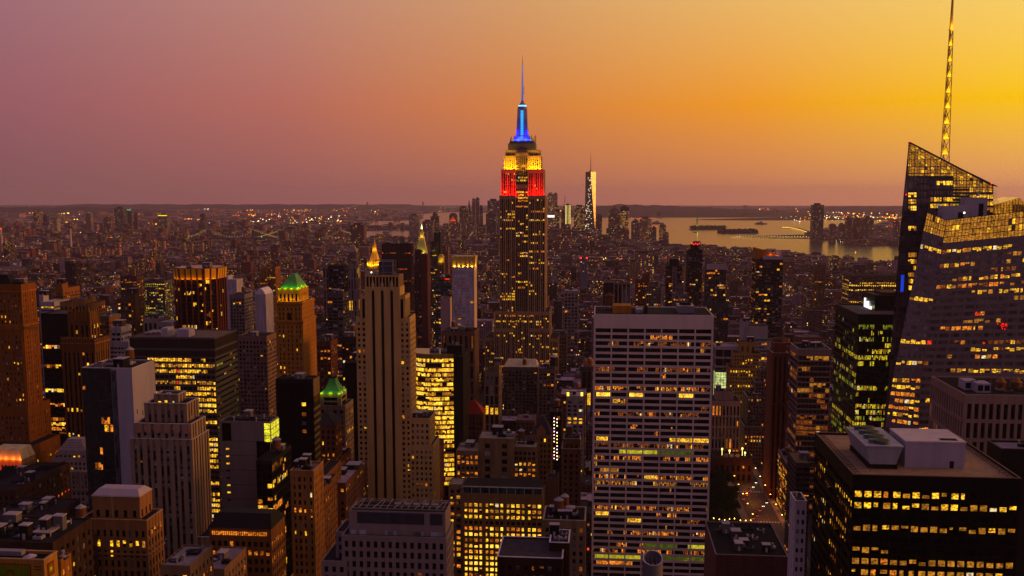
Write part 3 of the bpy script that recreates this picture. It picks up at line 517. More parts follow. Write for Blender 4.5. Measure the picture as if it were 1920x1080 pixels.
# tower with the green pyramid
r, R_ = tower("green_roofed_tower", "ochre tower with a floodlit green copper pyramid and yellow lit loggia", [(521, 560, 541, 768, 27, sty(bay=3.4, fl=6, pw=.5, sh=.3, dep=.5, lo=0, rowp=0, top=3)), (519, 566, 566, 764, 34), (518.5, 568, 600, 762, 36)], wall((150, 104, 54), .9, .25), sty(bay=3.3, fl=3.6, pw=.55, sh=.42, dep=.4, sd=.6, rowp=.1, hi=.4, lo=.07, mix='YYO', pale=.15, top=4, big=2, bigw=1.5), GB, TAR, 0, 30, "ochre tower with green pyramid")
x0, x1, y0, y1, z1 = R_[0]; mb = MB(); mb.frus((x0+1.5, x1-1, y0+1, y1-1), z1, (x0+8, x1-6, y0+10, y1-10), z1+11); mb.build("copper_roof", wall((64, 120, 66), .6, .4), r)
for k in range(4): lamp((x0+1+k*(x1-x0-2)/3, y0-.4, z1+.4), (170, 255, 16), 620, .3); lamp((x0+1+k*(x1-x0-2)/3, y0-2.2, z1-9), (255, 214, 20), 620, .3)
for k in range(3): lamp((x1+.3, y0+4+k*9, z1+.4), (200, 255, 16), 620, .3); lamp((x1+2.2, y0+4+k*9, z1-9), (255, 205, 20), 560, .3)
for i in (1, 2):
    x0, x1, y0, y1, z1 = R_[i]; mb = MB(); mb.box(x0-.8, x1+.8, y0-.8, y1+.8, z1-2.2, z1-1.2); mb.build("cornice", wall((140, 92, 46)), r)
mb = MB(); x0, x1, y0, y1, z1 = R_[1]; X = (x0+x1)/2-.5; mb.box(X-1.5, X+1.5, y0-.2, y0+.1, z1-27, z1-10); mb.cyl(X, y0+.02, 1.5, z1-10.2, z1-8.6, 12, 0, .6); mb.build("arched_window", GB, r)
# smaller green pyramid block
r, R_ = tower("green_roofed_block", "grey stone block with small bell shaped green copper roof and railed balcony", [(600, 639, 737, 640, 16, sty(bay=11, fl=4.2, pw=.3, sh=.3, dep=.5, lo=.1, rowp=0, mix='O')), (598, 647, 760, 638, 22)], wall((132, 110, 100)), sty(bay=4, fl=3.7, pw=.5, sh=.4, dep=.4, rowp=.1, lo=.1, mix='OY', pale=.2), GB, TAR, 0, 31, "grey block with bell-shaped green roof")
x0, x1, y0, y1, z1 = R_[0]; mb = MB(); c0 = [x0+.3, x1-.3, y0+.3, y1-.3]
for a, b_, h0, h1 in ((0, 2.4, 0, 2.4), (2.4, 4.0, 2.4, 5.6), (4.0, 4.9, 5.6, 9.0)): mb.frus((c0[0]+a, c0[1]-a, c0[2]+a, c0[3]-a), z1+h0, (c0[0]+b_, c0[1]-b_, c0[2]+b_, c0[3]-b_), z1+h1)
mb.build("copper_roof", wall((60, 112, 70), .6, .4), r); mb = MB(); mb.box(c0[0]+5, c0[1]-5, c0[2]+5, c0[3]-5, z1+9, z1+10); mb.build("roof_cap", DARK, r)
for k in range(3): lamp((x0+1+k*(x1-x0-2)/2, y0-.8, z1+.3), (180, 255, 20), 420, .25)
for k in range(2): lamp((x1+.8, y0+4+k*8, z1+.3), (200, 255, 20), 340, .25)
r, R_ = tower("brick_block", "red brown brick block with peaked slate roof and many orange windows", [(600, 630, 797, 565, 14), (606, 636, 862, 564, 28)], wall((92, 54, 34)), sty(bay=2.6, fl=3.5, pw=.5, sh=.4, dep=.35, rowp=.4, hi=.6, lo=.12, mix='YOO'), GB, TAR, 0, 33, "red brick block with slate peak", tops=[1])
x0, x1, y0, y1, z1 = R_[0]; mb = MB(); mb.frus((x0-.4, x1+.4, y0-.4, y1+.4), z1, (x0+1, x0+2.5, y0+5, y1-5), z1+7.5); mb.build("slate_roof", wall((50, 46, 44)), r)
r, R_ = tower("brick_block", "narrow tan brick block with golden flank under the black striped tower", [(544, 588, 883, 430, 16)], wall((140, 98, 60)), sty(bay=2.4, fl=3.6, pw=.5, sh=.42, dep=.4, sd=.7, rowp=.2, hi=.35, lo=.06, mix='YOO', pale=.05, top=2.2, big=3), GB, wall((120, 100, 96)), 12, 34, "narrow tan block with golden flank", tank=False, cope=wall((160, 120, 80)))
tower("brick_block", "tan brick slab with small lit windows tucked behind the golden flanked block", [(590, 606, 915, 470, 26), (590, 612, 890, 500, 30)], wall((120, 80, 50)), MAS, GB, TAR, 4, 35, "tan brick slab", tank=False)
tower("brick_block", "brown block with pale lavender roof terrace beside the tan striped tower", [(612, 648, 905, 520, 40), (648, 666, 890, 560, 30)], wall((104, 66, 48)), dict(MAS, lo=.12), GB, wall((150, 130, 146)), 4, 36, "lavender roofed block")
r, R_ = tower("brick_block", "dark tan block with black pitched roof and orange lit attic windows", [(392, 508, 990, 380, 18)], wall((112, 76, 46)), sty(bay=2.5, fl=3.8, pw=.42, sh=.4, dep=.4, rowp=.1, hi=.9, lo=.04, mix='O', top=5), GB, DARK, 0, 37, "black roofed tan block")
x0, x1, y0, y1, z1 = R_[0]; mb = MB(); mb.frus((x0-.3, x1+.3, y0-.3, y1+.3), z1, (x0+2, x1-2, y0+6, y1-6), z1+4.5); mb.build("black_roof", BLK, r); mb = MB()
for k in range(26): X = x0+1.3+k*(x1-x0-2.6)/26; mb.box(X, X+.55, y0-.44, y0-.38, z1-3.0, z1-1.4)
mb.build("attic_window", LIT['O'], r)
tower("brick_block", "low tan setback block with lavender grey roof beside the art deco tower", [(372, 420, 1066, 352, 24)], wall((124, 96, 76)), MAS, GB, wall((116, 102, 112), .9, .5), 4, 38, "lavender roofed setback block", tank=False)
tower("brick_block", "low tan block with angled roof plant between the corner tower and the art deco tower", [(300, 356, 1060, 310, 20)], wall((112, 86, 70)), MAS, GB, wall((116, 102, 112), .9, .5), 7, 39, "low tan block with roof plant", tank=False)
# long grey institutional block at the bottom
r, R_ = tower("grey_block", "long grey stone block with dark roof louvres and square punched windows at the bottom edge", [(654, 835, 959, 333, 12, sty(bay=60, fl=60, pw=0, sh=0, dep=.3, blank=True)), (629, 648, 997, 334, 14), (640, 837, 1006, 330, 17), (602, 650, 1052, 329, 18)], wall((124, 108, 110), .8, .22),
    sty(bay=2.55, fl=3.5, pw=.5, sh=.36, dep=.5, sd=.95, rowp=0, lo=.03, mix='D', pale=.0, top=1.4), GB, TAR, 0, 40, "long grey punched window block")
x0, x1, y0, y1, z1 = R_[0]; mb = MB(); mb.box(x0+3, at(795, 960, 333).x, y0-.1, y0+.05, z1-4.6, z1-.5); mb.box(at(806, 960, 333).x, x1-1, y0-.1, y0+.05, z1-4.6, z1-.5); mb.build("louvre_panel", wall((52, 48, 58), .5), r)
mb = MB()
for a, b_ in ((658, 668), (674, 686), (722, 744), (776, 794), (808, 830)): mb.box(at(a, 1000, 333).x, at(b_, 1000, 333).x, y0-.12, y0+.05, z1-9.6, z1-7.2)
mb.build("pale_window", LIT['q'], r); mb = MB()
for k in range(5): X = at(745+k*17.5, 955, 338).x; mb.cyl(X, y0+6.0, 1.35, z1+.1, z1+1.1, 14)
mb.build("cooling_fan", wall((90, 80, 84), .5), r); mb = MB()
for k in range(14): X = x0+1+k*(x1-x0-2)/13; mb.bar((X, y0+.6, z1+.9), (X+(2 if k % 3 == 0 else 0), y1-.6, z1+.9), .2)
for y in (y0+.6, y0+4, y1-.6): mb.bar((x0, y, z1+.7), (x1, y, z1+.7), .25)
mb.build("roof_truss", wall((110, 98, 100), .6), r)
# bright windowed loft blocks in the middle
r, R_ = tower("lit_loft", "broad brick loft with nearly every big window glowing yellow", [(866, 1018, 926, 520, 20)], wall((118, 92, 62)), sty(bay=2.95, fl=3.35, pw=.36, sh=.42, dep=.4, sd=.7, big=4, bigw=2.0, rowp=.78, hi=.93, lo=.12, mix='ZZZYO', bl=.4, keep=.9, top=5), GB, DARK, 10, 42, "loft with yellow windows", tank=True)
x0, x1, y0, y1, z1 = R_[0]; mb = MB(); mb.box(x0+.5, x1-.5, y0+.6, y1-2, z1-.3, z1+3.2); mb.build("penthouse", glass((30, 50, 50), .15, .6), r); mb = MB(); mb.box(x0+.4, x1-.4, y0+.95, y1-1.9, z1+3.21, z1+3.5); mb.build("penthouse_roof", DARK, r); mb = MB()
for k in range(10): X = x0+.5+k*(x1-x0-1)/9; mb.box(X-.15, X+.15, y0+.4, y0+.7, z1-.3, z1+3.3)
mb.box(x0, x1, y0+.2, y0+.9, z1+3.2, z1+3.7); mb.build("penthouse_frame", wall((150, 140, 138)), r)
tower("stepped_loft", "tan stepped loft with blank upper wall and orange lit windows", [(897, 963, 822, 604, 20, sty(bay=14, fl=5, pw=.7, sh=.4, dep=.3, lo=.2, rowp=0, mix='q')), (855, 898, 845, 600, 22), (963, 1006, 838, 610, 18), (841, 866, 908, 560, 14)], wall((128, 102, 76)), sty(bay=2.9, fl=3.5, pw=.4, sh=.42, dep=.35, rowp=.42, hi=.85, lo=.1, mix='OOY', keep=.8, pale=.1), GB, wall((140, 126, 118)), 5, 43, "tan stepped loft", tops=[1, 2])
tower("brick_block", "plain brown blank-walled brick block with one tiny window", [(1024, 1047, 896, 545, 12)], wall((88, 62, 48)), BLANK, GB, DARK, 2, 44, "blank brown brick block")
r, R_ = tower("gabled_tower", "tan tower with arched windows and steep slate gable roof", [(996, 1034, 815, 640, 16)], wall((136, 104, 72)), sty(bay=2.4, fl=3.7, pw=.42, sh=.42, dep=.4, sd=.8, big=2, rowp=.05, hi=.3, lo=.05, mix='Y', top=2), GB, DARK, 0, 45, "tan tower with slate gable")
x0, x1, y0, y1, z1 = R_[0]; mb = MB(); mb.frus((x0, x1, y0, y1), z1, (x0+5.5, x1-5.5, y0+6, y1-6), z1+11); mb.build("slate_roof", wall((56, 48, 54)), r); mb = MB(); X = (x0+x1)/2; mb.poly([(X-3, y0-.3, z1-1), (X+3, y0-.3, z1-1), (X+3, y0-.3, z1+3), (X, y0-.3, z1+7), (X-3, y0-.3, z1+3)]); mb.box(X-3, X+3, y0-.28, y0+3, z1-1, z1+3); mb.build("gable", wall((150, 110, 74)), r)
tower("ornate_tower", "narrow brick tower with white quoins and arched top floors", [(1056, 1088, 823, 606, 14, None), (1053, 1089, 842, 602, 18)], wall((110, 74, 56)), sty(bay=3.4, fl=3.7, pw=.5, sh=.42, dep=.4, big=3, rowp=.05, lo=.06, mix='O', top=2.5), GB, TAR, 4, 46, "narrow brick tower with quoins", cope=wall((160, 140, 124)))
r, R_ = tower("dark_tower", "black slab with two columns of small white work lamps down its face", [(1031, 1053, 772, 690, 16)], BLK, sty(bay=5, fl=4, pw=.5, sh=.4, dep=.2, lo=.05, rowp=0, mix='O'), GB, DARK, 2, 47, "black slab with lamp columns")
x0, x1, y0, y1, z1 = R_[0]; nv = 0
for k in range(13):
    for u, ph in ((1039, 0), (1044.5, 1)):
        if RNG.random() < .85: mb = MB(); p = at(u, 784+k*6.3+ph*2, 689.5); mb.cyl(p.x, p.y, .33, p.z-.35, p.z+.35, 8); mb.build("work_lamp", glow(RNG.choice(((255, 235, 190), (255, 190, 220), (255, 220, 120))), 3.5), r)
tower("tan_block", "tan corniced corner building with punched attic windows at the bottom", [(1018, 1098, 976, 470, 22)], wall((132, 108, 84)), sty(bay=3.6, fl=3.9, pw=.55, sh=.42, dep=.5, rowp=0, lo=.04, mix='D', pale=.3, top=3), GB, DARK, 16, 48, "tan corniced corner building", cope=wall((160, 142, 128)))
tower("flat_roofed_block", "dark brick building with white edged roof and curled white ducts at the bottom", [(932, 1055, 1046, 380, 24), (1030, 1067, 1018, 390, 16)], wall((52, 34, 28)), dict(MAS, rowp=.2, mix='YD'), GB, wall((56, 50, 56)), 9, 49, "white edged flat roof", cope=wall((190, 178, 190), .6), tank=False)
# curving lit office and the black shaft beside it
r = thing("curved_office", "curving glass office with every floor blazing yellow beside the tan striped tower", "building", (-130, 730, 0)); core, clad, wins = MB(), MB(), []; rng = random.Random(3)
pts = [(-1.0, 10), (-.62, 3), (-.25, .4), (.12, .0), (.5, 1.2), (1, 3)]; c0, c1, _, _, zc = rect(766, 849, 664, 720, 1); xy = [((c0+c1)/2+a*(c1-c0)/2, 720+b_) for a, b_ in pts]
core.prism(xy+[(c1, 752), (c0, 752)], 0, zc-.6)
for p, q in zip(xy, xy[1:]): facade(clad, wins, [Vector((*p, 40)), Vector((*q, 40)), Vector((*q, zc)), Vector((*p, zc))], sty(bay=1.6, fl=3.66, pw=.06, sh=.32, dep=.25, pd=.6, sd=1.0, rowp=.85, hi=.96, lo=.4, mix='ZZZYA', bl=.5, keep=.8, top=3), rng)
core.build("glazing", GL, r); clad.build("wall_cladding", wall((128, 104, 70), .6), r); put_windows(r, wins, 100); gear(r, c0+3, c1-3, 730, 745, zc-.6, 6, rng, False); FOOT.append((c0, c1, 720, 752)); OCC.append((772, 849, 664, 1080, 720)); LAND.append((810, 700, "blazing curved office", 720))
tower("black_shaft", "black windowless shaft with roof box beside the blazing curved office", [(838, 866, 648, 733, 14), (850, 868, 668, 722, 30)], BLK, BLANK, GB, DARK, 3, 50, "black windowless shaft", side=BLANK)
r, R_ = tower("red_roofed_building", "brown brick building with a red tiled pyramid roof and lit attic", [(864, 906, 776, 760, 16)], wall((92, 62, 48)), sty(bay=3, fl=3.9, pw=.5, sh=.45, dep=.35, rowp=.2, hi=.5, lo=.06, mix='Yp', top=2), GB, TAR, 0, 51, "red pyramid roof"); x0, x1, y0, y1, z1 = R_[0]
mb = MB(); mb.frus((x0-.6, x1+.6, y0-.6, y1+.6), z1, (x0+7.5, x1-7.5, y0+7.5, y1-7.5), z1+9.5); mb.build("tiled_roof", wall((120, 40, 22), .8, .3), r)
# pale gridded tower with the floodlit flaring crown
r, R_ = tower("gridded_tower", "slim pale tower with blue grid of windows and flaring crown lit gold", [(848, 889, 501, 1000, 22, None)], wall((176, 152, 140), .6, .2), sty(bay=4.45, fl=3.4, pw=.3, sh=.36, dep=.4, pd=1, sd=.9, rowp=.05, hi=.3, lo=.03, mix='AO', pale=.99, pc='s', top=.5), GL, TAR, 0, 52, "pale tower with golden crown", side=sty(blank=True, dep=.4))
x0, x1, y0, y1, z1 = R_[0]; mb = MB()
for k in range(6): X = x0+k*(x1-x0)/5; mb.hexa([(X-.5, y0+.2, z1), (X+.5, y0+.2, z1), (X+.5, y0+1.4, z1), (X-.5, y0+1.4, z1), (X-.7+(k-2.5)*.35, y0-1.4, z1+11.5), (X+.7+(k-2.5)*.35, y0-1.4, z1+11.5), (X+.7+(k-2.5)*.35, y0+1, z1+11.5), (X-.7+(k-2.5)*.35, y0+1, z1+11.5)])
mb.frus((x0+.6, x1-.6, y0+1.4, y1), z1-.5, (x0-.6, x1+.9, y0+.6, y1), z1+11); mb.build("flared_crown", wall((190, 164, 110), .7), r)
for k in range(5): lamp((x0+(k+.5)*(x1-x0)/5, y0+.2, z1+.6), (255, 200, 40), 620, .3)
for k in range(3): lamp((x1+1.2, y0+4+k*7, z1+.6), (255, 196, 30), 700, .3)
mb = MB()
for k in range(5):
    X = x0+(k+.5)*(x1-x0)/5; mb.cyl(X, y0+.2, .35, z1+.1, z1+.5, 8)
mb.build("crown_lamp", glow((255, 235, 190), 5), r)
tower("podium_tower", "brown stone tower with tall recessed window strips under the pale golden crowned tower", [(828, 890, 622, 960, 34)], wall((98, 72, 58)), sty(bay=5, fl=16, pw=.5, sh=.2, dep=.5, sd=.5, rowp=.3, hi=.2, lo=.08, mix='OY', sub=2), GB, TAR, 8, 53, "brown stone tower with tall window strips")
tower("white_slab", "narrow windowless pale slab beside the pale golden crowned tower", [(826, 844, 558, 1040, 12, BLANK)], wall((156, 138, 142), .7, .15), BLANK, GB, DARK, 3, 54, "narrow windowless pale slab")
tower("teal_tower", "dim teal glass tower with a red sign band behind the narrow pale slab", [(816, 846, 531, 1120, 24)], wall((40, 62, 66), .5), sty(bay=3, fl=3.5, pw=.25, sh=.4, dep=.3, lo=.06, rowp=.1, mix='YO', pale=.3), GB, TAR, 5, 55, "dim teal tower")
r, R_ = tower("dark_tower", "dark tower with a glowing red band near its top beside the gridded pale tower", [(823, 844, 517, 1180, 20)], wall((44, 30, 32)), sty(bay=3, fl=3.5, dep=.3, lo=.08, rowp=.05, mix='O'), GB, TAR, 3, 56, "dark tower with red band"); x0, x1, y0, y1, z1 = R_[0]; mb = MB(); mb.box(x0+1.5, x1-1, y0-.4, y0-.2, z1-4.6, z1-3.4); mb.build("lit_sign", glow((255, 40, 16), 1.4), r)
# ------------------------------------------------------------------ right-hand group
SB = sty(bay=2.8, fl=3.5, pw=.26, sh=.46, dep=.35, pd=1, sd=.9, rowp=.72, hi=.84, lo=.04, mix='OAYAYA', keep=.84, top=4.2, rows={0: .6, 1: .8, 2: .06, 3: .94, 4: .45, 5: .84, 6: .84, 7: .9, 8: .5, 9: .9, 10: .8})
r, R_ = tower("black_tower", "flat black office tower with a tan gravel roof carrying white plant boxes", [(1600, 1915, 894, 300, 54)], wall((10, 8, 11), .5, .2), SB, glass((4, 3, 5), .12, .15), wall((134, 110, 92), .95, .4), 0, 60, "black tower with gravel roof", side=dict(SB, rows=None, rowp=.35, hi=.5, lo=.14, mix='ADY', keep=.5))
x0, x1, y0, y1, z1 = R_[0]
def px_roof(u, v, z): return gnd(u, v, z)
za = z1-.6; mb = MB(); a = px_roof(1696, 876, za); b_ = px_roof(1806, 877, za); h = 8.0; dY = 17
mb.box(a.x, b_.x, a.y, a.y+dY, za, za+h); mb.build("plant_room", LAV, r); mb = MB(); mb.box(a.x-.15, b_.x+.15, a.y-.15, a.y+dY+.15, za+h, za+h+.5); mb.build("coping", WHITE, r)
mb = MB(); mb.box(a.x+.75*(b_.x-a.x), a.x+.82*(b_.x-a.x), a.y-.08, a.y, za, za+2.3); mb.build("door", DARK, r); mb = MB(); mb.box(a.x+.62*(b_.x-a.x), a.x+.9*(b_.x-a.x), a.y+1.5, a.y+4, za+h+.5, za+h+.62); mb.build("roof_hatch", DARK, r)
c_ = px_roof(1626, 880, za); e_ = px_roof(1684, 879, za); L = 25; mb = MB(); mb.frus((c_.x+1, e_.x-1, c_.y+.5, c_.y+L), za+1.6, (c_.x-.6, e_.x+.6, c_.y, c_.y+L), za+7.2); mb.box(c_.x+.6, e_.x-.4, c_.y+1, c_.y+L-.5, za, za+1.6, 1); mb.box(c_.x-.9, e_.x+.9, c_.y-.3, c_.y+L+.3, za+7.2, za+7.6, 0); mb.build("cooling_tower", [wall((140, 134, 146), .6, .25), DARK], r)
for k in range(4): mb = MB(); y = c_.y+3.4+k*6; X = (c_.x+e_.x)/2+.3; mb.cyl(X, y, 2.3, za+7.6, za+8.7, 18); mb.cyl(X, y, 1.9, za+8.7, za+8.75, 18, 1); mb.box(X-4.1, X-2.4, y-.6, y+.9, za+7.6, za+8.9, 0); mb.build("cooling_fan", [wall((70, 84, 84), .5), BLK], r)
mb = MB()
for k in range(2):
    o = 1.4+k*1.3; mb.bar((x0+o, y0+2, za+.35), (x0+o, y1-2, za+.35), .14); mb.bar((x1-o, y0+2, za+.35), (x1-o, y1-2, za+.35), .14)
for k in range(18): y = y0+2+k*2.9; mb.bar((x0+1.4, y, za+.2), (x0+2.7, y, za+.2), .14); mb.bar((x1-2.7, y, za+.2), (x1-1.4, y, za+.2), .14)
mb.build("cleaning_rail", wall((74, 54, 44), .8), r); mb = MB(); k = .35
for bx in ((x0-.1, x0+k, y0, y1), (x1-k, x1+.1, y0, y1), (x0+k, x1-k, y0-.1, y0+k), (x0+k, x1-k, y1-k, y1)): mb.box(*bx, z1, z1+.25)
mb.build("coping", wall((104, 78, 70), .8), r)
for u, v in ((1632, 884), (1873, 889)): p = px_roof(u, v, za); mb = MB(); mb.cyl(p.x, p.y, .12, za, za+1.3, 6); mb.build("vent_pipe", wall((110, 40, 30)), r)
tower("white_block", "slim white rendered block with small paired windows and a white roof rim", [(1491.5, 1513, 940, 368, 11)], wall((176, 160, 168), .8, .15), sty(bay=2.3, fl=3.6, pw=.5, sh=.5, dep=.3, sd=.9, rowp=.04, hi=.5, lo=.03, mix='Y', pale=.25, top=2.5), GB, DARK, 3, 61, "slim white block", side=sty(bay=4.5, fl=3.6, pw=.75, sh=.6, dep=.3, lo=.02, rowp=0), cope=WHITE)
SG = sty(bay=3.1, fl=8.6, pw=.42, sh=.2, dep=.8, pd=1, sd=.85, rowp=.25, hi=.35, lo=.03, mix='OR', top=3.4)
r, R_ = tower("ribbed_block", "grey stone block with broad vertical ribs and water tanks on a dark roof", [(1809, 1995, 741, 450, 46)], wall((140, 114, 106), .8, .22), SG, GB, DARK, 3, 62, "grey vertical ribbed block")
x0, x1, y0, y1, z1 = R_[0]
for u, v in ((1815, 728), (1838, 733)): p = gnd(u, v, z1-.6); mb = MB(); mb.box(p.x-3, p.x+3, p.y-4, p.y+4, z1-.6, z1+3.6); mb.box(p.x-2.6, p.x-.4, p.y-4.08, p.y-4, z1+.2, z1+2.8, 1); mb.box(p.x+.3, p.x+2.6, p.y-4.08, p.y-4, z1+.2, z1+2.8, 1); mb.build("cooling_unit", [LAV, DARK], r)
for u in (1876, 1905): p = gnd(u, 729, z1-.6); mb = MB(); mb.cyl(p.x, p.y, 2.3, z1-.6, z1+2.6, 16); mb.cyl(p.x, p.y, 2.5, z1+2.6, z1+5.4, 16, 1, .05); mb.build("water_tank", [WOOD, wall((120, 82, 52))], r)
p = gnd(1893, 722, z1); mb = MB()
for k in range(5): mb.bar((p.x-6+k*3, p.y, z1-.6), (p.x-6+k*3, p.y, z1+6), .25); mb.bar((p.x-6+k*3, p.y+6, z1-.6), (p.x-6+k*3, p.y+6, z1+6), .25); mb.bar((p.x-6+k*3, p.y, z1+6), (p.x-6+k*3, p.y+6, z1+6), .25)
for z in (3, 6): mb.bar((p.x-6, p.y, z1+z), (p.x+6, p.y, z1+z), .25); mb.bar((p.x-6, p.y+6, z1+z), (p.x+6, p.y+6, z1+z), .25)
mb.build("roof_rigging", METAL, r)
tower("dark_block", "black block with a lavender roof cut by the edge of the picture", [(1877, 1990, 843, 395, 14)], BLK, BLANK, GB, wall((110, 98, 120)), 2, 63, "black block with lavender roof", side=BLANK, cope=wall((70, 60, 66)))
# faceted crystal tower
C1 = wall((104, 92, 100), .35, .15); r = thing("crystal_tower", "faceted glass skyscraper with slanted lit crown and lattice spire", "building", (230, 590, 0)); rng = random.Random(4)
SX = sty(bay=6.2, fl=4.0, pw=.16, sh=.46, dep=.3, pd=.6, sd=1.0, rowp=.4, hi=.68, lo=.16, mix='YYOOADR', keep=.5, top=16, sub=2)
P = lambda u, v, Y: at(u, v, Y)
f0, f1 = P(1775, 412, 545), P(1998, 386, 545); g0 = P(1727, 700, 545); g0b = Vector((g0.x, 545, 30)); f1b = Vector((f1.x+4, 545, 30)); g1 = Vector((f1.x+3, 545, g0.z))
e0 = P(1739, 398, 557); e1 = P(1676, 700, 557); e2 = P(1661, 792, 557); e2b = Vector((e2.x-1, 557, 30)); g0m = Vector((g0.x, 545, e2.z))
k0 = Vector((e0.x*1.15+4, 640, e0.z)); k2 = Vector((e2.x*1.15+2, 640, 30))
core, clad, wins = MB(), MB(), []
zt = 12.5
def lower(a, b_, k): return b_+(a-b_)*k
kf = 1-zt/(f0.z-g0.z); f0c, f1c = lower(f0, g0, kf), lower(f1, g1, kf); e0c = lower(e0, e1, 1-zt/(e0.z-e1.z))
facade(clad, wins, [g0, g1, f1c, f0c], dict(SX, top=3, bot=0), rng); facade(clad, wins, [g0b, f1b, g1, g0], dict(SX, top=.8), rng)
SF = dict(SX, bay=3.0, pw=.14, sub=1, rowp=.3, hi=.75, lo=.03, keep=.85, mix='YYO', top=2, bot=0, pd=.5, dep=.22)
facade(clad, wins, patch([e1, g0, f0, e0], 0, 1, 0, .885), dict(SF, rowp=.12), rng); facade(clad, wins, [e2, g0m, g0, e1], dict(SF, rowp=.75, hi=.9), rng); facade(clad, wins, [e2b, Vector((g0.x, 545, 30)), g0m, e2], dict(SF, rowp=.6), rng)
for q in ([e1, g0, f0, e0], [e2, g0m, g0, e1], [e2b, g0b, g0m, e2]):
    for i in range(6):
        for j in range(14): core.poly(patch(q, i/6, (i+1)/6, j/14, (j+1)/14))
for q in ([g0, g1, f1, f0], [g0b, f1b, g1, g0], [k2, e2b, e2, e1], [k2, e1, e0, k0], [Vector((f1.x+4, 640, 30)), k2, k0, Vector((f1.x, 640, f1.z))], [f1b, Vector((f1.x+4, 640, 30)), Vector((f1.x, 640, f1.z)), f1]): core.poly(q)
tz = 10.5
a_, b2, c2, d2 = [Vector((p.x, p.y, p.z-tz)) for p in (f0, f1, Vector((f1.x, 640, f1.z)), Vector((e0.x, e0.y, e0.z))) ]; core.poly([f0-Vector((0, 0, tz)), f1-Vector((0, 0, tz)), Vector((f1.x, 640, f1.z-tz)), Vector((k0.x, 640, k0.z-tz)), e0-Vector((0, 0, tz))])
core.build("glazing", glass((92, 80, 80), .08, .8, .45), r); clad.build("wall_cladding", C1, r)
cw = []; cc = MB()
for q, nb in (([f0c, f1c, f1, f0], 34), (patch([e1, g0, f0, e0], 0, 1, .885, 1), 9)):
    facade(cc, cw, q, sty(bay=(q[1]-q[0]).length/nb, fl=3.1, pw=.1, sh=.1, dep=.25, sd=.9, top=.2, bl=0, rowp=1, hi=.98, lo=.9, mix='AAAAY', keep=.3), rng)
cc.build("mullion", wall((50, 44, 48), .5), r)
# rear slab with the slanted crown
A0, A1 = P(1705, 267, 602), P(1862.5, 349, 602); L1, L2, L3 = P(1685, 470, 602), P(1665, 720, 602), P(1655, 810, 602); Rz = lambda p, z: Vector((p.x, p.y, z))
L3b = Vector((L3.x-2, 602, 30)); R1 = Vector((A1.x+2, 602, L1.z)); R2 = Vector((A1.x+4, 602, L2.z)); R3 = Vector((A1.x+6, 602, 30))
mid = P(1698, 338, 602); midr = Vector((A1.x+.5, 602, mid.z)); ar, cr = MB(), MB(); wr = []
SA = sty(bay=3.0, fl=4.1, pw=.07, sh=.16, dep=.25, sd=.9, top=1.2, rowp=.0, hi=.6, lo=.05, mix='YA', keep=.8)
xa = lambda t: Vector((L1.x+(A1.x-L1.x)*t, 602, 0))
def strip(u0, u1, v0, v1, st):   # a panel of the rear slab's front, by its place on that plane
    a, b_, c_, d_ = P(u0, v1, 602), P(u1, v1, 602), P(u1, v0, 602), P(u0, v0, 602); facade(cr, wr, [a, b_, c_, d_], st, rng)
SLIT = sty(bay=1.9, fl=3.9, pw=.1, sh=.34, dep=.25, sd=.9, top=.6, rowp=.85, hi=.95, lo=.5, bl=.2, mix='YYAZ', keep=.85)
strip(1702, 1719, 355, 800, dict(SLIT, bay=5, rowp=.62, hi=.95, lo=.2, sub=3, top=1.2)); strip(1688, 1701, 500, 800, dict(SLIT, lo=.08, rowp=.15))
strip(1744, 1786, 331, 349, dict(SLIT, top=2)); strip(1744, 1818, 354, 392, dict(SLIT, rowp=.4, lo=.1, mix='AYG')); strip(1719, 1744, 330, 470, dict(SLIT, rowp=0, lo=0)); strip(1786, 1862, 360, 400, dict(SLIT, rowp=.6, mix='YA'))
# the sloping lit crown, a fan of columns under the slanted edge
n = 26; base = 330
for k in range(n):
    u0, u1 = 1703+(1861-1703)*k/n, 1703+(1861-1703)*(k+1)/n; top0 = 267+(u0-1705)*(82/157.5); vb = base if u0 < 1786 else 362
    if vb-top0 < 3: continue
    q = [P(u0-2*(vb-267)/200, vb, 602), P(u1-2*(vb-267)/200, vb, 602), P(u1, 267+(u1-1705)*(82/157.5), 602), P(u0, top0, 602)]
    facade(cr, wr, q, sty(bay=4, fl=1.75, pw=.1, sh=.14, dep=.2, sd=.9, top=.15, bl=0, rowp=1, hi=.97, lo=.9, mix='AAYA', keep=0), rng)
ar.poly([L3b, R3, R2, R1, A1, A0, L1, L2, L3]); BKX = lambda p: Vector((p.x*1.068+1.0, 640, p.z))
ar.poly([BKX(p) for p in (L3b, L3, L2, L1, A0, A1, R1, R2, R3)])
sq_ = [L3b, R3, R2, R1, A1, A0, L1, L2, L3]
for p, q in zip(sq_, sq_[1:]+sq_[:1]): ar.poly([q, p, BKX(p), BKX(q)])
ar.build("rear_glazing", glass((92, 80, 80), .08, .9, .4), r); cr.build("rear_cladding", wall((66, 60, 68), .4, .15), r)
mb = MB()
def ledge(z):
    for p, q in ((L3b, L3), (L3, L2), (L2, L1), (L1, A0)):
        if p.z <= z <= q.z: return p.x+(q.x-p.x)*(z-p.z)/(q.z-p.z)
    return A0.x
z = 120.0
while z < A0.z-2: x_ = ledge(z); xr = A1.x if z < A1.z else A0.x+(A0.z-z)*(A1.x-A0.x)/(A0.z-A1.z); mb.box(x_+.2, xr-.2, 601.8, 601.99, z, z+.35); z += 4.1
x_ = L2.x+3
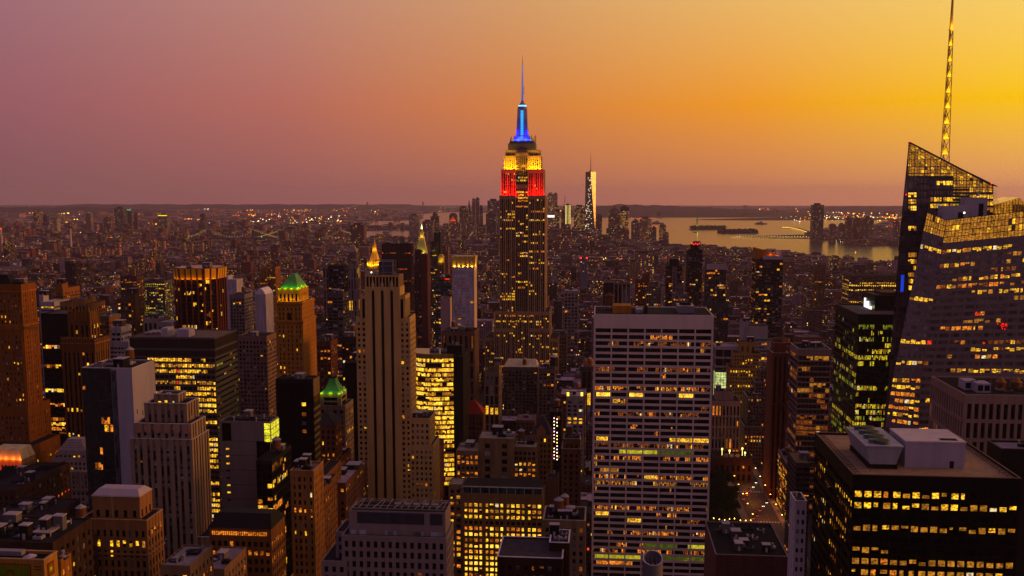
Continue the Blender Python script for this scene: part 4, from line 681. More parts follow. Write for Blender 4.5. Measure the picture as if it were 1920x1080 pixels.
while x_ < A1.x-.5:
    zt2 = A0.z if x_ < A0.x else A0.z-(x_-A0.x)*(A0.z-A1.z)/(A1.x-A0.x)
    if x_ < A0.x: zt2 = max([zz for zz in np.arange(125, A0.z, 1.0) if ledge(zz) < x_] or [126])
    mb.box(x_, x_+.25, 601.76, 601.99, 120, zt2-.4); x_ += 3.0
mb.build("mullion", wall((84, 74, 82), .4, .15), r)
mb = MB(); mb.bar(A0, A1, .9); mb.bar(A0, L1, .5); mb.bar(BKX(A0), BKX(A1), .9); mb.build("crown_edge", wall((60, 52, 56), .5), r)
put_windows(r, wins+wr+cw, 100)
mb = MB(); q0, q1, q2, q3 = P(1864, 384, 612), P(1912, 370, 612), P(1925, 386, 612), P(1925, 402, 612); q4 = P(1863, 404, 612); tw = []
mb.poly([q4, q3, q2, q1, q0]); mb.poly([Vector((p.x, 638, p.z)) for p in (q4, q0, q1, q2, q3)]); mb.poly([q0, q1, Vector((q1.x, 638, q1.z)), Vector((q0.x, 638, q0.z))]); mb.poly([q1, q2, Vector((q2.x, 638, q2.z)), Vector((q1.x, 638, q1.z))]); mb.build("side_crown", LIT['A'], r)
mb = MB()
for k in range(9): u = 1865+k*5.6; t_ = 384-(u-1864)*.28; mb.bar(P(u, 402, 611.6), P(u, t_, 611.6), .22)
for k in range(4): mb.bar(P(1864, 386+k*5, 611.6), P(1920, 383+k*5.2, 611.6), .22)
mb.build("crown_mullion", wall((70, 56, 46), .5), r)
zr = f0.z-tz
for u0, u1, v0, v1, Y, dd in ((1768, 1816, 386, 402, 566, 8), (1813, 1852, 370, 401, 574, 10)):
    a, b_ = P(u0, v0, Y), P(u1, v0, Y); mb = MB(); mb.box(a.x, b_.x, Y, Y+dd, zr, a.z); mb.box(a.x+.6*(b_.x-a.x), a.x+.82*(b_.x-a.x), Y-.1, Y, zr+6, a.z-3.5, 1); mb.build("plant_room", [LAV, DARK], r)
mb = MB(); mb.bar(P(1834, 368, 575), P(1833, 362, 575), .8); mb.bar(P(1833, 362, 575), P(1837, 359, 575), 1.2); mb.build("window_cleaning_rig", PALE, r)
p = P(1808, 399, 560); mb = MB(); mb.cyl(p.x, p.y, .4, p.z-.4, p.z+.4, 8); mb.build("roof_lamp", glow((255, 240, 200), 5), r)
for u, v, c in ((1705, 266, (255, 60, 20)), (1859, 345, (255, 60, 20)), (1699, 366, (255, 20, 20))): p = P(u, v, 601.5); mb = MB(); mb.cyl(p.x, p.y, .35, p.z, p.z+.8, 8); mb.build("beacon", glow(c, 3), r)
mb = MB(); a = P(1691, 525, 601.4); mb.box(a.x-.5, a.x+1.2, 601.2, 601.6, a.z-7, a.z+3); mb.build("blue_screen", glow((20, 70, 230), .7), r)
mb = MB(); a = P(1881, 610, 544.5)
for k in range(14): X, z = a.x+rng.gauss(0, 1.1), a.z+rng.gauss(0, 1.0); mb.box(X, X+.45, 544.3, 544.5, z, z+.45)
mb.build("red_light", glow((255, 20, 10), 1.8), r)
# spire: a tapering triangular lattice with pale inner panels, lit from below
sx = P(1770.5, 298, 608).x; sz0 = P(1770, 300, 608).z-6; sz1 = P(1779, 57, 608).z; sp, pn = MB(), MB(); nl = 9
def tri(z): h = 2.5*(1-(z-sz0)/(sz1-sz0))+.95*(z-sz0)/(sz1-sz0); return [Vector((sx-h, 608-h*.5, z)), Vector((sx+h, 608-h*.5, z)), Vector((sx, 608+h, z))]
for k in range(nl):
    z, z2 = sz0+(sz1-sz0)*k/nl, sz0+(sz1-sz0)*(k+1)/nl; a, b_ = tri(z), tri(z2)
    for i in range(3): sp.bar(a[i], b_[i], .42); sp.bar(b_[i], b_[(i+1) % 3], .34); sp.bar(a[i], b_[(i+1) % 3], .3)
    c0_ = sum(a, Vector())/3; hw_ = (a[1].x-a[0].x)*.42; mb_ = (z2-z)
    pn.frus((sx-hw_, sx+hw_, 608-.5, 608+.5), z+.3, (sx-.35, sx+.35, 608-.3, 608+.3), z+mb_*.62)
    lamp((sx+.5, 608-3.4, z+1), (255, 205, 40), 1500, .3)
sp.build("spire_lattice", wall((96, 74, 52), .5), r); pn.build("spire_panel", wall((200, 170, 110), .6), r)
mb = MB(); mb.cyl(sx, 608, 1.0, sz1, sz1+8, 10, 0, .8); mb.cyl(sx, 608, .8, sz1+8, sz1+46, 10, 0, .2); mb.cyl(sx, 608, 1.3, sz1-.2, sz1+.8, 10); mb.build("spire_pole", wall((190, 150, 90), .5), r); lamp((sx+.3, 604.5, sz1+1.6), (255, 200, 40), 1500, .3)
FOOT.append((140, 260, 540, 645)); OCC.append((1680, 1990, 400, 1080, 545)); OCC.append((1690, 1862, 330, 900, 602)); LAND.append((1790, 550, "faceted crystal tower", 545))
# dark green glass tower with the white lit sign
SV = sty(bay=4.6, fl=3.95, pw=.1, sh=.28, dep=.25, pd=.8, sd=1, rowp=.5, hi=.85, lo=.16, mix='YYYG', keep=.62, top=6, sub=5); GG = glass((8, 20, 19), .08, .5)
LIT['Y'], keepY = lit((225, 192, 40), .85), LIT['Y']
r, R_ = tower("green_glass_tower", "dark green glass tower with yellow lit floors and a white glowing sign", [(1641, 1720, 554, 668, 32, sty(bay=4.6, fl=9, pw=.06, sh=.1, dep=.2, lo=.02, rowp=0, mix='G')), (1610, 1720, 590, 640, 62)], wall((14, 34, 32), .35, .15), SV, GG, wall((70, 60, 66)), 0, 65, "green glass tower with white sign", side=dict(SV, rowp=.25, hi=.6, lo=.1, mix='GGY', keep=.4), cope=wall((110, 84, 64)), limit=100)
LIT['Y'] = keepY; x0, x1, y0, y1, z1 = R_[0]; mb = MB(); yc = (y0+y1)/2
def stroke(pts, w_): 
    for a, b_ in zip(pts, pts[1:]): mb.bar((x0-.5, y1-4.0-a[0], z1-4-a[1]), (x0-.5, y1-4.0-b_[0], z1-4-b_[1]), w_, 0, .5)
stroke([(5.5, 0), (5.5, 8.8)], 3.0); stroke([(9, 8.8), (11, 2.6), (13.5, 1.6), (15.5, 8.0)], 2.6); stroke([(11, 6.6), (14, 6.6)], 2.2); stroke([(17.6, 4.6), (20.6, 4.6), (20.6, 9.2), (17.6, 9.2), (17.6, 4.6)], 2.4)
mb.build("lit_sign", glow((255, 250, 250), 1.6), r)
mb = MB(); mb.box(x0+6, x1-8, y0+6, y1-6, z1-.6, z1+1.4); mb.build("plant_room", wall((70, 36, 26)), r)
# street-side group beyond
tower("banded_block", "glass corner block ringed by pale floor bands with orange sunset in its windows", [(1497, 1559, 655, 800, 34)], wall((120, 100, 98), .6, .15), sty(bay=3.2, fl=4.35, pw=.06, sh=.26, dep=.4, pd=.3, sd=1, rowp=.5, hi=.5, lo=.22, mix='DAD', keep=.8, top=5), glass((34, 24, 22), .1, .6), TAR, 8, 66, "glass block with pale bands", cope=wall((150, 136, 140)))
r, R_ = tower("rust_tower", "dark rust brown slab tower with an octagonal crown beside the pale banded glass block", [(1452, 1474, 643, 846, 16, BLANK), (1449, 1478.5, 662, 840, 30)], wall((92, 46, 32), .8), sty(bay=4.5, fl=40, pw=.55, sh=.02, dep=.6, lo=0, rowp=0), GB, DARK, 0, 67, "rust brown slab tower", side=BLANK, cope=wall((150, 130, 130)))
x0, x1, y0, y1, z1 = R_[0]; mb = MB(); mb.cyl((x0+x1)/2+2, y0+8, 7.5, z1-.5, z1+3, 8); mb.cyl((x0+x1)/2+2, y0+8, 6.9, z1+3, z1+3.1, 8, 1); mb.build("octagonal_crown", [wall((96, 48, 34)), DARK], r)
tower("corner_building", "low glass corner building with a lavender roof and lit floors facing the avenue", [(1477.6, 1496, 871, 788, 46)], wall((84, 70, 66), .5), sty(bay=3.5, fl=4.2, pw=.12, sh=.3, dep=.3, rowp=.7, hi=.7, lo=.25, mix='OAOY', keep=.6, top=2), GB, wall((120, 106, 122)), 3, 68, "glass corner building on the avenue", cope=wall((150, 136, 146)))
tower("grey_slab", "dim grey slab between the glass corner building and the black tower", [(1492, 1520, 868, 660, 30)], wall((74, 58, 56)), sty(bay=6, fl=3.8, pw=.08, sh=.5, dep=.3, lo=.05, mix='O'), GB, wall((120, 98, 70)), 2, 69, "dim grey slab")
tower("teal_block", "pale block with teal window bands and a big blank white crown", [(1404, 1440, 612, 1080, 24, None), (1440, 1460, 640, 1084, 24), (1394, 1404, 603, 1082, 28, BLANK)], wall((128, 122, 126), .7), sty(bay=3, fl=4.0, pw=.04, sh=.42, dep=.3, sd=1, pd=.4, rowp=.2, hi=.8, lo=.05, mix='YO', keep=.8, pale=.4, top=13), glass((40, 66, 68), .15, .6), TAR, 3, 70, "pale block with teal bands")
tower("stepped_tower", "tan stepped tower with cascading setbacks and a blank square top", [(1387, 1418, 641, 1012, 12, sty(bay=6, fl=7, pw=.7, sh=.5, dep=.3, lo=.1, rowp=0, mix='Y')), (1376, 1428, 662, 1008, 20), (1368, 1433, 690, 1004, 30), (1360, 1440, 740, 1000, 40)], wall((136, 102, 68), .85, .3), sty(bay=2.7, fl=3.6, pw=.5, sh=.42, dep=.35, rowp=.12, hi=.6, lo=.07, mix='YYO', pale=.1, top=2), GB, TAR, 2, 71, "tan stepped tower", tops=[1, 2])
tower("stepped_block", "dark grey stepped block with pale terrace edges before the tan stepped tower", [(1426, 1443, 693, 964, 14), (1416, 1445, 716, 960, 18), (1402, 1445, 745, 956, 30), (1396, 1445, 800, 950, 40)], wall((82, 68, 66), .85), sty(bay=2.6, fl=3.5, pw=.5, sh=.42, dep=.35, rowp=.15, hi=.6, lo=.1, mix='YO', pale=.1, top=1.4), GB, TAR, 2, 72, "dark stepped block", cope=wall((130, 118, 122)), tops=[2])
r, R_ = tower("fluted_block", "pale fluted stone block with dark plant floor next to the white seven-bay slab", [(1342, 1376, 734, 931, 16, BLANK), (1334, 1389, 752, 925, 30)], wall((140, 118, 108)), sty(bay=3.4, fl=11, pw=.5, sh=.16, dep=.5, rowp=.1, lo=.06, mix='O', top=4), GB, TAR, 3, 73, "pale fluted stone block")
tower("atrium_building", "glass atrium glowing pale green between the white slab and the fluted block", [(1341, 1362.5, 697, 975, 14)], wall((70, 74, 60), .5), sty(bay=2.6, fl=2.7, pw=.12, sh=.12, dep=.2, rowp=1, hi=1, lo=1, bl=0, mix='V', keep=.9, top=.5), GB, DARK, 0, 74, "glowing pale green atrium", limit=60)
tower("white_roofed_block", "low block with a pale fenced flat roof behind the atrium", [(1342, 1386, 650, 1100, 30)], wall((150, 136, 144)), sty(bay=8, fl=10, pw=.05, sh=.2, dep=.2, lo=.05, rowp=0), GB, wall((120, 110, 122)), 4, 75, "low block with pale fenced roof", cope=WHITE)
tower("black_roofed_block", "wide dark block with copper vents and textured red brown parapet near the bottom", [(1342, 1478, 1042, 420, 44)], wall((92, 56, 54), .9, .4), sty(bay=1.0, fl=1.0, pw=.4, sh=.4, dep=.25, lo=0, rowp=0, top=.5), glass((40, 22, 22), .6, .2), DARK, 22, 76, "dark block with copper vents", side=BLANK, cope=wall((110, 98, 104)), tank=False)
r, R_ = tower("library_building", "red brown arched library-like building with lit skylights beside the park trees", [(1338, 1412, 858, 890, 22)], wall((66, 42, 34)), sty(bay=4.8, fl=10, pw=.5, sh=.3, dep=.7, lo=.06, rowp=0, mix='D', top=6), GB, DARK, 0, 77, "arched library by the park"); x0, x1, y0, y1, z1 = R_[0]
for k in range(3): mb = MB(); X = x0+9+k*5.2; mb.box(X, X+4.2, y0+1, y0+1.4, z1-.5, z1+3.2); mb.build("skylight", LIT['q'] if k < 2 else LIT['p'], r)
for u, v in ((1354, 842), (1368, 845), (1392, 841), (1397, 849)): p = at(u, v, 900); mb = MB(); mb.cyl(p.x, p.y, .7, p.z-.7, p.z+.7, 8); mb.cyl(p.x, p.y, .15, z1-.6, p.z-.7, 6); mb.build("roof_lamp", glow((255, 225, 110), 4), r)
# open topped round tower at the very bottom
r = thing("round_shaft", "round grey open-topped shaft in front of the white seven-bay slab", "shaft", (0, 0, 0)); p = at(1224, 1046, 230); r.location = (p.x, p.y, 0); ORG[r.name] = (p.x, p.y, 0); rr = 19.6*230/F; mb = MB(); n = 28
def ring(rad, zf): return [(p.x+rad*math.cos(6.2832*i/n), p.y+rad*math.sin(6.2832*i/n), zf(math.sin(6.2832*i/n))) for i in range(n)]
zt_ = lambda s: p.z+s*1.0; o_, i_, ob, ib = ring(rr, zt_), ring(rr*.87, zt_), ring(rr, lambda s: 60), ring(rr*.87, lambda s: p.z-4.0)
for i in range(n):
    j = (i+1) % n; mb.poly([ob[i], ob[j], o_[j], o_[i]]); mb.poly([o_[i], o_[j], i_[j], i_[i]], 1); mb.poly([i_[i], i_[j], ib[j], ib[i]])
mb.build("shaft_wall", [wall((86, 80, 90), .6), wall((160, 150, 168), .6)], r); mb = MB(); mb.cyl(p.x, p.y, rr*.86, p.z-4.2, p.z-1.2, 24, 0, .05); mb.build("cone_roof", wall((150, 98, 62)), r)
mb = MB()
for k in range(12): a = 6.2832*k/12; mb.bar((p.x+rr*.84*math.cos(a), p.y+rr*.84*math.sin(a), p.z-4), (p.x+rr*.84*math.cos(a), p.y+rr*.84*math.sin(a), p.z-.6), .16)
mb.build("inner_rail", ZINC, r); FOOT.append((p.x-4, p.x+4, 226, 234))
# ------------------------------------------------------------------ towers of the middle distance
SM = sty(bay=3.2, fl=3.5, pw=.4, sh=.42, dep=.35, rowp=.08, hi=.5, lo=.14, mix='YOO', pale=.2, top=4)
def mid(name, label, tiers, rgb, st=SM, seed=0, short=None, gl=None, side=None, eq=3, roof=None, cope=None):
    rgb = tuple(c*.86 for c in rgb)
    return tower(name, label, tiers, wall(rgb), dict(SM, **st) if st is not SM else SM, gl or GB, roof, eq, seed, short, side=side, cope=cope, limit=40)
r, R_ = mid("balcony_tower", "dark apartment tower with balconies and slanted copper coloured top", [(1426, 1465, 484, 1252, 20), (1418.5, 1468.6, 486, 1250, 34)], (52, 44, 42), dict(rowp=.0, lo=.2, pw=.1, sh=.4, sd=1, pale=.25, bay=3.6), 80, "dark balcony tower", eq=0)
x0, x1, y0, y1, z1 = R_[1]; mb = MB(); k = at(1418, 466, 1250).z-z1; mb.prism([(x0, y0+.4), (x0+3, y0+.4), (x0+3, y1), (x0, y1)], z1-.5, z1+k); mb.poly([(x0+3, y0+6, z1-.6), (x1-4, y0+6, z1-.6), (x1-4, y0+6, z1+4.5), (x0+3, y0+6, z1+k)]); mb.hexa([(x0+3, y0+6.3, z1-.6), (x1-4, y0+6.3, z1-.6), (x1-4, y0+7, z1-.6), (x0+3, y0+7, z1-.6), (x0+3, y0+6.3, z1+k), (x1-4, y0+6.3, z1+4.5), (x1-4, y0+7, z1+4.5), (x0+3, y0+7, z1+k)]); mb.build("slanted_screen", wall((150, 96, 50)), r)
mb = MB(); mb.box(x0+8, x1-.5, y0-.2, y0+3, z1-.3, z1+4); mb.box(x1-8, x1-1, y0+8, y0+14, z1, z1+11); mb.build("penthouse", LAV, r); lamp((x0+18, y0+4, z1+5), (255, 150, 40), 700, .5); lamp((x0+26, y0+4, z1+4.5), (255, 150, 40), 500, .5)
r, R_ = mid("dark_tower", "tall dark green black tower with red beacon lamps on its stepped head", [(1296, 1312, 458, 1606, 14), (1290, 1317.5, 469, 1600, 26)], (36, 30, 36), dict(rowp=.0, lo=.05, pw=.1, sh=.45, sd=1), 81, "dark tower with red beacons")
for k in range(5): p = at(1297+k*3.6, 457+k % 2*1.5, 1604); mb = MB(); mb.cyl(p.x, p.y, .8, p.z-.6, p.z+1.2, 8); mb.build("beacon", glow((255, 40, 20), 3), r)
r, R_ = mid("dark_tower", "black stepped tower with a pale window strip down its middle", [(1256, 1273, 486, 1512, 12, BLANK), (1250, 1279.5, 499, 1500, 24)], (30, 26, 30), dict(rowp=0, lo=.06, pw=.2), 82, "black tower with pale strip"); x0, x1, y0, y1, z1 = R_[1]; mb = MB(); mb.box((x0+x1)/2-3, (x0+x1)/2+3.4, y0-.5, y0-.1, 60, z1-1); mb.build("pale_strip", wall((120, 100, 104)), r); mb = MB()
for k in range(30):
    for s in (-1.9, .3): mb.box((x0+x1)/2+s, (x0+x1)/2+s+1.9, y0-.6, y0-.5, z1-4-k*3.4, z1-2-k*3.4)
mb.build("strip_window", GB, r)
mid("glass_tower", "grey glass tower with a broad blank white top band", [(1325, 1362, 495, 1450, 22), (1322, 1366, 568, 1446, 30)], (58, 56, 66), dict(rowp=.0, lo=.16, top=8, pw=.12, sh=.25, pale=.15), 83, "glass tower with white top", gl=glass((30, 30, 36), .1, .6)); x0, x1, y0, y1, z1 = rect(1325, 1362, 495, 1450, 22); mb = MB(); mb.box(x0-.2, x1+.2, y0-.4, y0-.05, z1-8, z1+.5); mb.build("top_band", wall((150, 130, 140)), bpy.data.objects["glass_tower"])
r, R_ = mid("striped_slab", "black slab with white vertical fins behind the white seven-bay slab", [(1151.5, 1182, 532.5, 1300, 22), (1131, 1152, 530, 1306, 16, dict(BLANK))], (30, 24, 28), dict(bay=5.4, fl=50, pw=.02, sh=.01, lo=0, rowp=0), 84, "black slab with white fins", cope=wall((150, 130, 130))); x0, x1, y0, y1, z1 = R_[0]; mb = MB()
for k in range(5): X = x0+k*(x1-x0)/4; mb.box(X-.35, X+.35, y0-.7, y0-.1, 50, z1)
mb.build("white_fin", wall((170, 146, 140)), r)
mid("long_office", "wide low office block with two long rows of bright yellow windows near the river", [(1592, 1690, 516, 1900, 50)], (84, 62, 60), dict(rowp=.4, hi=.85, lo=.12, mix='YYZ', keep=.85, fl=4.4, bay=4), 85, "wide yellow lit office")
mid("apartment_tower", "plain tan apartment slab near the river beside the wide yellow lit office", [(1529, 1548, 497, 2000, 24)], (120, 84, 62), dict(lo=.03, rowp=0), 86, "plain tan apartment slab")
mid("bell_tower", "grey tower with small lantern top beyond the grey bell-roofed block", [(651, 668, 472, 2406, 22), (647, 671, 512, 2400, 30)], (110, 92, 92), dict(lo=.05, rowp=0), 87, "grey lantern-topped tower"); x0, x1, y0, y1, z1 = rect(651, 668, 472, 2406, 22); mb = MB(); mb.frus((x0, x1, y0, y1), z1, ((x0+x1)/2-5, (x0+x1)/2+5, (y0+y1)/2-5, (y0+y1)/2+5), z1+14); mb.cyl((x0+x1)/2, (y0+y1)/2, 4, z1+14, z1+22, 8, 0, .5); mb.build("lantern_roof", wall((128, 112, 110)), bpy.data.objects["bell_tower"])
# gilded pyramid tower
r, R_ = mid("gold_pyramid_tower", "stone tower crowned by a glowing gold pyramid spire", [(686, 713, 499, 1870, 30)], (130, 104, 76), dict(lo=.1, bot=0), 88, "glowing gold pyramid", eq=0); x0, x1, y0, y1, z1 = R_[0]; cx_, cy_ = (x0+x1)/2, (y0+y1)/2; mb = MB(); mb.cyl(cx_, cy_, 13.4, z1, z1+4, 8); mb.cyl(cx_, cy_, 12.2, z1+4, z1+31, 8, 0, 4.0); mb.cyl(cx_, cy_, 4.4, z1+31, z1+38, 8, 0, 3.2); mb.cyl(cx_, cy_, 3.0, z1+38, z1+44, 8, 0, 2.0); mb.cyl(cx_, cy_, 1.6, z1+44, z1+54, 8, 0, .1)
for k in range(8): a = 6.2832*k/8+.39; mb.cyl(cx_+14*math.cos(a), cy_+14*math.sin(a), 1.2, z1, z1+5, 6); mb.cyl(cx_+14*math.cos(a), cy_+14*math.sin(a), 1.2, z1+5, z1+8, 6, 0, .1)
mb.build("gilded_roof", wall((214, 170, 84), .45, .15), r)
for k in range(9): a = 3.4+k*.34; lamp((cx_+17.0*math.cos(a), cy_+17.0*math.sin(a), z1+2), (255, 196, 44), 5200, .6)
for k in range(3): a = 4.0+k*.7; lamp((cx_+6.5*math.cos(a), cy_+6.5*math.sin(a), z1+32), (255, 190, 40), 900, .4)
# clock tower lantern
r, R_ = mid("clock_tower", "stone campanile with yellow green lit pyramid and glowing lantern tip", [(780, 799, 476, 2100, 22)], (120, 104, 84), dict(lo=.05), 89, "lit lantern clock tower", eq=0); x0, x1, y0, y1, z1 = R_[0]; cx_, cy_ = (x0+x1)/2, (y0+y1)/2; mb = MB(); mb.frus((x0, x1, y0, y1), z1, (cx_-5.6, cx_+5.6, cy_-5.6, cy_+5.6), z1+33); mb.cyl(cx_, cy_, 6.6, z1+33, z1+35.5, 8); mb.cyl(cx_, cy_, 4.0, z1+35.5, z1+44, 8); mb.cyl(cx_, cy_, 5.6, z1+44, z1+46, 8); mb.cyl(cx_, cy_, 3.8, z1+46, z1+53, 8, 0, 1.6); mb.build("campanile_roof", wall((176, 164, 120), .6), r)
mb = MB(); mb.cyl(cx_, cy_, 2.0, z1+53, z1+58, 8, 0, 1.4); mb.cyl(cx_, cy_, 1.3, z1+58, z1+63, 8, 0, .2); mb.build("lantern", glow((255, 235, 150), 3), r)
for X in (-9, -3, 3, 9): lamp((cx_+X, y0-5, z1+2), (225, 225, 60), 2300, .5)
for k in range(4): a = 3.6+k*.75; lamp((cx_+8*math.cos(a), cy_+8*math.sin(a), z1+37), (255, 215, 50), 1100, .4)
mid("dark_slab", "wide dark red glass slab with glowing lower row beside the gold pyramid", [(715, 770, 457, 1700, 24)], (40, 22, 22), dict(lo=.02, rowp=.06, hi=.6, mix='DR', pw=.1, sh=.4, sd=1, pale=.0), 90, "wide dark red slab", gl=glass((26, 10, 8), .15, .5))
mid("brown_tower", "slender dark red brown tower with red beacons before the lit lantern clock tower", [(777.5, 789, 469, 1506, 14), (776, 790, 498, 1503, 20)], (70, 34, 28), dict(lo=.05, rowp=0), 91, "slender red brown tower"); mid("brown_tower", "slender maroon slab with one golden lit edge before the lit lantern clock tower", [(789.5, 801, 477, 1500, 24)], (82, 34, 28), dict(lo=.01, rowp=0, blank=True), 92, "slender maroon slab")
mid("needle_tower", "slender black glass tower above a teal banded lower block", [(813, 825.5, 436, 2160, 20, dict(BLANK)), (807, 820, 453, 2150, 26)], (40, 36, 40), dict(lo=.1, rowp=.1, mix='GY', pw=.05, sh=.45, sd=1), 93, "slender black glass tower", gl=glass((36, 44, 42), .15, .6))
r, R_ = mid("lit_cupola_tower", "brick tower with a yellow floodlit cupola", [(820, 832, 492, 1600, 14)], (110, 76, 56), dict(lo=.15), 94, "yellow floodlit cupola", eq=0); x0, x1, y0, y1, z1 = R_[0]; mb = MB(); mb.box(x0+1.2, x1-1.2, y0+1.2, y1-1.2, z1-1, z1+8); mb.frus((x0+.6, x1-.6, y0+.6, y1-.6), z1+8, (x0+3, x1-3, y0+3, y1-3), z1+13); mb.build("cupola", wall((180, 160, 90)), r); lamp((x0+5, y0-2, z1+1), (255, 220, 60), 900, .4); lamp((x0+9, y0-2, z1+5), (255, 220, 60), 700, .4)
mid("tan_tower", "tan stepped tower behind the yellow floodlit cupola", [(829, 836, 460, 2302, 14), (825, 840, 470, 2300, 24)], (140, 92, 70), dict(lo=.03, rowp=0), 95, "tan stepped tower behind the cupola")
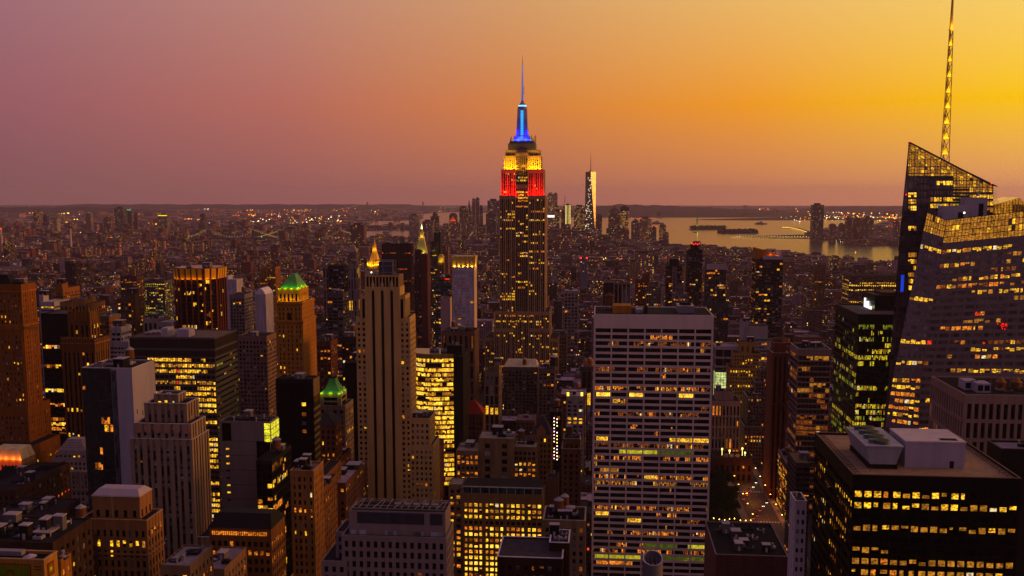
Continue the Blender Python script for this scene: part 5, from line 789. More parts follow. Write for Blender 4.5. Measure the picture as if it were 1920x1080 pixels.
# left middle distance
for nm, lb, tr, rgb, st, sh in (
 ("white_apartment", "rounded white apartment block with balconies behind the huge brick tower", [(73, 81, 553, 955, 10, dict(BLANK)), (76, 101, 566, 950, 30)], (170, 160, 176), dict(pw=.08, sh=.55, sd=1, lo=.03, fl=3.3), "rounded white apartment block"),
 ("orange_apartment", "tan apartment tower with a bright orange sunlit flank and bulkhead", [(108, 116, 531, 1004, 12, dict(BLANK)), (98, 118, 541, 1000, 34)], (140, 92, 52), dict(lo=.05), "orange flanked apartment tower"),
 ("tan_apartment", "wide tan apartment block stepped in three behind the pinnacled gothic tower", [(134, 158, 562, 905, 20), (158, 174, 568, 909, 24), (112, 134, 566, 900, 24)], (150, 108, 70), dict(lo=.04), "wide tan stepped apartments"),
 ("brown_apartment", "brown apartment tower with a tall blank bulkhead and scattered orange windows", [(243, 252, 548, 905, 10, dict(BLANK)), (219, 246, 560, 900, 26)], (96, 66, 46), dict(lo=.1), "brown apartment tower with tall bulkhead"),
 ("white_office", "white office block with stepped corner and dark ribbon windows", [(207, 226, 613, 760, 18), (198, 240, 640, 756, 26)], (176, 164, 176), dict(pw=.15, sh=.5, lo=.02, sd=1, rowp=0), "white stepped office"),
 ("green_roofed_apartment", "brick apartment block with thin green roof next to the gothic tower", [(184, 204, 594, 800, 20)], (120, 78, 50), dict(lo=.12), "brick block with green roof"),
 ("white_pavilion", "pale stone building with tall white piers behind the office block with yellow rows", [(268, 295, 597, 900, 26), (295, 322, 604, 896, 20)], (156, 142, 142), dict(bay=5, fl=14, pw=.4, sh=.1, lo=0, rowp=0), "pale white piered building"),
 ("brick_apartment", "dark brick apartment tower with twin chimneys and yellow windows", [(226, 256, 518, 1450, 24)], (82, 52, 44), dict(lo=.14), "dark brick twin chimney apartments"),
 ("lit_laboratory", "low glass laboratory with grid of yellow lit windows", [(267, 308, 526, 1500, 30)], (84, 80, 84), dict(lo=.4, rowp=.5, mix='YG', pw=.3), "yellow lit glass laboratory"),
 ("black_brown_tower", "black and brown slab tower standing alone among low roofs", [(121, 131, 490, 2004, 18, dict(BLANK)), (131, 141, 494, 2000, 20)], (46, 30, 34), dict(lo=.02, rowp=0), "lone black and brown slab"),
 ("white_blank_building", "blank lavender white building beside the gilded bronze tower", [(405.5, 427, 517, 1404, 20, dict(BLANK)), (405, 443.5, 524, 1400, 26, dict(BLANK))], (176, 160, 184), dict(lo=0), "blank lavender building"),
 ("gridded_office", "grey gridded office block with a pale ribbed flank", [(430, 458, 552, 1000, 26)], (120, 108, 116), dict(bay=3, pw=.35, sh=.35, lo=.03, rowp=.05), "grey gridded office"),
 ("domed_building", "low building with a bright white curved roof behind the ochre tower", [(477, 498, 552, 1100, 26, dict(BLANK))], (170, 158, 180), dict(lo=0), "bright white curved roof"),
 ("grey_tower", "dark glass tower with pale edge between the ochre tower and the striped tan tower", [(613, 643, 550, 1000, 22)], (74, 70, 78), dict(bay=6, pw=.1, lo=.05, rowp=.03), "dark glass tower with pale edge"),
 ("orange_slab", "thin slab apartment with golden sunlit flank over low roofs", [(507, 516, 501, 1804, 30), (486, 500, 505, 1800, 26)], (150, 96, 50), dict(lo=.04), "thin golden slab apartments"),
 ("dark_office", "black slanted-top office with a red lamp behind the ochre tower", [(615, 644, 498, 1300, 24)], (34, 32, 38), dict(lo=.06, pw=.05, sh=.3), "black slanted office"),
 ("columned_building", "long pale columned building behind the black slanted office", [(605, 668, 498, 1700, 30)], (132, 114, 116), dict(bay=5, fl=18, pw=.4, sh=.12, lo=.06), "long pale columned building"),
 ("brown_office", "dark brown office with rows of yellow windows left beside the black shaft", [(640, 668, 632, 760, 24)], (56, 42, 38), dict(lo=.2, rowp=.2), "dark brown yellow rowed office"),
 ("brick_apartment", "rust brick apartment block with small yellow windows behind the bell-roofed block", [(592, 620, 640, 900, 24)], (96, 52, 34), dict(lo=.1), "rust brick apartments"),
 ("black_block", "plain black slab between the bell-roofed block and the striped tan tower", [(646, 674, 680, 680, 24)], (14, 12, 14), dict(blank=True), "plain black slab"),
 ("pink_apartment", "pale pinkish apartment slab behind the ochre tower", [(446, 500, 630, 800, 24)], (132, 104, 100), dict(lo=.04, rowp=0), "pale pink slab"),
 ("tan_apartment", "tan apartment slab lit gold on its flank past the lavender building", [(485, 507, 556, 1250, 26)], (130, 98, 72), dict(lo=.05), "gold flanked tan slab"),
 ("grey_warehouse", "low grey building with white framed windows among dark roofs beyond the tallest skyscraper", [(1058, 1084, 545, 1500, 30)], (140, 124, 130), dict(bay=5, fl=5, pw=.3, sh=.35, lo=.04), "grey white framed building"),
 ("ornate_loft", "tan gridded loft with square windows beside the foot of the tallest skyscraper", [(1047, 1063, 627, 1320, 24)], (120, 98, 76), dict(bay=4, fl=5, pw=.35, sh=.35, lo=.05), "tan gridded loft"),
 ("tan_loft", "cream painted loft with tall pilasters and a chimney stack before the tallest skyscraper", [(928, 936, 682, 902, 8, dict(BLANK)), (908, 936, 697, 900, 26)], (130, 108, 86), dict(bay=4, fl=9, pw=.4, sh=.12, lo=.1, mix='Y'), "cream loft with pilasters"),
 ("green_roofed_loft", "wide loft with a pale ridge roof before the tallest skyscraper", [(944, 1008, 688, 1000, 24)], (96, 84, 74), dict(bay=4, lo=.05), "wide loft with pale ridge roof"),
 ("tank_loft", "loft carrying a tall dark water tank before the tallest skyscraper", [(1010, 1040, 692, 980, 24)], (104, 86, 80), dict(bay=4, lo=.05), "loft with tall dark tank"),
 ("brown_loft", "dark piered loft topped by two copper tanks beside the white seven-bay slab", [(1090, 1110, 688, 960, 22)], (74, 58, 50), dict(bay=4, fl=16, pw=.35, sh=.1, lo=.1, mix='Y'), "piered loft with copper tanks"),
 ("white_loft", "white painted loft with two bright lamps beside the white seven-bay slab", [(1062, 1095, 742, 820, 20)], (150, 136, 140), dict(bay=5, lo=.08, mix='Y'), "white painted loft"),
 ("copper_roofed_tower", "orange lit brick tower with a copper box roof beyond the black finned slab", [(1205, 1218, 514, 1506, 12, dict(BLANK)), (1192, 1214, 525, 1500, 22)], (110, 56, 38), dict(lo=.2, mix='OY'), "orange lit brick tower"),
 ("pale_terrace", "pale terraced apartment with lit setbacks beyond the black finned slab", [(1216, 1230, 532, 1400, 16), (1212, 1240, 545, 1396, 24)], (110, 96, 96), dict(lo=.2), "pale terraced apartments"),
 ("grey_terrace", "grey terraced loft with white railings before the dark beacon tower", [(1268, 1282, 535, 1440, 16), (1262, 1290, 550, 1436, 24)], (104, 92, 100), dict(lo=.08), "grey terraced loft")):
    r, R_ = mid(nm, lb, tr, rgb, st, len(lb)*3+int(tr[0][0]), sh, roof=wall((150, 138, 150)) if "white" in lb else None)
    x0, x1, y0, y1, z1 = R_[0]
    if "ridge" in lb: mb = MB(); mb.frus((x0, x1, y0, y1), z1, (x0+3, x1-3, y1-8, y1-2), z1+5); mb.build("ridge_roof", wall((170, 158, 140)), r)
    if "curved" in lb:
        mb = MB(); n = 8; pr = [(x0+(x1-x0)*i/n, 7*math.sin(math.pi*i/n)) for i in range(n+1)]
        for (a, ha), (b_, hb) in zip(pr, pr[1:]): mb.hexa([(a, y0, z1-.2), (b_, y0, z1-.2), (b_, y1, z1-.2), (a, y1, z1-.2), (a, y0, z1+ha), (b_, y0, z1+hb), (b_, y1, z1+hb), (a, y1, z1+ha)])
        mb.build("curved_roof", wall((190, 180, 200), .6), r)
    if "tall dark water" in lb: mb = MB(); tank_mesh(mb, x0+15, y0+8, z1-.6, 4.2); mb.build("water_tank", [wall((40, 32, 36)), PALE, DARK], r)
    if "copper tanks" in lb:
        for k in (4, 9.4): mb = MB(); mb.cyl(x0+k, y0+8, 2.5, z1, z1+5, 14); mb.cyl(x0+k, y0+8, 2.5, z1+5, z1+7, 14, 0, 1.2); mb.build("water_tank", wall((150, 96, 58)), r)
    if "twin chimney" in lb:
        for k in (12, 17): mb = MB(); mb.box(x0+k, x0+k+3, y0+6, y0+10, z1-.6, z1+12); mb.build("chimney", wall((110, 80, 66)), r)
    if "two bright lamps" in lb:
        for u in (1065, 1091): p = at(u, 739, 819.4); mb = MB(); mb.box(p.x-1, p.x+1, p.y-.2, p.y, p.z-1.6, p.z+1.6); mb.build("lit_sign", glow((255, 215, 60), 2), r)
    if "thin green roof" in lb: mb = MB(); mb.box(x0-.3, x1+.3, y0-.3, y1+.3, z1, z1+.6); mb.build("coping", wall((50, 96, 84)), r)
# ------------------------------------------------------------------ ground, water, islands, hills
def sheet(name, pts, z, mat, kind='structure', thick=None):
    mb = MB(); mb.poly([(p[0], p[1], z) for p in pts]); o = mb.build(name, mat); o['kind'] = kind; return o
gm, t, b = newmat("city_ground"); g = t.n("ShaderNodeNewGeometry").outputs['Position']; t.l(t.mix(t.rng(t.noise(g, .02, 6), .35, .65, 0, 1), lin(28, 24, 28), lin(62, 52, 56)), b.inputs['Base Color']); b.inputs['Roughness'].default_value = .9
sheet("ground", [(-30000, -1500), (30000, -1500), (30000, 26500), (-30000, 26500)], 0, gm)
wm, t, b = newmat("harbour_water"); g = t.n("ShaderNodeNewGeometry").outputs['Position']; b.inputs['Base Color'].default_value = (.012, .01, .016, 1); b.inputs['Roughness'].default_value = .2; b.inputs['IOR'].default_value = 1.33
bp = t.n("ShaderNodeBump"); bp.inputs['Strength'].default_value = .3; bp.inputs['Distance'].default_value = 2.0
t.l(t.m('ADD', t.noise(t.vm('MULTIPLY', g, (.012, .004, 1)), 1, 5), t.m('MULTIPLY', t.noise(t.vm('MULTIPLY', g, (.0012, .006, 1)), 1, 3), 2.0)), bp.inputs['Height']); t.l(bp.outputs[0], b.inputs['Normal'])
G = lambda u, v: gnd(u, v)[:2]
WATER = [("harbour", [(1180, 458), (1255, 463), (1320, 465), (1360, 470), (1400, 472), (1450, 476), (1500, 482), (1560, 489), (1600, 493), (1640, 497), (1700, 502), (1790, 512), (1900, 530), (1990, 545), (1990, 470), (1800, 467), (1690, 462), (1640, 461), (1600, 458), (1565, 453), (1530, 450), (1520, 446), (1510, 444), (1500, 441), (1690, 412), (1690, 406.5), (1500, 406), (1300, 407.5), (1190, 408.5), (1060, 403), (930, 400), (850, 398), (795, 401), (790, 412), (760, 414), (700, 415), (690, 422), (800, 424), (900, 428), (1000, 440), (1100, 450)]),
         ("east_river", [(640, 437), (690, 433), (766, 431), (830, 434), (830, 446), (766, 448), (684, 448), (640, 445)])]
for nm, px in WATER: sheet(nm, [G(u, v) for u, v in px], .3, wm)
def inwater(x, y):
    u, v = proj(x, y, 0); r_ = False
    for _, px in WATER:
        c = False; j = len(px)-1
        for i in range(len(px)):
            if (px[i][1] > v) != (px[j][1] > v) and u < (px[j][0]-px[i][0])*(v-px[i][1])/(px[j][1]-px[i][1])+px[i][0]: c = not c
            j = i
        r_ = r_ or c
    return r_
ISL = [("island", [(1288, 430.5), (1310, 431.5), (1340, 431), (1366, 430), (1350, 428), (1320, 427.5), (1300, 428.5)]), ("island", [(1342, 437.5), (1380, 439), (1424, 438), (1420, 435), (1390, 434), (1360, 435)]),
       ("pier_land", [(1383, 445), (1440, 447), (1510, 448), (1524, 449), (1520, 443), (1500, 440), (1440, 442), (1400, 442.5)]), ("spit", [(1466, 428), (1490, 429), (1512, 434), (1520, 440), (1524, 445), (1530, 443), (1524, 436), (1500, 428), (1480, 426)]), ("peninsula", [(1300, 412.5), (1400, 413.5), (1520, 413), (1690, 413), (1690, 408), (1520, 407), (1400, 409), (1320, 411)])]
LANDM = wall((46, 42, 36), .95)
for nm, px in ISL: sheet(nm, [G(u, v) for u, v in px], .6, LANDM)
def hill(name, u0, u1, vb, vt, prof, depth, mat):
    mb = MB(); n = 60; rows = []
    for k, (f, zf) in enumerate(((0, 0), (.25, .55), (.6, 1), (1, .4))):
        row = []
        for i in range(n+1):
            s = i/n; p = gnd(u0+(u1-u0)*s, vb); q = Vector((p.x, p.y, 0))*(1+depth*f/p.length); H = (CAMZ-(vt-367)*p.y/F)*prof(s)*(1+.05*math.sin(i*1.7)+.04*math.sin(i*.73+k))
            row.append((q.x, q.y, max(H, .5)*zf))
        rows.append(row)
    for a, b_ in zip(rows, rows[1:]):
        for i in range(n): mb.poly([a[i], a[i+1], b_[i+1], b_[i]])
    o = mb.build(name, mat); o['kind'] = 'structure'
hill("hill", 1020, 1560, 408, 386.5, lambda s: min(1, s/.24)**.8*(1-.9*max(0, (s-.35)/.65)), 3500, wall((44, 44, 44), .95)); hill("hill", 60, 860, 394, 385.0, lambda s: min(1, s/.1)*min(1, (1-s)/.12), 3000, wall((44, 44, 46), .95)); hill("hill", -200, 420, 401, 390.5, lambda s: min(1, s/.2)*min(1, (1-s)/.4), 1500, wall((36, 36, 34), .95))
hill("hill", 1440, 2050, 400, 388.5, lambda s: min(1, s/.2), 3000, wall((44, 44, 46), .95))
# ------------------------------------------------------------------ material of the small generic buildings: window grid from the wall's own metres, colours per building
cm, t, b = newmat("city_wall")
ge = t.n("ShaderNodeNewGeometry"); P3 = t.n("ShaderNodeSeparateXYZ"); t.l(ge.outputs['Position'], P3.inputs[0]); N3 = t.n("ShaderNodeSeparateXYZ"); t.l(ge.outputs['Normal'], N3.inputs[0])
at1 = t.n("ShaderNodeAttribute", attribute_name="tint"); at2 = t.n("ShaderNodeAttribute", attribute_name="param"); Q3 = t.n("ShaderNodeSeparateXYZ"); t.l(at2.outputs['Vector'], Q3.inputs[0]); seed, litf, pit = Q3.outputs
side = t.m('GREATER_THAN', t.m('ABSOLUTE', N3.outputs[0]), .5); hor = t.m('LESS_THAN', t.m('ABSOLUTE', N3.outputs[2]), .4)
uu = t.m('ADD', t.m('MULTIPLY', P3.outputs[1], side), t.m('MULTIPLY', P3.outputs[0], t.m('SUBTRACT', 1.0, side)))
cu = t.m('DIVIDE', t.m('ADD', uu, t.m('MULTIPLY', seed, 37.0)), pit); cv = t.m('DIVIDE', P3.outputs[2], 3.5)
fu, fv = t.m('FRACT', cu), t.m('FRACT', cv)
win = t.m('MULTIPLY', t.m('MULTIPLY', t.m('LESS_THAN', t.m('ABSOLUTE', t.m('SUBTRACT', fu, .5)), .24), t.m('LESS_THAN', t.m('ABSOLUTE', t.m('SUBTRACT', fv, .5)), .25)), hor)
cb = t.n("ShaderNodeCombineXYZ"); t.l(t.m('FLOOR', cu), cb.inputs[0]); t.l(t.m('FLOOR', cv), cb.inputs[1]); t.l(t.m('ADD', t.m('MULTIPLY', seed, 91.0), side), cb.inputs[2])
wn = t.n("ShaderNodeTexWhiteNoise"); t.l(cb.outputs[0], wn.inputs[0]); wn2 = t.n("ShaderNodeTexWhiteNoise"); t.l(t.vm('ADD', cb.outputs[0], (7.3, 3.1, 1.7)), wn2.inputs[0])
on = t.m('MULTIPLY', t.m('LESS_THAN', wn.outputs[0], litf), win)
nz = t.rng(t.noise(t.vm('MULTIPLY', ge.outputs['Position'], (1, 1, .2)), .3, 4), .3, .7, .6, 1.4)
base = t.mix(1.0, at1.outputs['Color'], nz, 'MULTIPLY'); t.l(t.mix(win, base, lin(16, 14, 17)), b.inputs['Base Color']); t.l(t.m('SUBTRACT', .9, t.m('MULTIPLY', win, .7)), b.inputs['Roughness']); b.inputs['Specular IOR Level'].default_value = .2
t.l(t.ramp(wn2.outputs[0], [(0, lin(255, 130, 30)), (.45, lin(255, 180, 45)), (.8, lin(255, 205, 90)), (.93, lin(255, 235, 190)), (.97, lin(255, 60, 30))]), b.inputs['Emission Color']); t.l(t.m('MULTIPLY', on, t.rng(wn2.outputs[0], 0, 1, .3, 1.5)), b.inputs['Emission Strength']); cm.cycles.emission_sampling = 'NONE'
TINTS = [("brown", (104, 66, 50)), ("red brick", (112, 58, 44)), ("tan", (140, 106, 78)), ("grey", (116, 102, 104)), ("pale", (166, 148, 150)), ("dark", (56, 42, 42)), ("sandy", (128, 94, 66)), ("rust", (120, 70, 48)), ("dusky", (86, 66, 66))]
ROOFT = [("tar black", (40, 34, 38)), ("dark", (62, 52, 56)), ("silver", (142, 128, 138)), ("grey", (92, 80, 86)), ("pale", (170, 152, 160))]
class City:
    def __init__(s): s.v = []; s.f = []; s.t = []; s.p = []
    def box(s, x0, x1, y0, y1, z0, z1, tint, rt, par):
        k = len(s.v); s.v += [(x0, y0, z0), (x1, y0, z0), (x1, y1, z0), (x0, y1, z0), (x0, y0, z1), (x1, y0, z1), (x1, y1, z1), (x0, y1, z1)]
        s.f += [(k+4, k+5, k+6, k+7), (k, k+1, k+5, k+4), (k+1, k+2, k+6, k+5), (k+2, k+3, k+7, k+6), (k+3, k, k+4, k+7)]; s.t += [rt]+[tint]*4; s.p += [par]*5
    def cone(s, x, y, r, z0, z1, z2, c1, c2):
        k = len(s.v); n = 8
        for i in range(n): a = 6.2832*i/n; s.v += [(x+r*math.cos(a), y+r*math.sin(a), z0), (x+r*math.cos(a), y+r*math.sin(a), z1)]
        s.v.append((x, y, z2))
        for i in range(n): j = (i+1) % n; s.f += [(k+2*i, k+2*j, k+2*j+1, k+2*i+1), (k+2*i+1, k+2*j+1, k+2*n)]; s.t += [c1, c2]; s.p += [(0, 0, 999)]*2
    def build(s, name, parent=None, org=(0, 0, 0)):
        if not s.v: return None
        me = bpy.data.meshes.new(name); me.from_pydata((np.array(s.v, 'f')-np.array(org, 'f')).tolist(), [], s.f); me.materials.append(cm)
        a = me.attributes.new("tint", 'FLOAT_COLOR', 'FACE'); a.data.foreach_set('color', np.array([(*c, 1) for c in s.t], 'f').ravel())
        a = me.attributes.new("param", 'FLOAT_VECTOR', 'FACE'); a.data.foreach_set('vector', np.array(s.p, 'f').ravel()); me.update()
        o = bpy.data.objects.new(name, me); COL.objects.link(o)
        if parent: o.parent = parent
        return o
# ------------------------------------------------------------------ downtown, riverside and far towers: each a thing with body, crown and roof block
def far_tower(name, label, u0, u1, v, Y, rgb, lt=.12, crown=None, dep=None, group=None, pitch=6.0, base=None):
    x0, x1, y0, _, z1 = rect(u0, u1, v, Y, 1); d = dep or (x1-x0)*.8; rg = random.Random(int(u0*7+v)); root = thing(name, label, "tower", ((x0+x1)/2, Y, 0), group)
    c = City(); o = ((x0+x1)/2, Y, 0); par = (rg.random(), lt, pitch); tc_ = lin(*rgb); rt = lin(rgb[0]*.8, rgb[1]*.75, rgb[2]*.8)
    if crown == 'step': h = (z1)*.14; c.box(x0, x1, Y, Y+d, 0, z1-h, tc_, rt, par); c.build("tower_body", root, o); c = City(); k = (x1-x0)*.2; c.box(x0+k, x1-k, Y+2, Y+d-2, z1-h, z1-h*.4, tc_, rt, par); c.box(x0+k*1.7, x1-k*1.7, Y+4, Y+d-4, z1-h*.4, z1, tc_, rt, par); c.build("tower_crown", root, o)
    elif crown in ('pyr', 'gold', 'spire', 'dome'):
        h = {'pyr': .16, 'gold': .18, 'spire': .3, 'dome': .12}[crown]*z1; c.box(x0, x1, Y, Y+d, 0, z1-h, tc_, rt, par); c.build("tower_body", root, o); mb = MB(); w_ = (x1-x0)
        if crown == 'spire': mb.frus((x0+w_*.2, x1-w_*.2, Y+d*.2, Y+d*.8), z1-h, (x0+w_*.35, x1-w_*.35, Y+d*.35, Y+d*.65), z1-h*.5); mb.frus((x0+w_*.35, x1-w_*.35, Y+d*.35, Y+d*.65), z1-h*.5, (x0+w_*.49, x1-w_*.49, Y+d*.49, Y+d*.51), z1)
        elif crown == 'dome':
            for k in range(5): a, b_ = k/5*1.5, (k+1)/5*1.5; i0, i1 = w_*.5*(1-math.cos(a)), w_*.5*(1-math.cos(b_)); mb.frus((x0+i0, x1-i0, Y+i0*.8, Y+d-i0*.8), z1-h+h*math.sin(a), (x0+i1, x1-i1, Y+i1*.8, Y+d-i1*.8), z1-h+h*math.sin(b_))
        else: mb.frus((x0, x1, Y, Y+d), z1-h, (x0+w_*.48, x1-w_*.48, Y+d*.48, Y+d*.52), z1)
        mb.build("tower_crown", wall((220, 130, 50), .5) if crown == 'gold' else wall(rgb), root)
        if crown == 'gold':
            for k in (-.4, .1, .5): lamp(((x0+x1)/2+k*w_, Y-w_*.25, z1-h+2), (255, 130, 30), 2600, 1)
    else:
        c.box(x0, x1, Y, Y+d, 0, z1, tc_, rt, par); c.build("tower_body", root, o); c = City(); k = (x1-x0); c.box(x0+k*.2, x1-k*.3, Y+d*.2, Y+d*.7, z1, z1+k*.12+2, lin(50, 44, 50), rt, (0, 0, 999)); c.build("roof_block", root, o)
    FOOT.append((x0, x1, Y, Y+d)); OCC.append((u0, u1, v, proj(x0, Y, 0)[1], Y)); return root, (x0, x1, Y, Y+d, z1)
DT = (84, 70, 76)
DOWN = [
 ("far_tower", "grey and black riverside slab tower past the lit lantern clock tower", 766.5, 785, 404, 5500, (120, 106, 108), .06, None), ("far_tower", "dark stepped tower beside the grey and black riverside slab", 807, 822, 398, 5800, (60, 50, 60), .06, 'step'), ("far_tower", "broad mauve slab below the dark stepped riverside tower", 792, 812, 415, 5400, DT, .1, None),
 ("far_tower", "brown red estate block standing before the river by the gold pyramid", 657, 682, 422, 4200, (84, 52, 52), .06, None), ("far_tower", "dim domed tower behind the orange pyramid topped tower", 842, 856, 399, 5900, (70, 58, 66), .04, 'dome'), ("far_tower", "slender tower with an orange lit pyramid top", 842.5, 853.5, 405, 5300, (110, 78, 66), .06, 'gold'),
 ("far_tower", "pale ornate tower with a spire and small lamps before the twin stepped towers", 862, 873, 401, 5450, (110, 96, 84), .1, 'spire'), ("far_tower", "dark broad tower behind the pale ornate spire", 861, 877, 389, 6100, (66, 54, 64), .08, None), ("far_tower", "sharp spired tower in the downtown cluster", 874, 884, 374, 6200, (80, 66, 74), .06, 'spire'), ("far_tower", "tall rippled tower with two shoulders, first of the pair", 885, 891, 373, 5600, (108, 88, 90), .05, None), ("far_tower", "tall rippled tower with two shoulders, second of the pair", 891.8, 898.5, 371.5, 5620, (112, 92, 92), .05, None), ("far_tower", "rounded dim tower next to the rippled pair", 898.5, 905, 384, 5900, (72, 60, 70), .04, 'dome'),
 ("far_tower", "wide grey slab just past the tallest skyscraper's shoulder", 914, 936, 376, 6000, (86, 76, 88), .05, None), ("far_tower", "black square tower in front of the wide grey slab", 911, 930, 401, 5500, (46, 38, 48), .03, None), ("far_tower", "low mauve block between the orange pyramid and the spires", 853, 863, 420, 5200, DT, .12, None), ("far_tower", "narrow pale shaft with bright top lamp before the downtown cluster", 858, 862, 438, 4800, (150, 130, 130), .05, None), ("far_tower", "mauve ribbed block under the downtown spires", 876, 892, 420, 5250, (92, 76, 80), .12, None), ("far_tower", "dark mauve block beside the black square tower", 893, 911, 425, 5300, (80, 66, 72), .1, None), ("far_tower", "small lit tower before the broad mauve slab", 820, 842, 430, 4900, (86, 68, 70), .1, 'step'),
 ("far_tower", "grey blue glass tower with white lit lobby floors beside the spired skyscraper", 1027, 1038.5, 363, 5900, (84, 82, 100), .3, None), ("far_tower", "pale backed twin of the grey blue glass tower", 1038.7, 1045.3, 362.5, 5920, (130, 104, 96), .15, None), ("far_tower", "short dark glass tower at the foot of the grey blue one", 1040, 1049, 388, 5800, (60, 60, 64), .3, None), ("far_tower", "dark red tower under the crane", 1052, 1060, 395, 5900, (74, 54, 58), .12, None), ("far_tower", "slim tower with bright yellow vertical light strips", 1060, 1070, 383.5, 5850, (70, 60, 50), .1, None), ("far_tower", "square dark glass tower with golden windows before the tapering tower", 1076, 1099, 387.5, 5700, (56, 54, 50), .34, None),
 ("far_tower", "rounded dark tower beside the tapering tower", 1117, 1129, 401, 5950, (66, 52, 60), .04, 'dome'), ("far_tower", "tower with pyramid cap in the riverside cluster", 1141, 1163, 387, 5850, (72, 66, 66), .12, 'pyr'), ("far_tower", "gold windowed glass tower with a dark top by the harbour", 1163.5, 1179, 388, 5800, (58, 52, 46), .5, None), ("far_tower", "dark stepped block before the pyramid capped tower", 1137, 1156, 423, 5300, (62, 48, 56), .1, 'step'), ("far_tower", "dark hipped tower beside the red lamped harbour block", 1184, 1200, 410, 5700, (70, 56, 64), .08, 'pyr'), ("far_tower", "square granite tower with two red lamps by the harbour", 1200, 1222, 410, 5600, (104, 80, 80), .2, None), ("far_tower", "narrow dark block at the shoulder of the red lamped tower", 1222, 1231, 426, 5500, (72, 56, 64), .05, None), ("far_tower", "round topped apartment tower at the harbour's edge", 1236.5, 1249, 420, 5500, (84, 62, 66), .2, 'dome'), ("far_tower", "last small tower with a cap at the harbour's edge", 1247.5, 1254, 434, 5450, (80, 58, 62), .12, 'pyr'),
 ("far_tower", "big red brown block before the tapering tower", 1054, 1083, 430, 5000, (88, 54, 54), .05, 'step'), ("far_tower", "pale grey block before the tapering tower", 1101, 1126, 430, 5000, (124, 104, 108), .15, 'step'), ("far_tower", "dark block with yellow windows under the pale grey one", 1099, 1115, 443, 4500, (54, 46, 46), .35, None), ("far_tower", "rust red cluster block before the gold windowed tower", 1156, 1180, 432, 5100, (88, 50, 56), .08, None), ("far_tower", "low lit stone block with arched lights at the centre of downtown", 1057, 1084, 460, 4300, (120, 98, 84), .3, None), ("far_tower", "mauve block behind the low lit stone block", 1030, 1056, 435, 4900, (92, 72, 76), .15, None), ("far_tower", "black slim slab at the centre of downtown", 1089, 1097, 458, 4200, (36, 30, 36), .05, None),
 ("far_tower", "blue grey office with two red lamps among low lofts", 1088, 1101, 485, 2600, (88, 88, 116), .1, None), ("far_tower", "tan block among low lofts behind the black finned slab", 1180, 1198, 491, 2400, (128, 96, 72), .04, None), ("far_tower", "golden tan block behind the black tower with pale strip", 1274, 1288, 498, 2300, (150, 108, 66), .03, None), ("far_tower", "long mauve warehouse by the river past the dark beacon tower", 1258, 1292, 476, 3200, (96, 74, 78), .1, None), ("far_tower", "pale long building with yellow floors before the harbour blocks", 1190, 1226, 476, 3000, (112, 92, 90), .2, None),
 ("riverside_tower", "tallest blunt tower on the far harbour shore", 1524, 1545.5, 384, 5700, (62, 58, 72), .06, None), ("riverside_tower", "dark slab tower on the far shore, first past the tallest one", 1586.5, 1598, 408, 5650, (58, 48, 58), .08, None), ("riverside_tower", "dark slab tower with a red lamp on the far shore", 1600.5, 1613, 408, 5650, (56, 46, 58), .1, None), ("riverside_tower", "broad stepped tower on the far shore", 1617, 1639, 405, 5600, (74, 58, 66), .06, 'step'), ("riverside_tower", "round headed mauve tower on the far shore", 1556, 1568, 419, 5700, (92, 70, 78), .05, 'dome'), ("riverside_tower", "small dim tower between the round headed and dark slab ones", 1574, 1584, 420, 5800, (84, 66, 74), .05, None), ("riverside_tower", "tower with red lamp half hidden by the faceted crystal tower", 1677, 1688, 416, 5500, (74, 62, 74), .06, None),
 ("riverside_tower", "dark blue leaning topped tower far across the east river", 214, 231, 390, 6500, (46, 44, 66), .1, None), ("riverside_tower", "slim grey tower with a green lit cap across the river", 238, 245, 393, 6600, (80, 72, 82), .04, None), ("riverside_tower", "slim dim tower beside the green capped one", 251, 257, 398, 6600, (80, 66, 74), .03, None), ("riverside_tower", "red brown tower with white lit middle across the river", 62, 73, 395, 6400, (90, 52, 52), .2, None), ("riverside_tower", "dark tower next to the white lit red brown one", 80, 88, 404, 6300, (50, 44, 54), .03, None), ("riverside_tower", "tower with a glowing yellow top band across the river", 296, 313, 403, 6300, (84, 68, 66), .1, None), ("riverside_tower", "pale tan tower across the river with plain sides", 160, 170, 402, 6300, (124, 100, 96), .03, None), ("riverside_tower", "broad pale estate tower across the river", 90, 106, 411, 6000, (124, 104, 100), .2, None), ("riverside_tower", "dull brick tower across the river beside the dark blue one", 193, 207, 409, 6000, (92, 60, 60), .1, None), ("riverside_tower", "dark tower across the river behind the great bridge", 374, 383, 402, 6300, (64, 50, 60), .05, None), ("riverside_tower", "twin slab across the river past the great bridge", 428, 439, 417, 6000, (80, 58, 62), .08, None)]
EST = [(115, 124, 468), (126, 133, 466), (140, 149, 466), (152, 160, 468), (163, 171, 466), (173, 180, 465), (181, 187, 467), (194, 202, 468), (205, 211, 469), (214, 224, 466), (283, 291, 451), (300, 308, 452), (338, 346, 455), (352, 360, 457), (372, 380, 455), (345, 351, 430), (412, 420, 480), (430, 438, 477), (455, 464, 478), (362, 372, 480), (20, 30, 474), (40, 50, 476), (62, 72, 470), (78, 84, 474)]
for k, (u0, u1, v) in enumerate(EST): DOWN.append(("estate_tower", "brick estate slab tower with amber lit flank in the riverside housing rows", u0, u1, v, 4150-(v-450)*22, ((150, 104, 76), (128, 84, 66), (164, 118, 84))[k % 3], (.08, .14, .05)[k % 3], None))
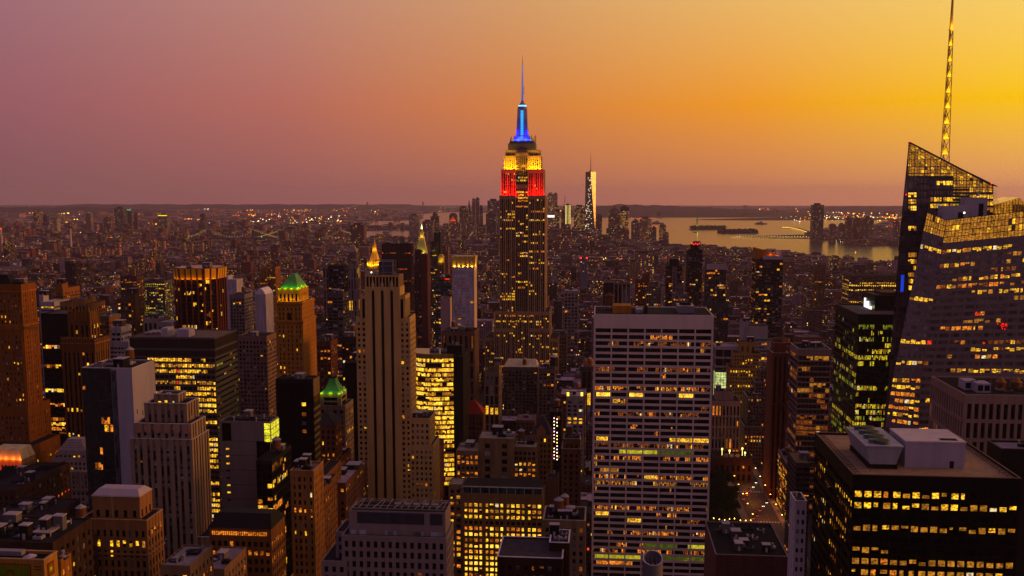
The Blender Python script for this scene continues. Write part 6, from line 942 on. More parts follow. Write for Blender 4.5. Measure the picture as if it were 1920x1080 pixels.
for nm, lb, u0, u1, v, Y, rgb, lt, cr in DOWN:
    r, bb = far_tower(nm, lb, u0, u1, v, Y, rgb, lt, cr, group='riverside housing estate towers' if nm == 'estate_tower' else None); x0, x1, y0, y1, z1 = bb; mb = MB()
    if "light strips" in lb:
        for k in (.08, .3, .7, .92): mb.box(x0+k*(x1-x0)-1.2, x0+k*(x1-x0)+1.2, y0-.6, y0-.2, z1*.45, z1-4)
        mb.build("light_strip", glow((255, 225, 120), 1.6), r)
    if "lobby" in lb: mb.box(x0-3, x1+16, y0-.8, y0-.3, z1*.48, z1*.53); mb.build("lit_floor", lit((255, 240, 230), 1.8), r)
    if "yellow top band" in lb: mb.box(x0, x1, y0-.6, y0-.1, z1-7, z1-1); mb.build("lit_band", glow((255, 220, 40), 1.3), r)
    if "green lit cap" in lb: mb.box(x0, x1, y0-.6, y0-.1, z1-5, z1); mb.build("lit_cap", glow((40, 230, 180), 1.0), r)
    if "dark top" in lb: mb.box(x0-.3, x1+.3, y0-1, y1, z1-24, z1+1); mb.build("dark_crown", BLK, r)
    if "red lamp" in lb or "two red" in lb:
        for k in (.06, .94): mb.cyl(x0+k*(x1-x0), y0, 2.2, z1, z1+4, 6)
        mb.build("beacon", glow((255, 40, 30), 2.5), r)
for u, v, vb, lb in ((4, 430, 447, "white striped power station chimney with a red lamp at the picture's edge"), (134, 428, 452, "slim pale chimney with a dark tip across the low roofs")):
    p = gnd(u, vb+20); t_ = at(u, v, p.y); r = thing("smokestack", lb, "chimney", (p.x, p.y, 0)); mb = MB(); mb.cyl(p.x, p.y, 5.5, 0, t_.z, 12, 0, 3.8); mb.build("chimney_shaft", wall((176, 160, 160)), r); mb = MB(); mb.cyl(p.x, p.y, 4.2, t_.z, t_.z+6, 12); mb.build("chimney_tip", glow((255, 50, 30), 1.8) if u < 50 else DARK, r)
# the tapering tower with chamfered facets and mast
x0, x1, y0, y1, z1 = rect(1097.5, 1117.5, 322, 5700, 61); r = thing("tapering_tower", "tallest downtown tower tapering in facets to a mast, one flank gold", "tower", ((x0+x1)/2, 5700, 0)); cx_, cy_ = (x0+x1)/2, 5730; a = 31.0; c1 = City(); zb = 20
bt = [(cx_-a, cy_-a), (cx_+a, cy_-a), (cx_+a, cy_+a), (cx_-a, cy_+a)]; tp = [(cx_, cy_-a*.95), (cx_+a*.95, cy_), (cx_, cy_+a*.95), (cx_-a*.95, cy_)]; mb = MB()
mats_ = [glass((92, 80, 66), .2, .8, .8), DARK, wall((110, 100, 104), .5)]
for i in range(4):
    j = (i+1) % 4; mb.poly([(*bt[i], zb), (*bt[j], zb), (*tp[i], z1)]); mb.poly([(*bt[j], zb), (*tp[j], z1), (*tp[i], z1)])
mb.box(cx_-a, cx_+a, cy_-a, cy_+a, 0, zb, 0); mb.poly([(*p, z1) for p in tp], 2); mb.build("glass_facet", mats_, r); mb = MB()
for k in range(60):
    z = RNG.uniform(60, z1-30); f_ = (z-zb)/(z1-zb); X = cx_+RNG.uniform(-1, .35)*a*(1-f_*.55); mb.box(X-2.4, X+2.4, cy_-a*(1-.02*f_)-.9, cy_-a*(1-.02*f_)-.3, z, z+3.5)
mb.build("lit_window", LIT['W'], r, 'stuff'); mb = MB(); mb.cyl(cx_, cy_, 10, z1, z1+6, 12); mb.cyl(cx_, cy_, 2.6, z1+6, z1+60, 8, 0, 1.6); mb.cyl(cx_, cy_, 1.5, z1+60, z1+112, 8, 0, .4); mb.build("mast", wall((110, 96, 96), .5), r); FOOT.append((x0, x1, 5690, 5770)); OCC.append((1098, 1118, 322, 440, 5700))
r = thing("tower_crane", "thin tower crane over the downtown building site", "crane", tuple(at(1058.5, 395, 5880)[:2])+(0,)); mb = MB(); p = at(1058.5, 397, 5880); q = at(1057.5, 385, 5880); e = at(1060, 367, 5880); mb.bar((p.x, p.y, p.z-80), q, 3.4); mb.build("crane_mast", DARK, r); mb = MB(); mb.bar(q, e, 2.4); mb.bar(q, q+(q-e)*.3, 3); mb.build("crane_jib", DARK, r)
# statue, ferry terminals, boats, gantry cranes
p = gnd(1307, 429.5); s_ = p.y/F; r = thing("statue", "green lit statue on a stone pedestal on the small harbour island", "statue", (p.x, p.y, 0)); mb = MB(); mb.frus((p.x-20, p.x+20, p.y-20, p.y+20), 0, (p.x-12, p.x+12, p.y-12, p.y+12), 20); mb.frus((p.x-10, p.x+10, p.y-10, p.y+10), 20, (p.x-7, p.x+7, p.y-7, p.y+7), 52); mb.build("pedestal", wall((150, 120, 90)), r); mb = MB()
mb.cyl(p.x, p.y, 7, 52, 72, 10, 0, 5); mb.cyl(p.x, p.y, 5, 72, 86, 10, 0, 3.2); mb.cyl(p.x, p.y, 2.4, 86, 92, 10, 0, 2.0); mb.bar((p.x-3.5, p.y, 82), (p.x-6, p.y, 98), 2.2); mb.cyl(p.x-6, p.y, 1.8, 98, 102, 8, 0, .3); mb.bar((p.x+3.5, p.y-2, 82), (p.x+3, p.y-5, 74), 2.4)
for k in range(7): a = math.pi*k/6; mb.bar((p.x+2*math.cos(a), p.y, 91+2*math.sin(a)), (p.x+4.6*math.cos(a), p.y, 91+4.6*math.sin(a)), .5)
mb.build("figure", wall((90, 140, 80)), r); lamp((p.x, p.y-30, 30), (190, 240, 60), 22000, 2); lamp((p.x+12, p.y-30, 8), (255, 190, 80), 8000, 2)
def boat(u, v, L, lb):
    p = gnd(u, v, .3); r = thing("boat", lb, "boat", (p.x, p.y, .3)); o_ = ORG[r.name]; mb = MB(); x, y = p.x, p.y; w_ = L*.14
    mb.prism([(x-L/2, y-w_), (x+L*.3, y-w_), (x+L/2, y), (x+L*.3, y+w_), (x-L/2, y+w_)], .3, L*.09); mb.build("hull", wall((60, 54, 62)), r); mb = MB(); mb.box(x-L*.35, x+L*.15, y-w_*.7, y+w_*.7, L*.09, L*.17); mb.box(x-L*.1, x+L*.1, y-w_*.5, y+w_*.5, L*.17, L*.24); mb.build("cabin", wall((150, 130, 140)), r); return r
boat(1590, 481.5, 40, "white decked ferry crossing the river with a long wake"); boat(1303, 436, 26, "tiny ferry near the statue island"); boat(1364, 438.5, 30, "small boat just below the wooded second island"); boat(1232, 419.5, 120, "long low ship out in the harbour beyond the round headed tower"); boat(1427, 420.5, 110, "long cargo ship beyond the wooded second island"); boat(1580, 423, 40, "small vessel near the far harbour shore")
p = gnd(1604, 474, .3); mb = MB(); mb.cyl(p.x, p.y, 2.6, .3, 3, 8); mb.cyl(p.x, p.y, 1.2, 3, 7, 8); o = mb.build("channel_buoy", glow((255, 190, 40), 1.6)); tag(o, "single yellow glowing buoy on the river above the ferry", "buoy")
for u in (706, 741, 748): 
    p = gnd(u, 427); r = thing("gantry_crane", "red dockside gantry crane with raised boom across the water", "crane", (p.x, p.y, 0), "dockside gantry cranes"); mb = MB()
    for sx in (-9, 9):
        for sy in (-8, 8): mb.bar((p.x+sx, p.y+sy, 0), (p.x+sx*.7, p.y+sy, 52), 2.4)
    mb.box(p.x-12, p.x+12, p.y-9, p.y+9, 50, 55); mb.build("crane_frame", wall((130, 50, 46)), r); mb = MB(); mb.bar((p.x+6, p.y, 54), (p.x+24, p.y, 116), 2.4); mb.bar((p.x-4, p.y, 54), (p.x, p.y, 84), 2.2); mb.bar((p.x, p.y, 84), (p.x+16, p.y, 90), 1.2); mb.build("crane_boom", wall((130, 50, 46)), r)
# ------------------------------------------------------------------ suspension bridges
def bridge(name, label, tw, deck_v, ends, sag_v, end_v, towermat, lampc, nl, Y, wid=18, ls=2.2, step=True):
    q = [at(u, v, Y) for u, v in tw]; root = thing(name, label, "bridge", (q[0].x, Y, 0)); dz = at(tw[0][0], deck_v, Y).z; e = [at(ends[0], end_v, Y), at(ends[1], end_v, Y)]
    mb = MB(); mb.box(e[0].x, e[1].x, Y-wid, Y+wid, dz-6, dz); mb.build("bridge_deck", wall((70, 58, 66)), root)
    for p in q:
        mb = MB(); h = p.z
        for s in (-1, 1): mb.box(p.x-5, p.x+5, Y+s*wid-4, Y+s*wid+4, 0, h)
        mb.box(p.x-4, p.x+4, Y-wid+4, Y+wid-4, h-9, h-1); mb.box(p.x-4, p.x+4, Y-wid+4, Y+wid-4, dz+3, dz+9); mb.build("bridge_tower", towermat, root)
    cab, lm = MB(), MB()
    segs = [(e[0], q[0], None), (q[1], e[1], None)]+[(a, b_, at(0, sag_v, Y).z) for a, b_ in zip(q, q[1:])]
    for a, b_, sg in segs:
        pts = []
        for k in range(nl+1):
            s = k/nl; z = a.z+(b_.z-a.z)*s
            if sg is not None: z -= (min(a.z, b_.z)-sg)*4*s*(1-s)
            else: z -= abs(a.z-b_.z)*.5*s*(1-s)
            pts.append((a.x+(b_.x-a.x)*s, z))
        for s_ in (-1, 1):
            for (X0, Z0), (X1, Z1) in zip(pts, pts[1:]): cab.bar((X0, Y+s_*wid, Z0), (X1, Y+s_*wid, Z1), 1.1)
            for X0, Z0 in pts: lm.cyl(X0, Y+s_*wid-1.4, ls*.5, Z0-ls*.5, Z0+ls*.5, 6)
            for X0, Z0 in pts[1:-1:2]: cab.bar((X0, Y+s_*wid, dz), (X0, Y+s_*wid, Z0), .5)
    cab.build("main_cable", wall((64, 56, 62)), root); lm.build("cable_lamp", lampc, root, 'stuff'); return root
CL = glow((255, 200, 110), .8)
bridge("suspension_bridge", "long suspension bridge with lamp strung cables and two steel towers", [(392, 427.5), (477.5, 430.5)], 445.5, (352, 520), 444, 444.5, wall((66, 60, 74)), CL, 17, 5000)
bridge("stone_towered_bridge", "suspension bridge with stone towers and lamp strung cables beside the steel towered one", [(525, 431.5), (640, 431.5)], 447, (482, 690), 446, 444, wall((110, 84, 76)), CL, 24, 5450)
bridge("distant_bridge", "far suspension bridge on the horizon with two tall slender towers", [(688.5, 378.5), (793, 378)], 393.3, (620, 900), 391.5, 395, wall((80, 70, 76)), glow((255, 170, 60), .8), 20, 16200, 30, 6)
# ------------------------------------------------------------------ the avenue, the park and what stands there
AV = at(1470, 980, 780).x; xa, xb = AV-27, AV-3
roadm, t, b = newmat("asphalt"); g = t.n("ShaderNodeNewGeometry").outputs['Position']; t.l(t.mix(t.noise(g, .4, 5), lin(30, 26, 28), lin(44, 38, 40)), b.inputs['Base Color']); b.inputs['Roughness'].default_value = .7
for nm, x0, x1, z, m in (("road", xa, xb, .12, roadm), ("pavement", xa-6, xa-.01, .25, wall((120, 108, 104))), ("pavement", xb+.01, xb+5, .25, wall((120, 108, 104)))): mb = MB(); mb.box(x0, x1, 300, 2600, -.2, z, 0); o = mb.build(nm, m); o['kind'] = 'structure'
mb = MB()
for k in range(90): mb.box(xa+8-.08, xa+8+.08, 640+k*9, 643+k*9, .124, .128); mb.box(xa+16-.08, xa+16+.08, 640+k*9, 643+k*9, .124, .128)
for y in (776, 858, 938):
    for k in range(10): mb.box(xa+1+k*2.3, xa+2.2+k*2.3, y, y+3, .124, .128)
o = mb.build("road_markings", wall((200, 190, 180))); o['kind'] = 'structure'
sheet("park_lawn", [(-40, 778), (xa-6.2, 778), (xa-6.2, 885), (-40, 885)], .1, wall((40, 52, 26), .95))
HL, TL = glow((255, 240, 200), 9), glow((255, 40, 15), 5)
def make_car(col):
    r = thing("parked_car", "", "car", (0, 0, 0), "cars on the avenue"); mb = MB(); mb.hexa([(-.9, -2.2, .3), (.9, -2.2, .3), (.9, 2.2, .3), (-.9, 2.2, .3), (-.9, -2.2, .85), (.9, -2.2, .85), (.9, 2.2, .9), (-.9, 2.2, .9)]); mb.build("car_body", wall(col, .4), r); mb = MB(); mb.frus((-.85, .85, -1.2, 1.5), .88, (-.7, .7, -.6, 1.1), 1.45); mb.build("cabin", glass((12, 12, 14)), r)
    for x in (-.62, .62): mb = MB(); mb.box(x-.2, x+.2, -2.28, -2.2, .55, .8); mb.build("headlight", HL, r); mb = MB(); mb.box(x-.2, x+.2, 2.2, 2.28, .6, .85); mb.build("tail_light", TL, r)
    for x in (-.9, .9):
        for y in (-1.4, 1.4): mb = MB(); mb.hexa([(x-.12, y-.32, 0), (x+.12, y-.32, 0), (x+.12, y+.32, 0), (x-.12, y+.32, 0), (x-.12, y-.32, .64), (x+.12, y-.32, .64), (x+.12, y+.32, .64), (x-.12, y+.32, .64)]); mb.build("wheel", BLK, r)
    return r
def dup(o, parent=None):
    c = o.copy(); COL.objects.link(c)
    if parent: c.parent = parent
    for ch in list(o.children): dup(ch, c)
    return c
protos = [make_car((190, 150, 30)), make_car((60, 60, 66)), make_car((150, 150, 155))]; first = [True]*3
for k in range(30):
    i = k % 3; o = protos[i] if first[i] else dup(protos[i]); first[i] = False; lane = k % 5; away = lane > 2
    o.location = (xa+3+lane*4.5, 780+k*11.3+RNG.uniform(0, 6), .13); o.rotation_euler = (0, 0, math.pi if not away else 0); o['label'] = ("yellow cab", "dark car", "silver car")[i]+" in the traffic on the glowing avenue"; o['group'] = "cars on the avenue, "+("yellow", "dark", "silver")[i]; o.name = ("taxi", "car", "car")[i]
def street_lamp():
    r = thing("street_lamp", "street lamp glowing orange along the avenue", "street lamp", (0, 0, 0), "street lamps along the avenue"); mb = MB(); mb.cyl(0, 0, .1, 0, 8.5, 8, 0, .07); mb.bar((0, 0, 8.4), (1.8, 0, 8.8), .1); mb.build("lamp_post", DARK, r); mb = MB(); mb.box(1.4, 2.2, -.25, .25, 8.55, 8.8); mb.build("lamp_head", glow((255, 180, 60), 14), r); return r
L0 = street_lamp(); used = False
for k in range(14):
    for s in (0, 1): o = L0 if not used else dup(L0); used = True; o.location = (xa-1.2 if not s else xb+1.2, 770+k*27, .25); o.rotation_euler = (0, 0, math.pi if s else 0)
for k in range(7): lamp((xa+12, 790+k*44, 10), (255, 140, 36), 4200, .6)
for k in range(4): lamp((xb+3.4, 782+k*16, 4), (255, 150, 40), 700, .6)
barkm = wall((50, 38, 30)); leafm = [wall((30, 44, 20), .8), wall((42, 56, 24), .8)]
def make_tree(sd_):
    rg = random.Random(sd_); r = thing("park_tree", "dark leafy plane tree in the city park", "tree", (0, 0, 0), "trees in the city park"); mb = MB(); mb.cyl(0, 0, .38, 0, 5.5, 8, 0, .24)
    for k in range(6): a = k*1.05+rg.random(); mb.bar((0, 0, 4.2+k*.35), (2.6*math.cos(a), 2.6*math.sin(a), 8+rg.random()*2.5), .2)
    mb.build("trunk", barkm, r); mb = MB()
    for k in range(26):
        a, b_, rr = rg.uniform(0, 6.28), rg.uniform(-.5, 1), rg.uniform(1.6, 4.6); c = Vector((rr*math.cos(a), rr*math.sin(a), 9.5+b_*4)); m = rg.choice((0, 1))
        for _ in range(22):
            q = c+Vector((rg.gauss(0, .8), rg.gauss(0, .8), rg.gauss(0, .6))); d1 = Vector((rg.gauss(0, 1), rg.gauss(0, 1), rg.gauss(0, 1))).normalized()*.38; d2 = d1.cross(Vector((rg.gauss(0, 1), rg.gauss(0, 1), rg.gauss(0, 1)))).normalized()*.34; mb.poly([q-d1-d2, q+d1-d2, q+d1+d2, q-d1+d2], m)
    mb.build("crown", leafm, r); return r
TR = [make_tree(k) for k in range(4)]; k = 0
for x in range(6):
    for y in range(9):
        X, Y = 78+x*7.4+RNG.uniform(-2, 2), 783+y*10.5+RNG.uniform(-2, 2)
        if X > xa-7: continue
        o = TR[k] if k < 4 else dup(TR[k % 4]); k += 1; o.location = (X, Y, .1); s = RNG.uniform(.85, 1.2); o.scale = (s, s, s); o.rotation_euler = (0, 0, RNG.uniform(0, 6.28))
def lantern():
    r = thing("park_lantern", "small glowing lantern along the park's near edge", "lantern", (0, 0, 0), "lanterns along the park edge"); mb = MB(); mb.cyl(0, 0, .08, 0, 3.4, 6); mb.build("lamp_post", DARK, r); mb = MB(); mb.cyl(0, 0, .28, 3.4, 4.0, 8, 0, .2); mb.build("lamp_globe", glow((255, 190, 70), 12), r); return r
L1_ = lantern(); used = False
for k in range(13): o = L1_ if not used else dup(L1_); used = True; o.location = (72+k*4.1, 768+RNG.uniform(0, 9), .1)
for k in range(4): lamp((76+k*11, 772, 3), (255, 150, 40), 160, .3)
mb = MB(); p = gnd(1417, 900); mb.box(p.x-7, p.x-1.5, p.y+18, p.y+18.5, 4, 11); o = mb.build("lit_billboard", glow((255, 205, 60), 1.1)); tag(o, "yellow glowing billboard beside the avenue at the park corner", "billboard")
# ------------------------------------------------------------------ the rest of the city: lots along the street grid
AVX = [AV-15+k for k in (-1980, -1700, -1440, -1200, -985, -790, -640, -485, -395, -275, 0, 280, 560, 840, 1120, 1400, 1680, 1960)]
LOTS = []; rg = random.Random(5)
def free(x0, x1, y0, y1):
    for a, b_, c, d in FOOT:
        if x0 < b_+2 and x1 > a-2 and y0 < d+2 and y1 > c-2: return False
    return not (x0 < xb+6 and x1 > xa-7 and y0 < 2600) and not (y0 < 890 and y1 > 776 and x0 < xb and x1 > 60) and not (y0 < 962 and y1 > 470 and x0 < xb and x1 > 64)
PARKS = [(160, 302, 511, 518.5), (575, 600, 468, 478), (268, 300, 462, 466), (1145, 1185, 493, 500), (96, 130, 485, 489), (1418, 1440, 530, 538), (60, 200, 445, 449)]
def inpark(x, y):
    u, v = proj(x, y, 8); return any(a < u < b_ and c < v < d for a, b_, c, d in PARKS)
for bx0, bx1 in zip(AVX, AVX[1:]):
    for k in range(6, 43):
        y = k*80+20
        for row in range(2):
            x = bx0+13
            while x < bx1-20:
                w_ = rg.choice((8, 11, 15, 18, 22, 30, 38)); x1 = min(x+w_, bx1-13); y0 = y+row*31+rg.uniform(0, 2); y1 = y+row*31+rg.uniform(24, 30)
                h = rg.choice((16, 20, 24, 28, 34, 42, 50)) if y < 1700 else rg.choice((12, 15, 18, 20, 24, 30, 38))
                if rg.random() < .07: h *= 1.7
                if w_ < 14: h = min(h, 26)
                u, v = proj((x+x1)/2, y0, h)
                if -60 < u < 1990 and v < 1100 and free(x, x1, y0, y1) and not inwater(x, y0) and not inpark((x+x1)/2, y0): LOTS.append([x+.3, x1-.3, y0, y1, h])
                x = x1
y = 3460.0
while y < 7600:
    stp = 70 if y < 5200 else 95; x = -.66*y
    while x < .5*y:
        w_ = rg.uniform(18, 46); x0 = x+rg.uniform(0, 14); h = rg.choice((12, 15, 18, 22, 28)); e = x0+170
        dt = math.exp(-((x+.055*y)/(.07*y))**2) if y > 4200 else 0
        h += dt*rg.uniform(5, 62)
        if rg.random() < .045 and x < -.1*y: h = rg.uniform(42, 64)
        for s in (0, 1):
            y0 = y+s*stp*.48; y1 = y0+stp*.36
            if free(x0, x0+w_, y0, y1) and not inwater(x0, y0) and not inwater(x0+w_, y0) and not inwater(x0, y1+30) and not inpark(x0, y0) and rg.random() < .9: LOTS.append([x0, x0+w_, y0, y1, h*rg.uniform(.8, 1.25)])
        x = x0+w_+rg.choice((1, 1, 2, 14))
    y += stp
while y < 22000:
    stp = 130+y*.012; x = -.66*y
    while x < .5*y:
        w_ = rg.uniform(40, 120); h = rg.choice((9, 11, 14, 18)) if rg.random() > .03 else rg.uniform(26, 60)
        if not inwater(x, y) and not inwater(x+w_, y) and rg.random() < .75 and not (proj(x, y, 0)[1] < 399.5 and rg.random() < .6): LOTS.append([x, x+w_, y, y+stp*.5, h])
        x += w_+rg.uniform(8, 60)
    y += stp
LOTS.sort(key=lambda l: l[2])
occ = np.zeros((540, 960), bool); hero = sorted(OCC, key=lambda o: o[4]); hi = 0; vis = []
def cover(u0, u1, v0, v1):
    a, b_, c, d = max(0, int(u0/2)), min(960, int(u1/2)+1), max(0, int(v0/2)), min(540, int(v1/2)+1)
    if a >= b_ or c >= d: return 0
    s = occ[c:d, a:b_]; n = s.size-int(s.sum()); s[:] = True; return n*4
for L in LOTS:
    while hi < len(hero) and hero[hi][4] < L[2]: h = hero[hi]; cover(h[0], h[1], h[2], max(h[3], h[2])); hi += 1
    x0, x1, y0, y1, h = L; a = proj(x0, y0, h); b_ = proj(x1, y0, h); c = proj(x0, y0, 0)[1]; d = proj((x0+x1)/2, y1, h)[1]
    vis.append(cover(a[0], b_[0], min(d, a[1]), c))
# paint and furnish each lot; the largest seen become things, the others one mass
def dress(c, L, rg, small, root=None):
    x0, x1, y0, y1, h = L; tn, tc_ = rg.choice(TINTS); rn, rc = rg.choices(ROOFT, (3, 3, 2, 3, 1))[0]; k = rg.uniform(.2, .75); far = y0 > 3400
    lt = rg.choice((.004, .01, .02, .05, .1, .26)) if not far else rg.choice((.005, .01, .02, .06, .16)); par = (rg.random(), lt, rg.choice((2.6, 3.2, 4.0)) if not far else 5.0)
    tint = tuple(v*k*q for v, q in zip(lin(*tc_), (1.15, .9, 1.1))); rt = tuple(v*q for v, q in zip(lin(*rc), (1, .95, 1.15))); ft = "plain roof"; z = (0, 0, 999)
    c.box(x0, x1, y0, y1, 0, h, tint, rt, par)
    if not far:
        c.box(x0, x1, y0, y0+.4, h, h+.9, tint, rt, z); c.box(x0, x0+.4, y0+.4, y1-.4, h, h+.9, tint, rt, z); c.box(x1-.4, x1, y0+.4, y1-.4, h, h+.9, tint, rt, z); c.box(x0, x1, y1-.4, y1, h, h+.9, tint, rt, z)
        cor = tuple(min(1, v*1.5) for v in tint)
        if rg.random() < .6: c.box(x0-.3, x1+.3, y0-.5, y0-.02, h-1.2, h-.2, cor, cor, z)
    Bs = []; w_ = x1-x0; d_ = y1-y0
    if w_ > 8 and y0 < 5200:
        for q in range(rg.choice((0, 1, 1, 2, 3))):
            a, b_ = rg.uniform(2, min(7, w_*.35)), rg.uniform(2, min(7, d_*.35)); X, Y = rg.uniform(x0+1, x1-a-1), rg.uniform(y0+1, y1-b_-1); B2 = City() if root else c; Bs.append(B2); B2.box(X, X+a, Y, Y+b_, h, h+rg.uniform(1.6, 5), rg.choice((tint, lin(110, 98, 106), lin(60, 50, 54), lin(150, 134, 142))), rg.choice((rt, lin(150, 134, 144))), z); ft = "roof huts"
        for q in range(rg.choice((0, 0, 2, 5))): X, Y = rg.uniform(x0+1, x1-2), rg.uniform(y0+1, y1-2); B2 = City() if root else c; Bs.append(B2); B2.box(X, X+1.3, Y, Y+1.1, h, h+rg.uniform(.6, 1.6), lin(130, 120, 128), lin(150, 138, 146), z)
    tks = []
    if w_ > 9 and y0 < 3400 and rg.random() < (.45 if h > 20 else .2):
        for q in range(rg.choice((1, 1, 2))):
            tk = City() if root else c; tks.append(tk); X, Y = rg.uniform(x0+3, x1-3), rg.uniform(y0+3, y1-3); r_ = rg.uniform(1.5, 2.3); z0 = h+rg.uniform(2.5, 6); tk.cone(X, Y, r_, z0, z0+r_*2, z0+r_*2.9, rg.choice((lin(96, 60, 42), lin(60, 48, 44), lin(130, 84, 54))), rg.choice((lin(140, 124, 134), lin(90, 74, 70))))
            for sx in (-1, 1): tk.box(X+sx*r_*.6-.15, X+sx*r_*.6+.15, Y-.15, Y+.15, h, z0, lin(40, 34, 36), lin(40, 34, 36), z)
        ft = "water tank" if not root else "a water tank"
    return tn, rn, ft, Bs, tks
idx = sorted(range(len(LOTS)), key=lambda i: -vis[i]); pick = {'brick_building': 0, 'loft_building': 0, 'tall_building': 0}; chosen = {}
for i in idx:
    if vis[i] < 44: break
    h, y0 = LOTS[i][4], LOTS[i][2]; k = 'brick_building' if h < 22 else 'loft_building' if h < 45 else 'tall_building'
    if pick[k] < 280: pick[k] += 1; chosen[i] = k
mass = City(); seen_labels = {}; todo = []
for i, L in enumerate(LOTS):
    if i in chosen:
        k = chosen[i]; x0, x1, y0, y1, h = L; o0 = ((x0+x1)/2, (y0+y1)/2, 0); c = City(); big = vis[i] > 110
        if big:
            root = thing(k, "", "building", o0); tn, rn, ft, B2, tk = dress(c, L, rg, False, root); c.build("building_body", root, o0)
            for q in B2: q.build("roof_hut", root, o0)
            for q in tk: q.build("water_tank", root, o0)
        else: tn, rn, ft, B2, tk = dress(c, L, rg, True); root = c.build(k, None, o0); root.location = o0; root['category'] = "building"
        u, v = proj(o0[0], y0, h); ln = min(LAND, key=lambda l: (l[0]-u)**2+(1.3*(l[1]-v))**2); rel = "far behind" if ln[3] < y0-700 else "behind" if ln[3] < y0-60 else "before" if ln[3] > y0+60 else "beside"
        lw = "low" if h < 22 else "mid-height" if h < 45 else "tall"; wd = "narrow " if x1-x0 < 12 else "wide " if x1-x0 > 28 else ""
        lb = f"{lw} {wd}{tn} building with {rn} roof{'' if ft == 'plain roof' else ' and '+ft} {rel} the {ln[2]}"; w_ = lb.split()
        if len(w_) > 16: lb = f"{lw} {tn} building with {rn} roof {rel} the {ln[2]}"
        if len(lb.split()) > 16: lb = f"{lw} {tn} building {rel} the {ln[2]}"
        root['label'] = lb; seen_labels.setdefault(lb, []).append(root)
    elif L[2] > 2600 or vis[i] > 0 or L[2] < 1700: dress(mass, L, rg, True)
for lb, l in seen_labels.items():
    if len(l) > 1:
        for o in l: o['group'] = "alike "+lb.split(' building')[0]+" buildings "+lb.split(' roof ')[-1] if ' roof ' in lb else "alike "+lb
o = mass.build("city_blocks"); o['kind'] = 'stuff'
print("LOTS", len(LOTS), "things", pick, "mass faces", len(mass.f))
# parks and street trees far off: leaf clumps
mb = MB(); rq = random.Random(9)
for a, b_, c, d in PARKS:
    p0, p1 = gnd(a, d), gnd(b_, c); n = int(min(1400, abs(p1.x-p0.x)*abs(p1.y-p0.y)/90))
    for _ in range(n):
        q = gnd(rq.uniform(a, b_), rq.uniform(c, d)); s = q.y/1500
        for _ in range(5):
            e = q+Vector((rq.gauss(0, 3.5), rq.gauss(0, 3.5), rq.uniform(2, 13))); d1 = Vector((rq.gauss(0, 1), rq.gauss(0, 1), rq.gauss(0, 1))).normalized()*(1.5+s*.5); d2 = d1.cross(Vector((rq.gauss(0, 1), rq.gauss(0, 1), rq.gauss(0, 1)))).normalized()*(1.5+s*.5); mb.poly([e-d1-d2, e+d1-d2, e+d1+d2, e-d1+d2], rq.choice((0, 1)))
for px in ISL[:2]:
    us = [p[0] for p in px[1]]; vs = [p[1] for p in px[1]]
    for _ in range(700):
        u = rq.uniform(min(us)+8, max(us)-6); q = gnd(u, (min(vs)+max(vs))/2+rq.uniform(-1.2, 1.2)); e = q+Vector((rq.gauss(0, 6), rq.gauss(0, 6), rq.uniform(2, 22)))
        d1 = Vector((rq.gauss(0, 1), rq.gauss(0, 1), rq.gauss(0, 1))).normalized()*7; d2 = d1.cross(Vector((rq.gauss(0, 1), rq.gauss(0, 1), rq.gauss(0, 1)))).normalized()*6; mb.poly([e-d1-d2, e+d1-d2, e+d1+d2, e-d1+d2], 0)
o = mb.build("foliage", leafm); o['kind'] = 'stuff'
# lamps of streets and windows across the far city: glowing specks in the distance
LC = [glow((255, 150, 40), 3.2, "street_light"), glow((255, 200, 70), 3.4, "street_light"), glow((255, 60, 25), 2.6, "street_light"), glow((255, 240, 210), 3.6, "street_light"), glow((120, 255, 150), 1.4, "street_light"), glow((255, 120, 40), 1.6, "street_light")]
mb = MB(); rq = random.Random(21)
def speck(u, v, m, k=1.0, z=None, wet=False):
    p = gnd(u, v); p.z = rq.uniform(9, 20) if z is None else z
    if not wet and inwater(p.x, p.y): return
    r_ = p.y/F*.62*k; mb.hexa([(p.x-r_, p.y-r_, p.z), (p.x+r_, p.y-r_, p.z), (p.x+r_, p.y+r_, p.z), (p.x-r_, p.y+r_, p.z), (p.x-r_, p.y-r_, p.z+2*r_), (p.x+r_, p.y-r_, p.z+2*r_), (p.x+r_, p.y+r_, p.z+2*r_), (p.x-r_, p.y+r_, p.z+2*r_)], m)
for k in range(260): speck(rq.uniform(0, 640), 440+60*rq.random(), rq.choices((0, 1, 2, 5, 3), (5, 4, 1.5, 4, .5))[0], rq.choice((.5, .7, .9)))
for k in range(60): speck(rq.uniform(1020, 1600), 490+90*rq.random(), rq.choices((0, 1, 2, 5, 3), (5, 4, 1.5, 4, .5))[0], rq.choice((.4, .6)))
for k in range(620):
    v = 392+150*rq.random()**1.5; u = rq.uniform(0, 1700) if v < 470 else rq.uniform(0, 1600); m = rq.choices(range(6), (4, 4, 2, 1.2, .3, 5))[0]; kk = rq.choice((.5, .6, .8, 1.2))
    if rq.random() < .45:
        for q in range(rq.randint(2, 6)): speck(u+q*rq.uniform(3, 6), v+rq.uniform(-.5, .5), m, kk)
    else: speck(u, v, m, kk)
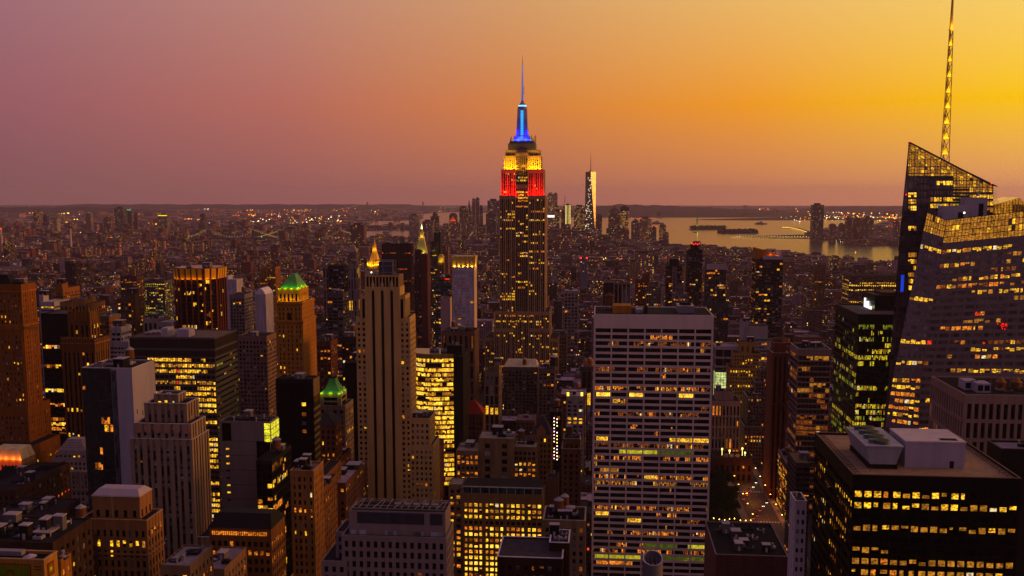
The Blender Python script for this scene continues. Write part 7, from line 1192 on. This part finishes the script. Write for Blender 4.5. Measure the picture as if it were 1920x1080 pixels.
for k in range(170): speck(rq.uniform(1480, 1690), 394+rq.random()**1.4*24, rq.choice((0, 1, 1, 2, 3)), rq.choice((.6, .9, 1.2)), None, True)
for k in range(60): speck(rq.uniform(470, 640), rq.uniform(408, 424), rq.choice((0, 1, 1, 3)), rq.choice((.7, 1.1)))
for k in range(40): speck(1372+k*3.7, 447-rq.uniform(0, 1.5), 1, .5, 3, True)
for k in range(26): a = k/25; speck(1468+55*a, 427.5+(a**2)*14, 1, .75, 4, True); speck(1382+k*5.4, 445.5-rq.uniform(0, 1), rq.choice((1, 3)), .5, 4, True)
for k in range(34): speck(1560+k*4, 447+rq.uniform(0, 8)+k*.1, rq.choice((1, 1, 3)), .5, 4, True)
for k in range(30): speck(1060+k*8, 407+rq.uniform(-1, .5), rq.choice((0, 1)), .6, 6, True)
for k in range(26): speck(1465+k*9, 409+rq.uniform(-2, 2), rq.choice((1, 1, 4, 0)), .8, 8, True)
for k in range(16): speck(614+k*1.7, 438.5-k*.06, 3, .55, 12)
for k in range(30): speck(580+k*1.7, 446.8, 1, .5, 12); speck(553+k*.62, 442.6-k*.22, 1, .7, 24)
for k in range(8): speck(1470+k*4, 483.4, 3, .7, 14); speck(1472+k*3.4, 489.5, 1, .7, 10)
for k in range(70): speck(340+rq.random()*260, 394+rq.random()*14, rq.choice((5, 0, 2)), .5)
o = mb.build("distant_lights", LC); o['kind'] = 'stuff'
# ------------------------------------------------------------------ evening haze over everything
hm = bpy.data.materials.new("evening_haze"); hm.use_nodes = True; nt = hm.node_tree; nt.nodes.clear(); pv = nt.nodes.new("ShaderNodeVolumePrincipled"); om = nt.nodes.new("ShaderNodeOutputMaterial"); nt.links.new(pv.outputs[0], om.inputs['Volume'])
pv.inputs['Color'].default_value = (.82, .6, .8, 1); pv.inputs['Density'].default_value = 2.6e-5; pv.inputs['Anisotropy'].default_value = .2
mb = MB(); mb.box(-32000, 32000, -2000, 27500, -1, 470); o = mb.build("haze", hm); o['kind'] = 'stuff'
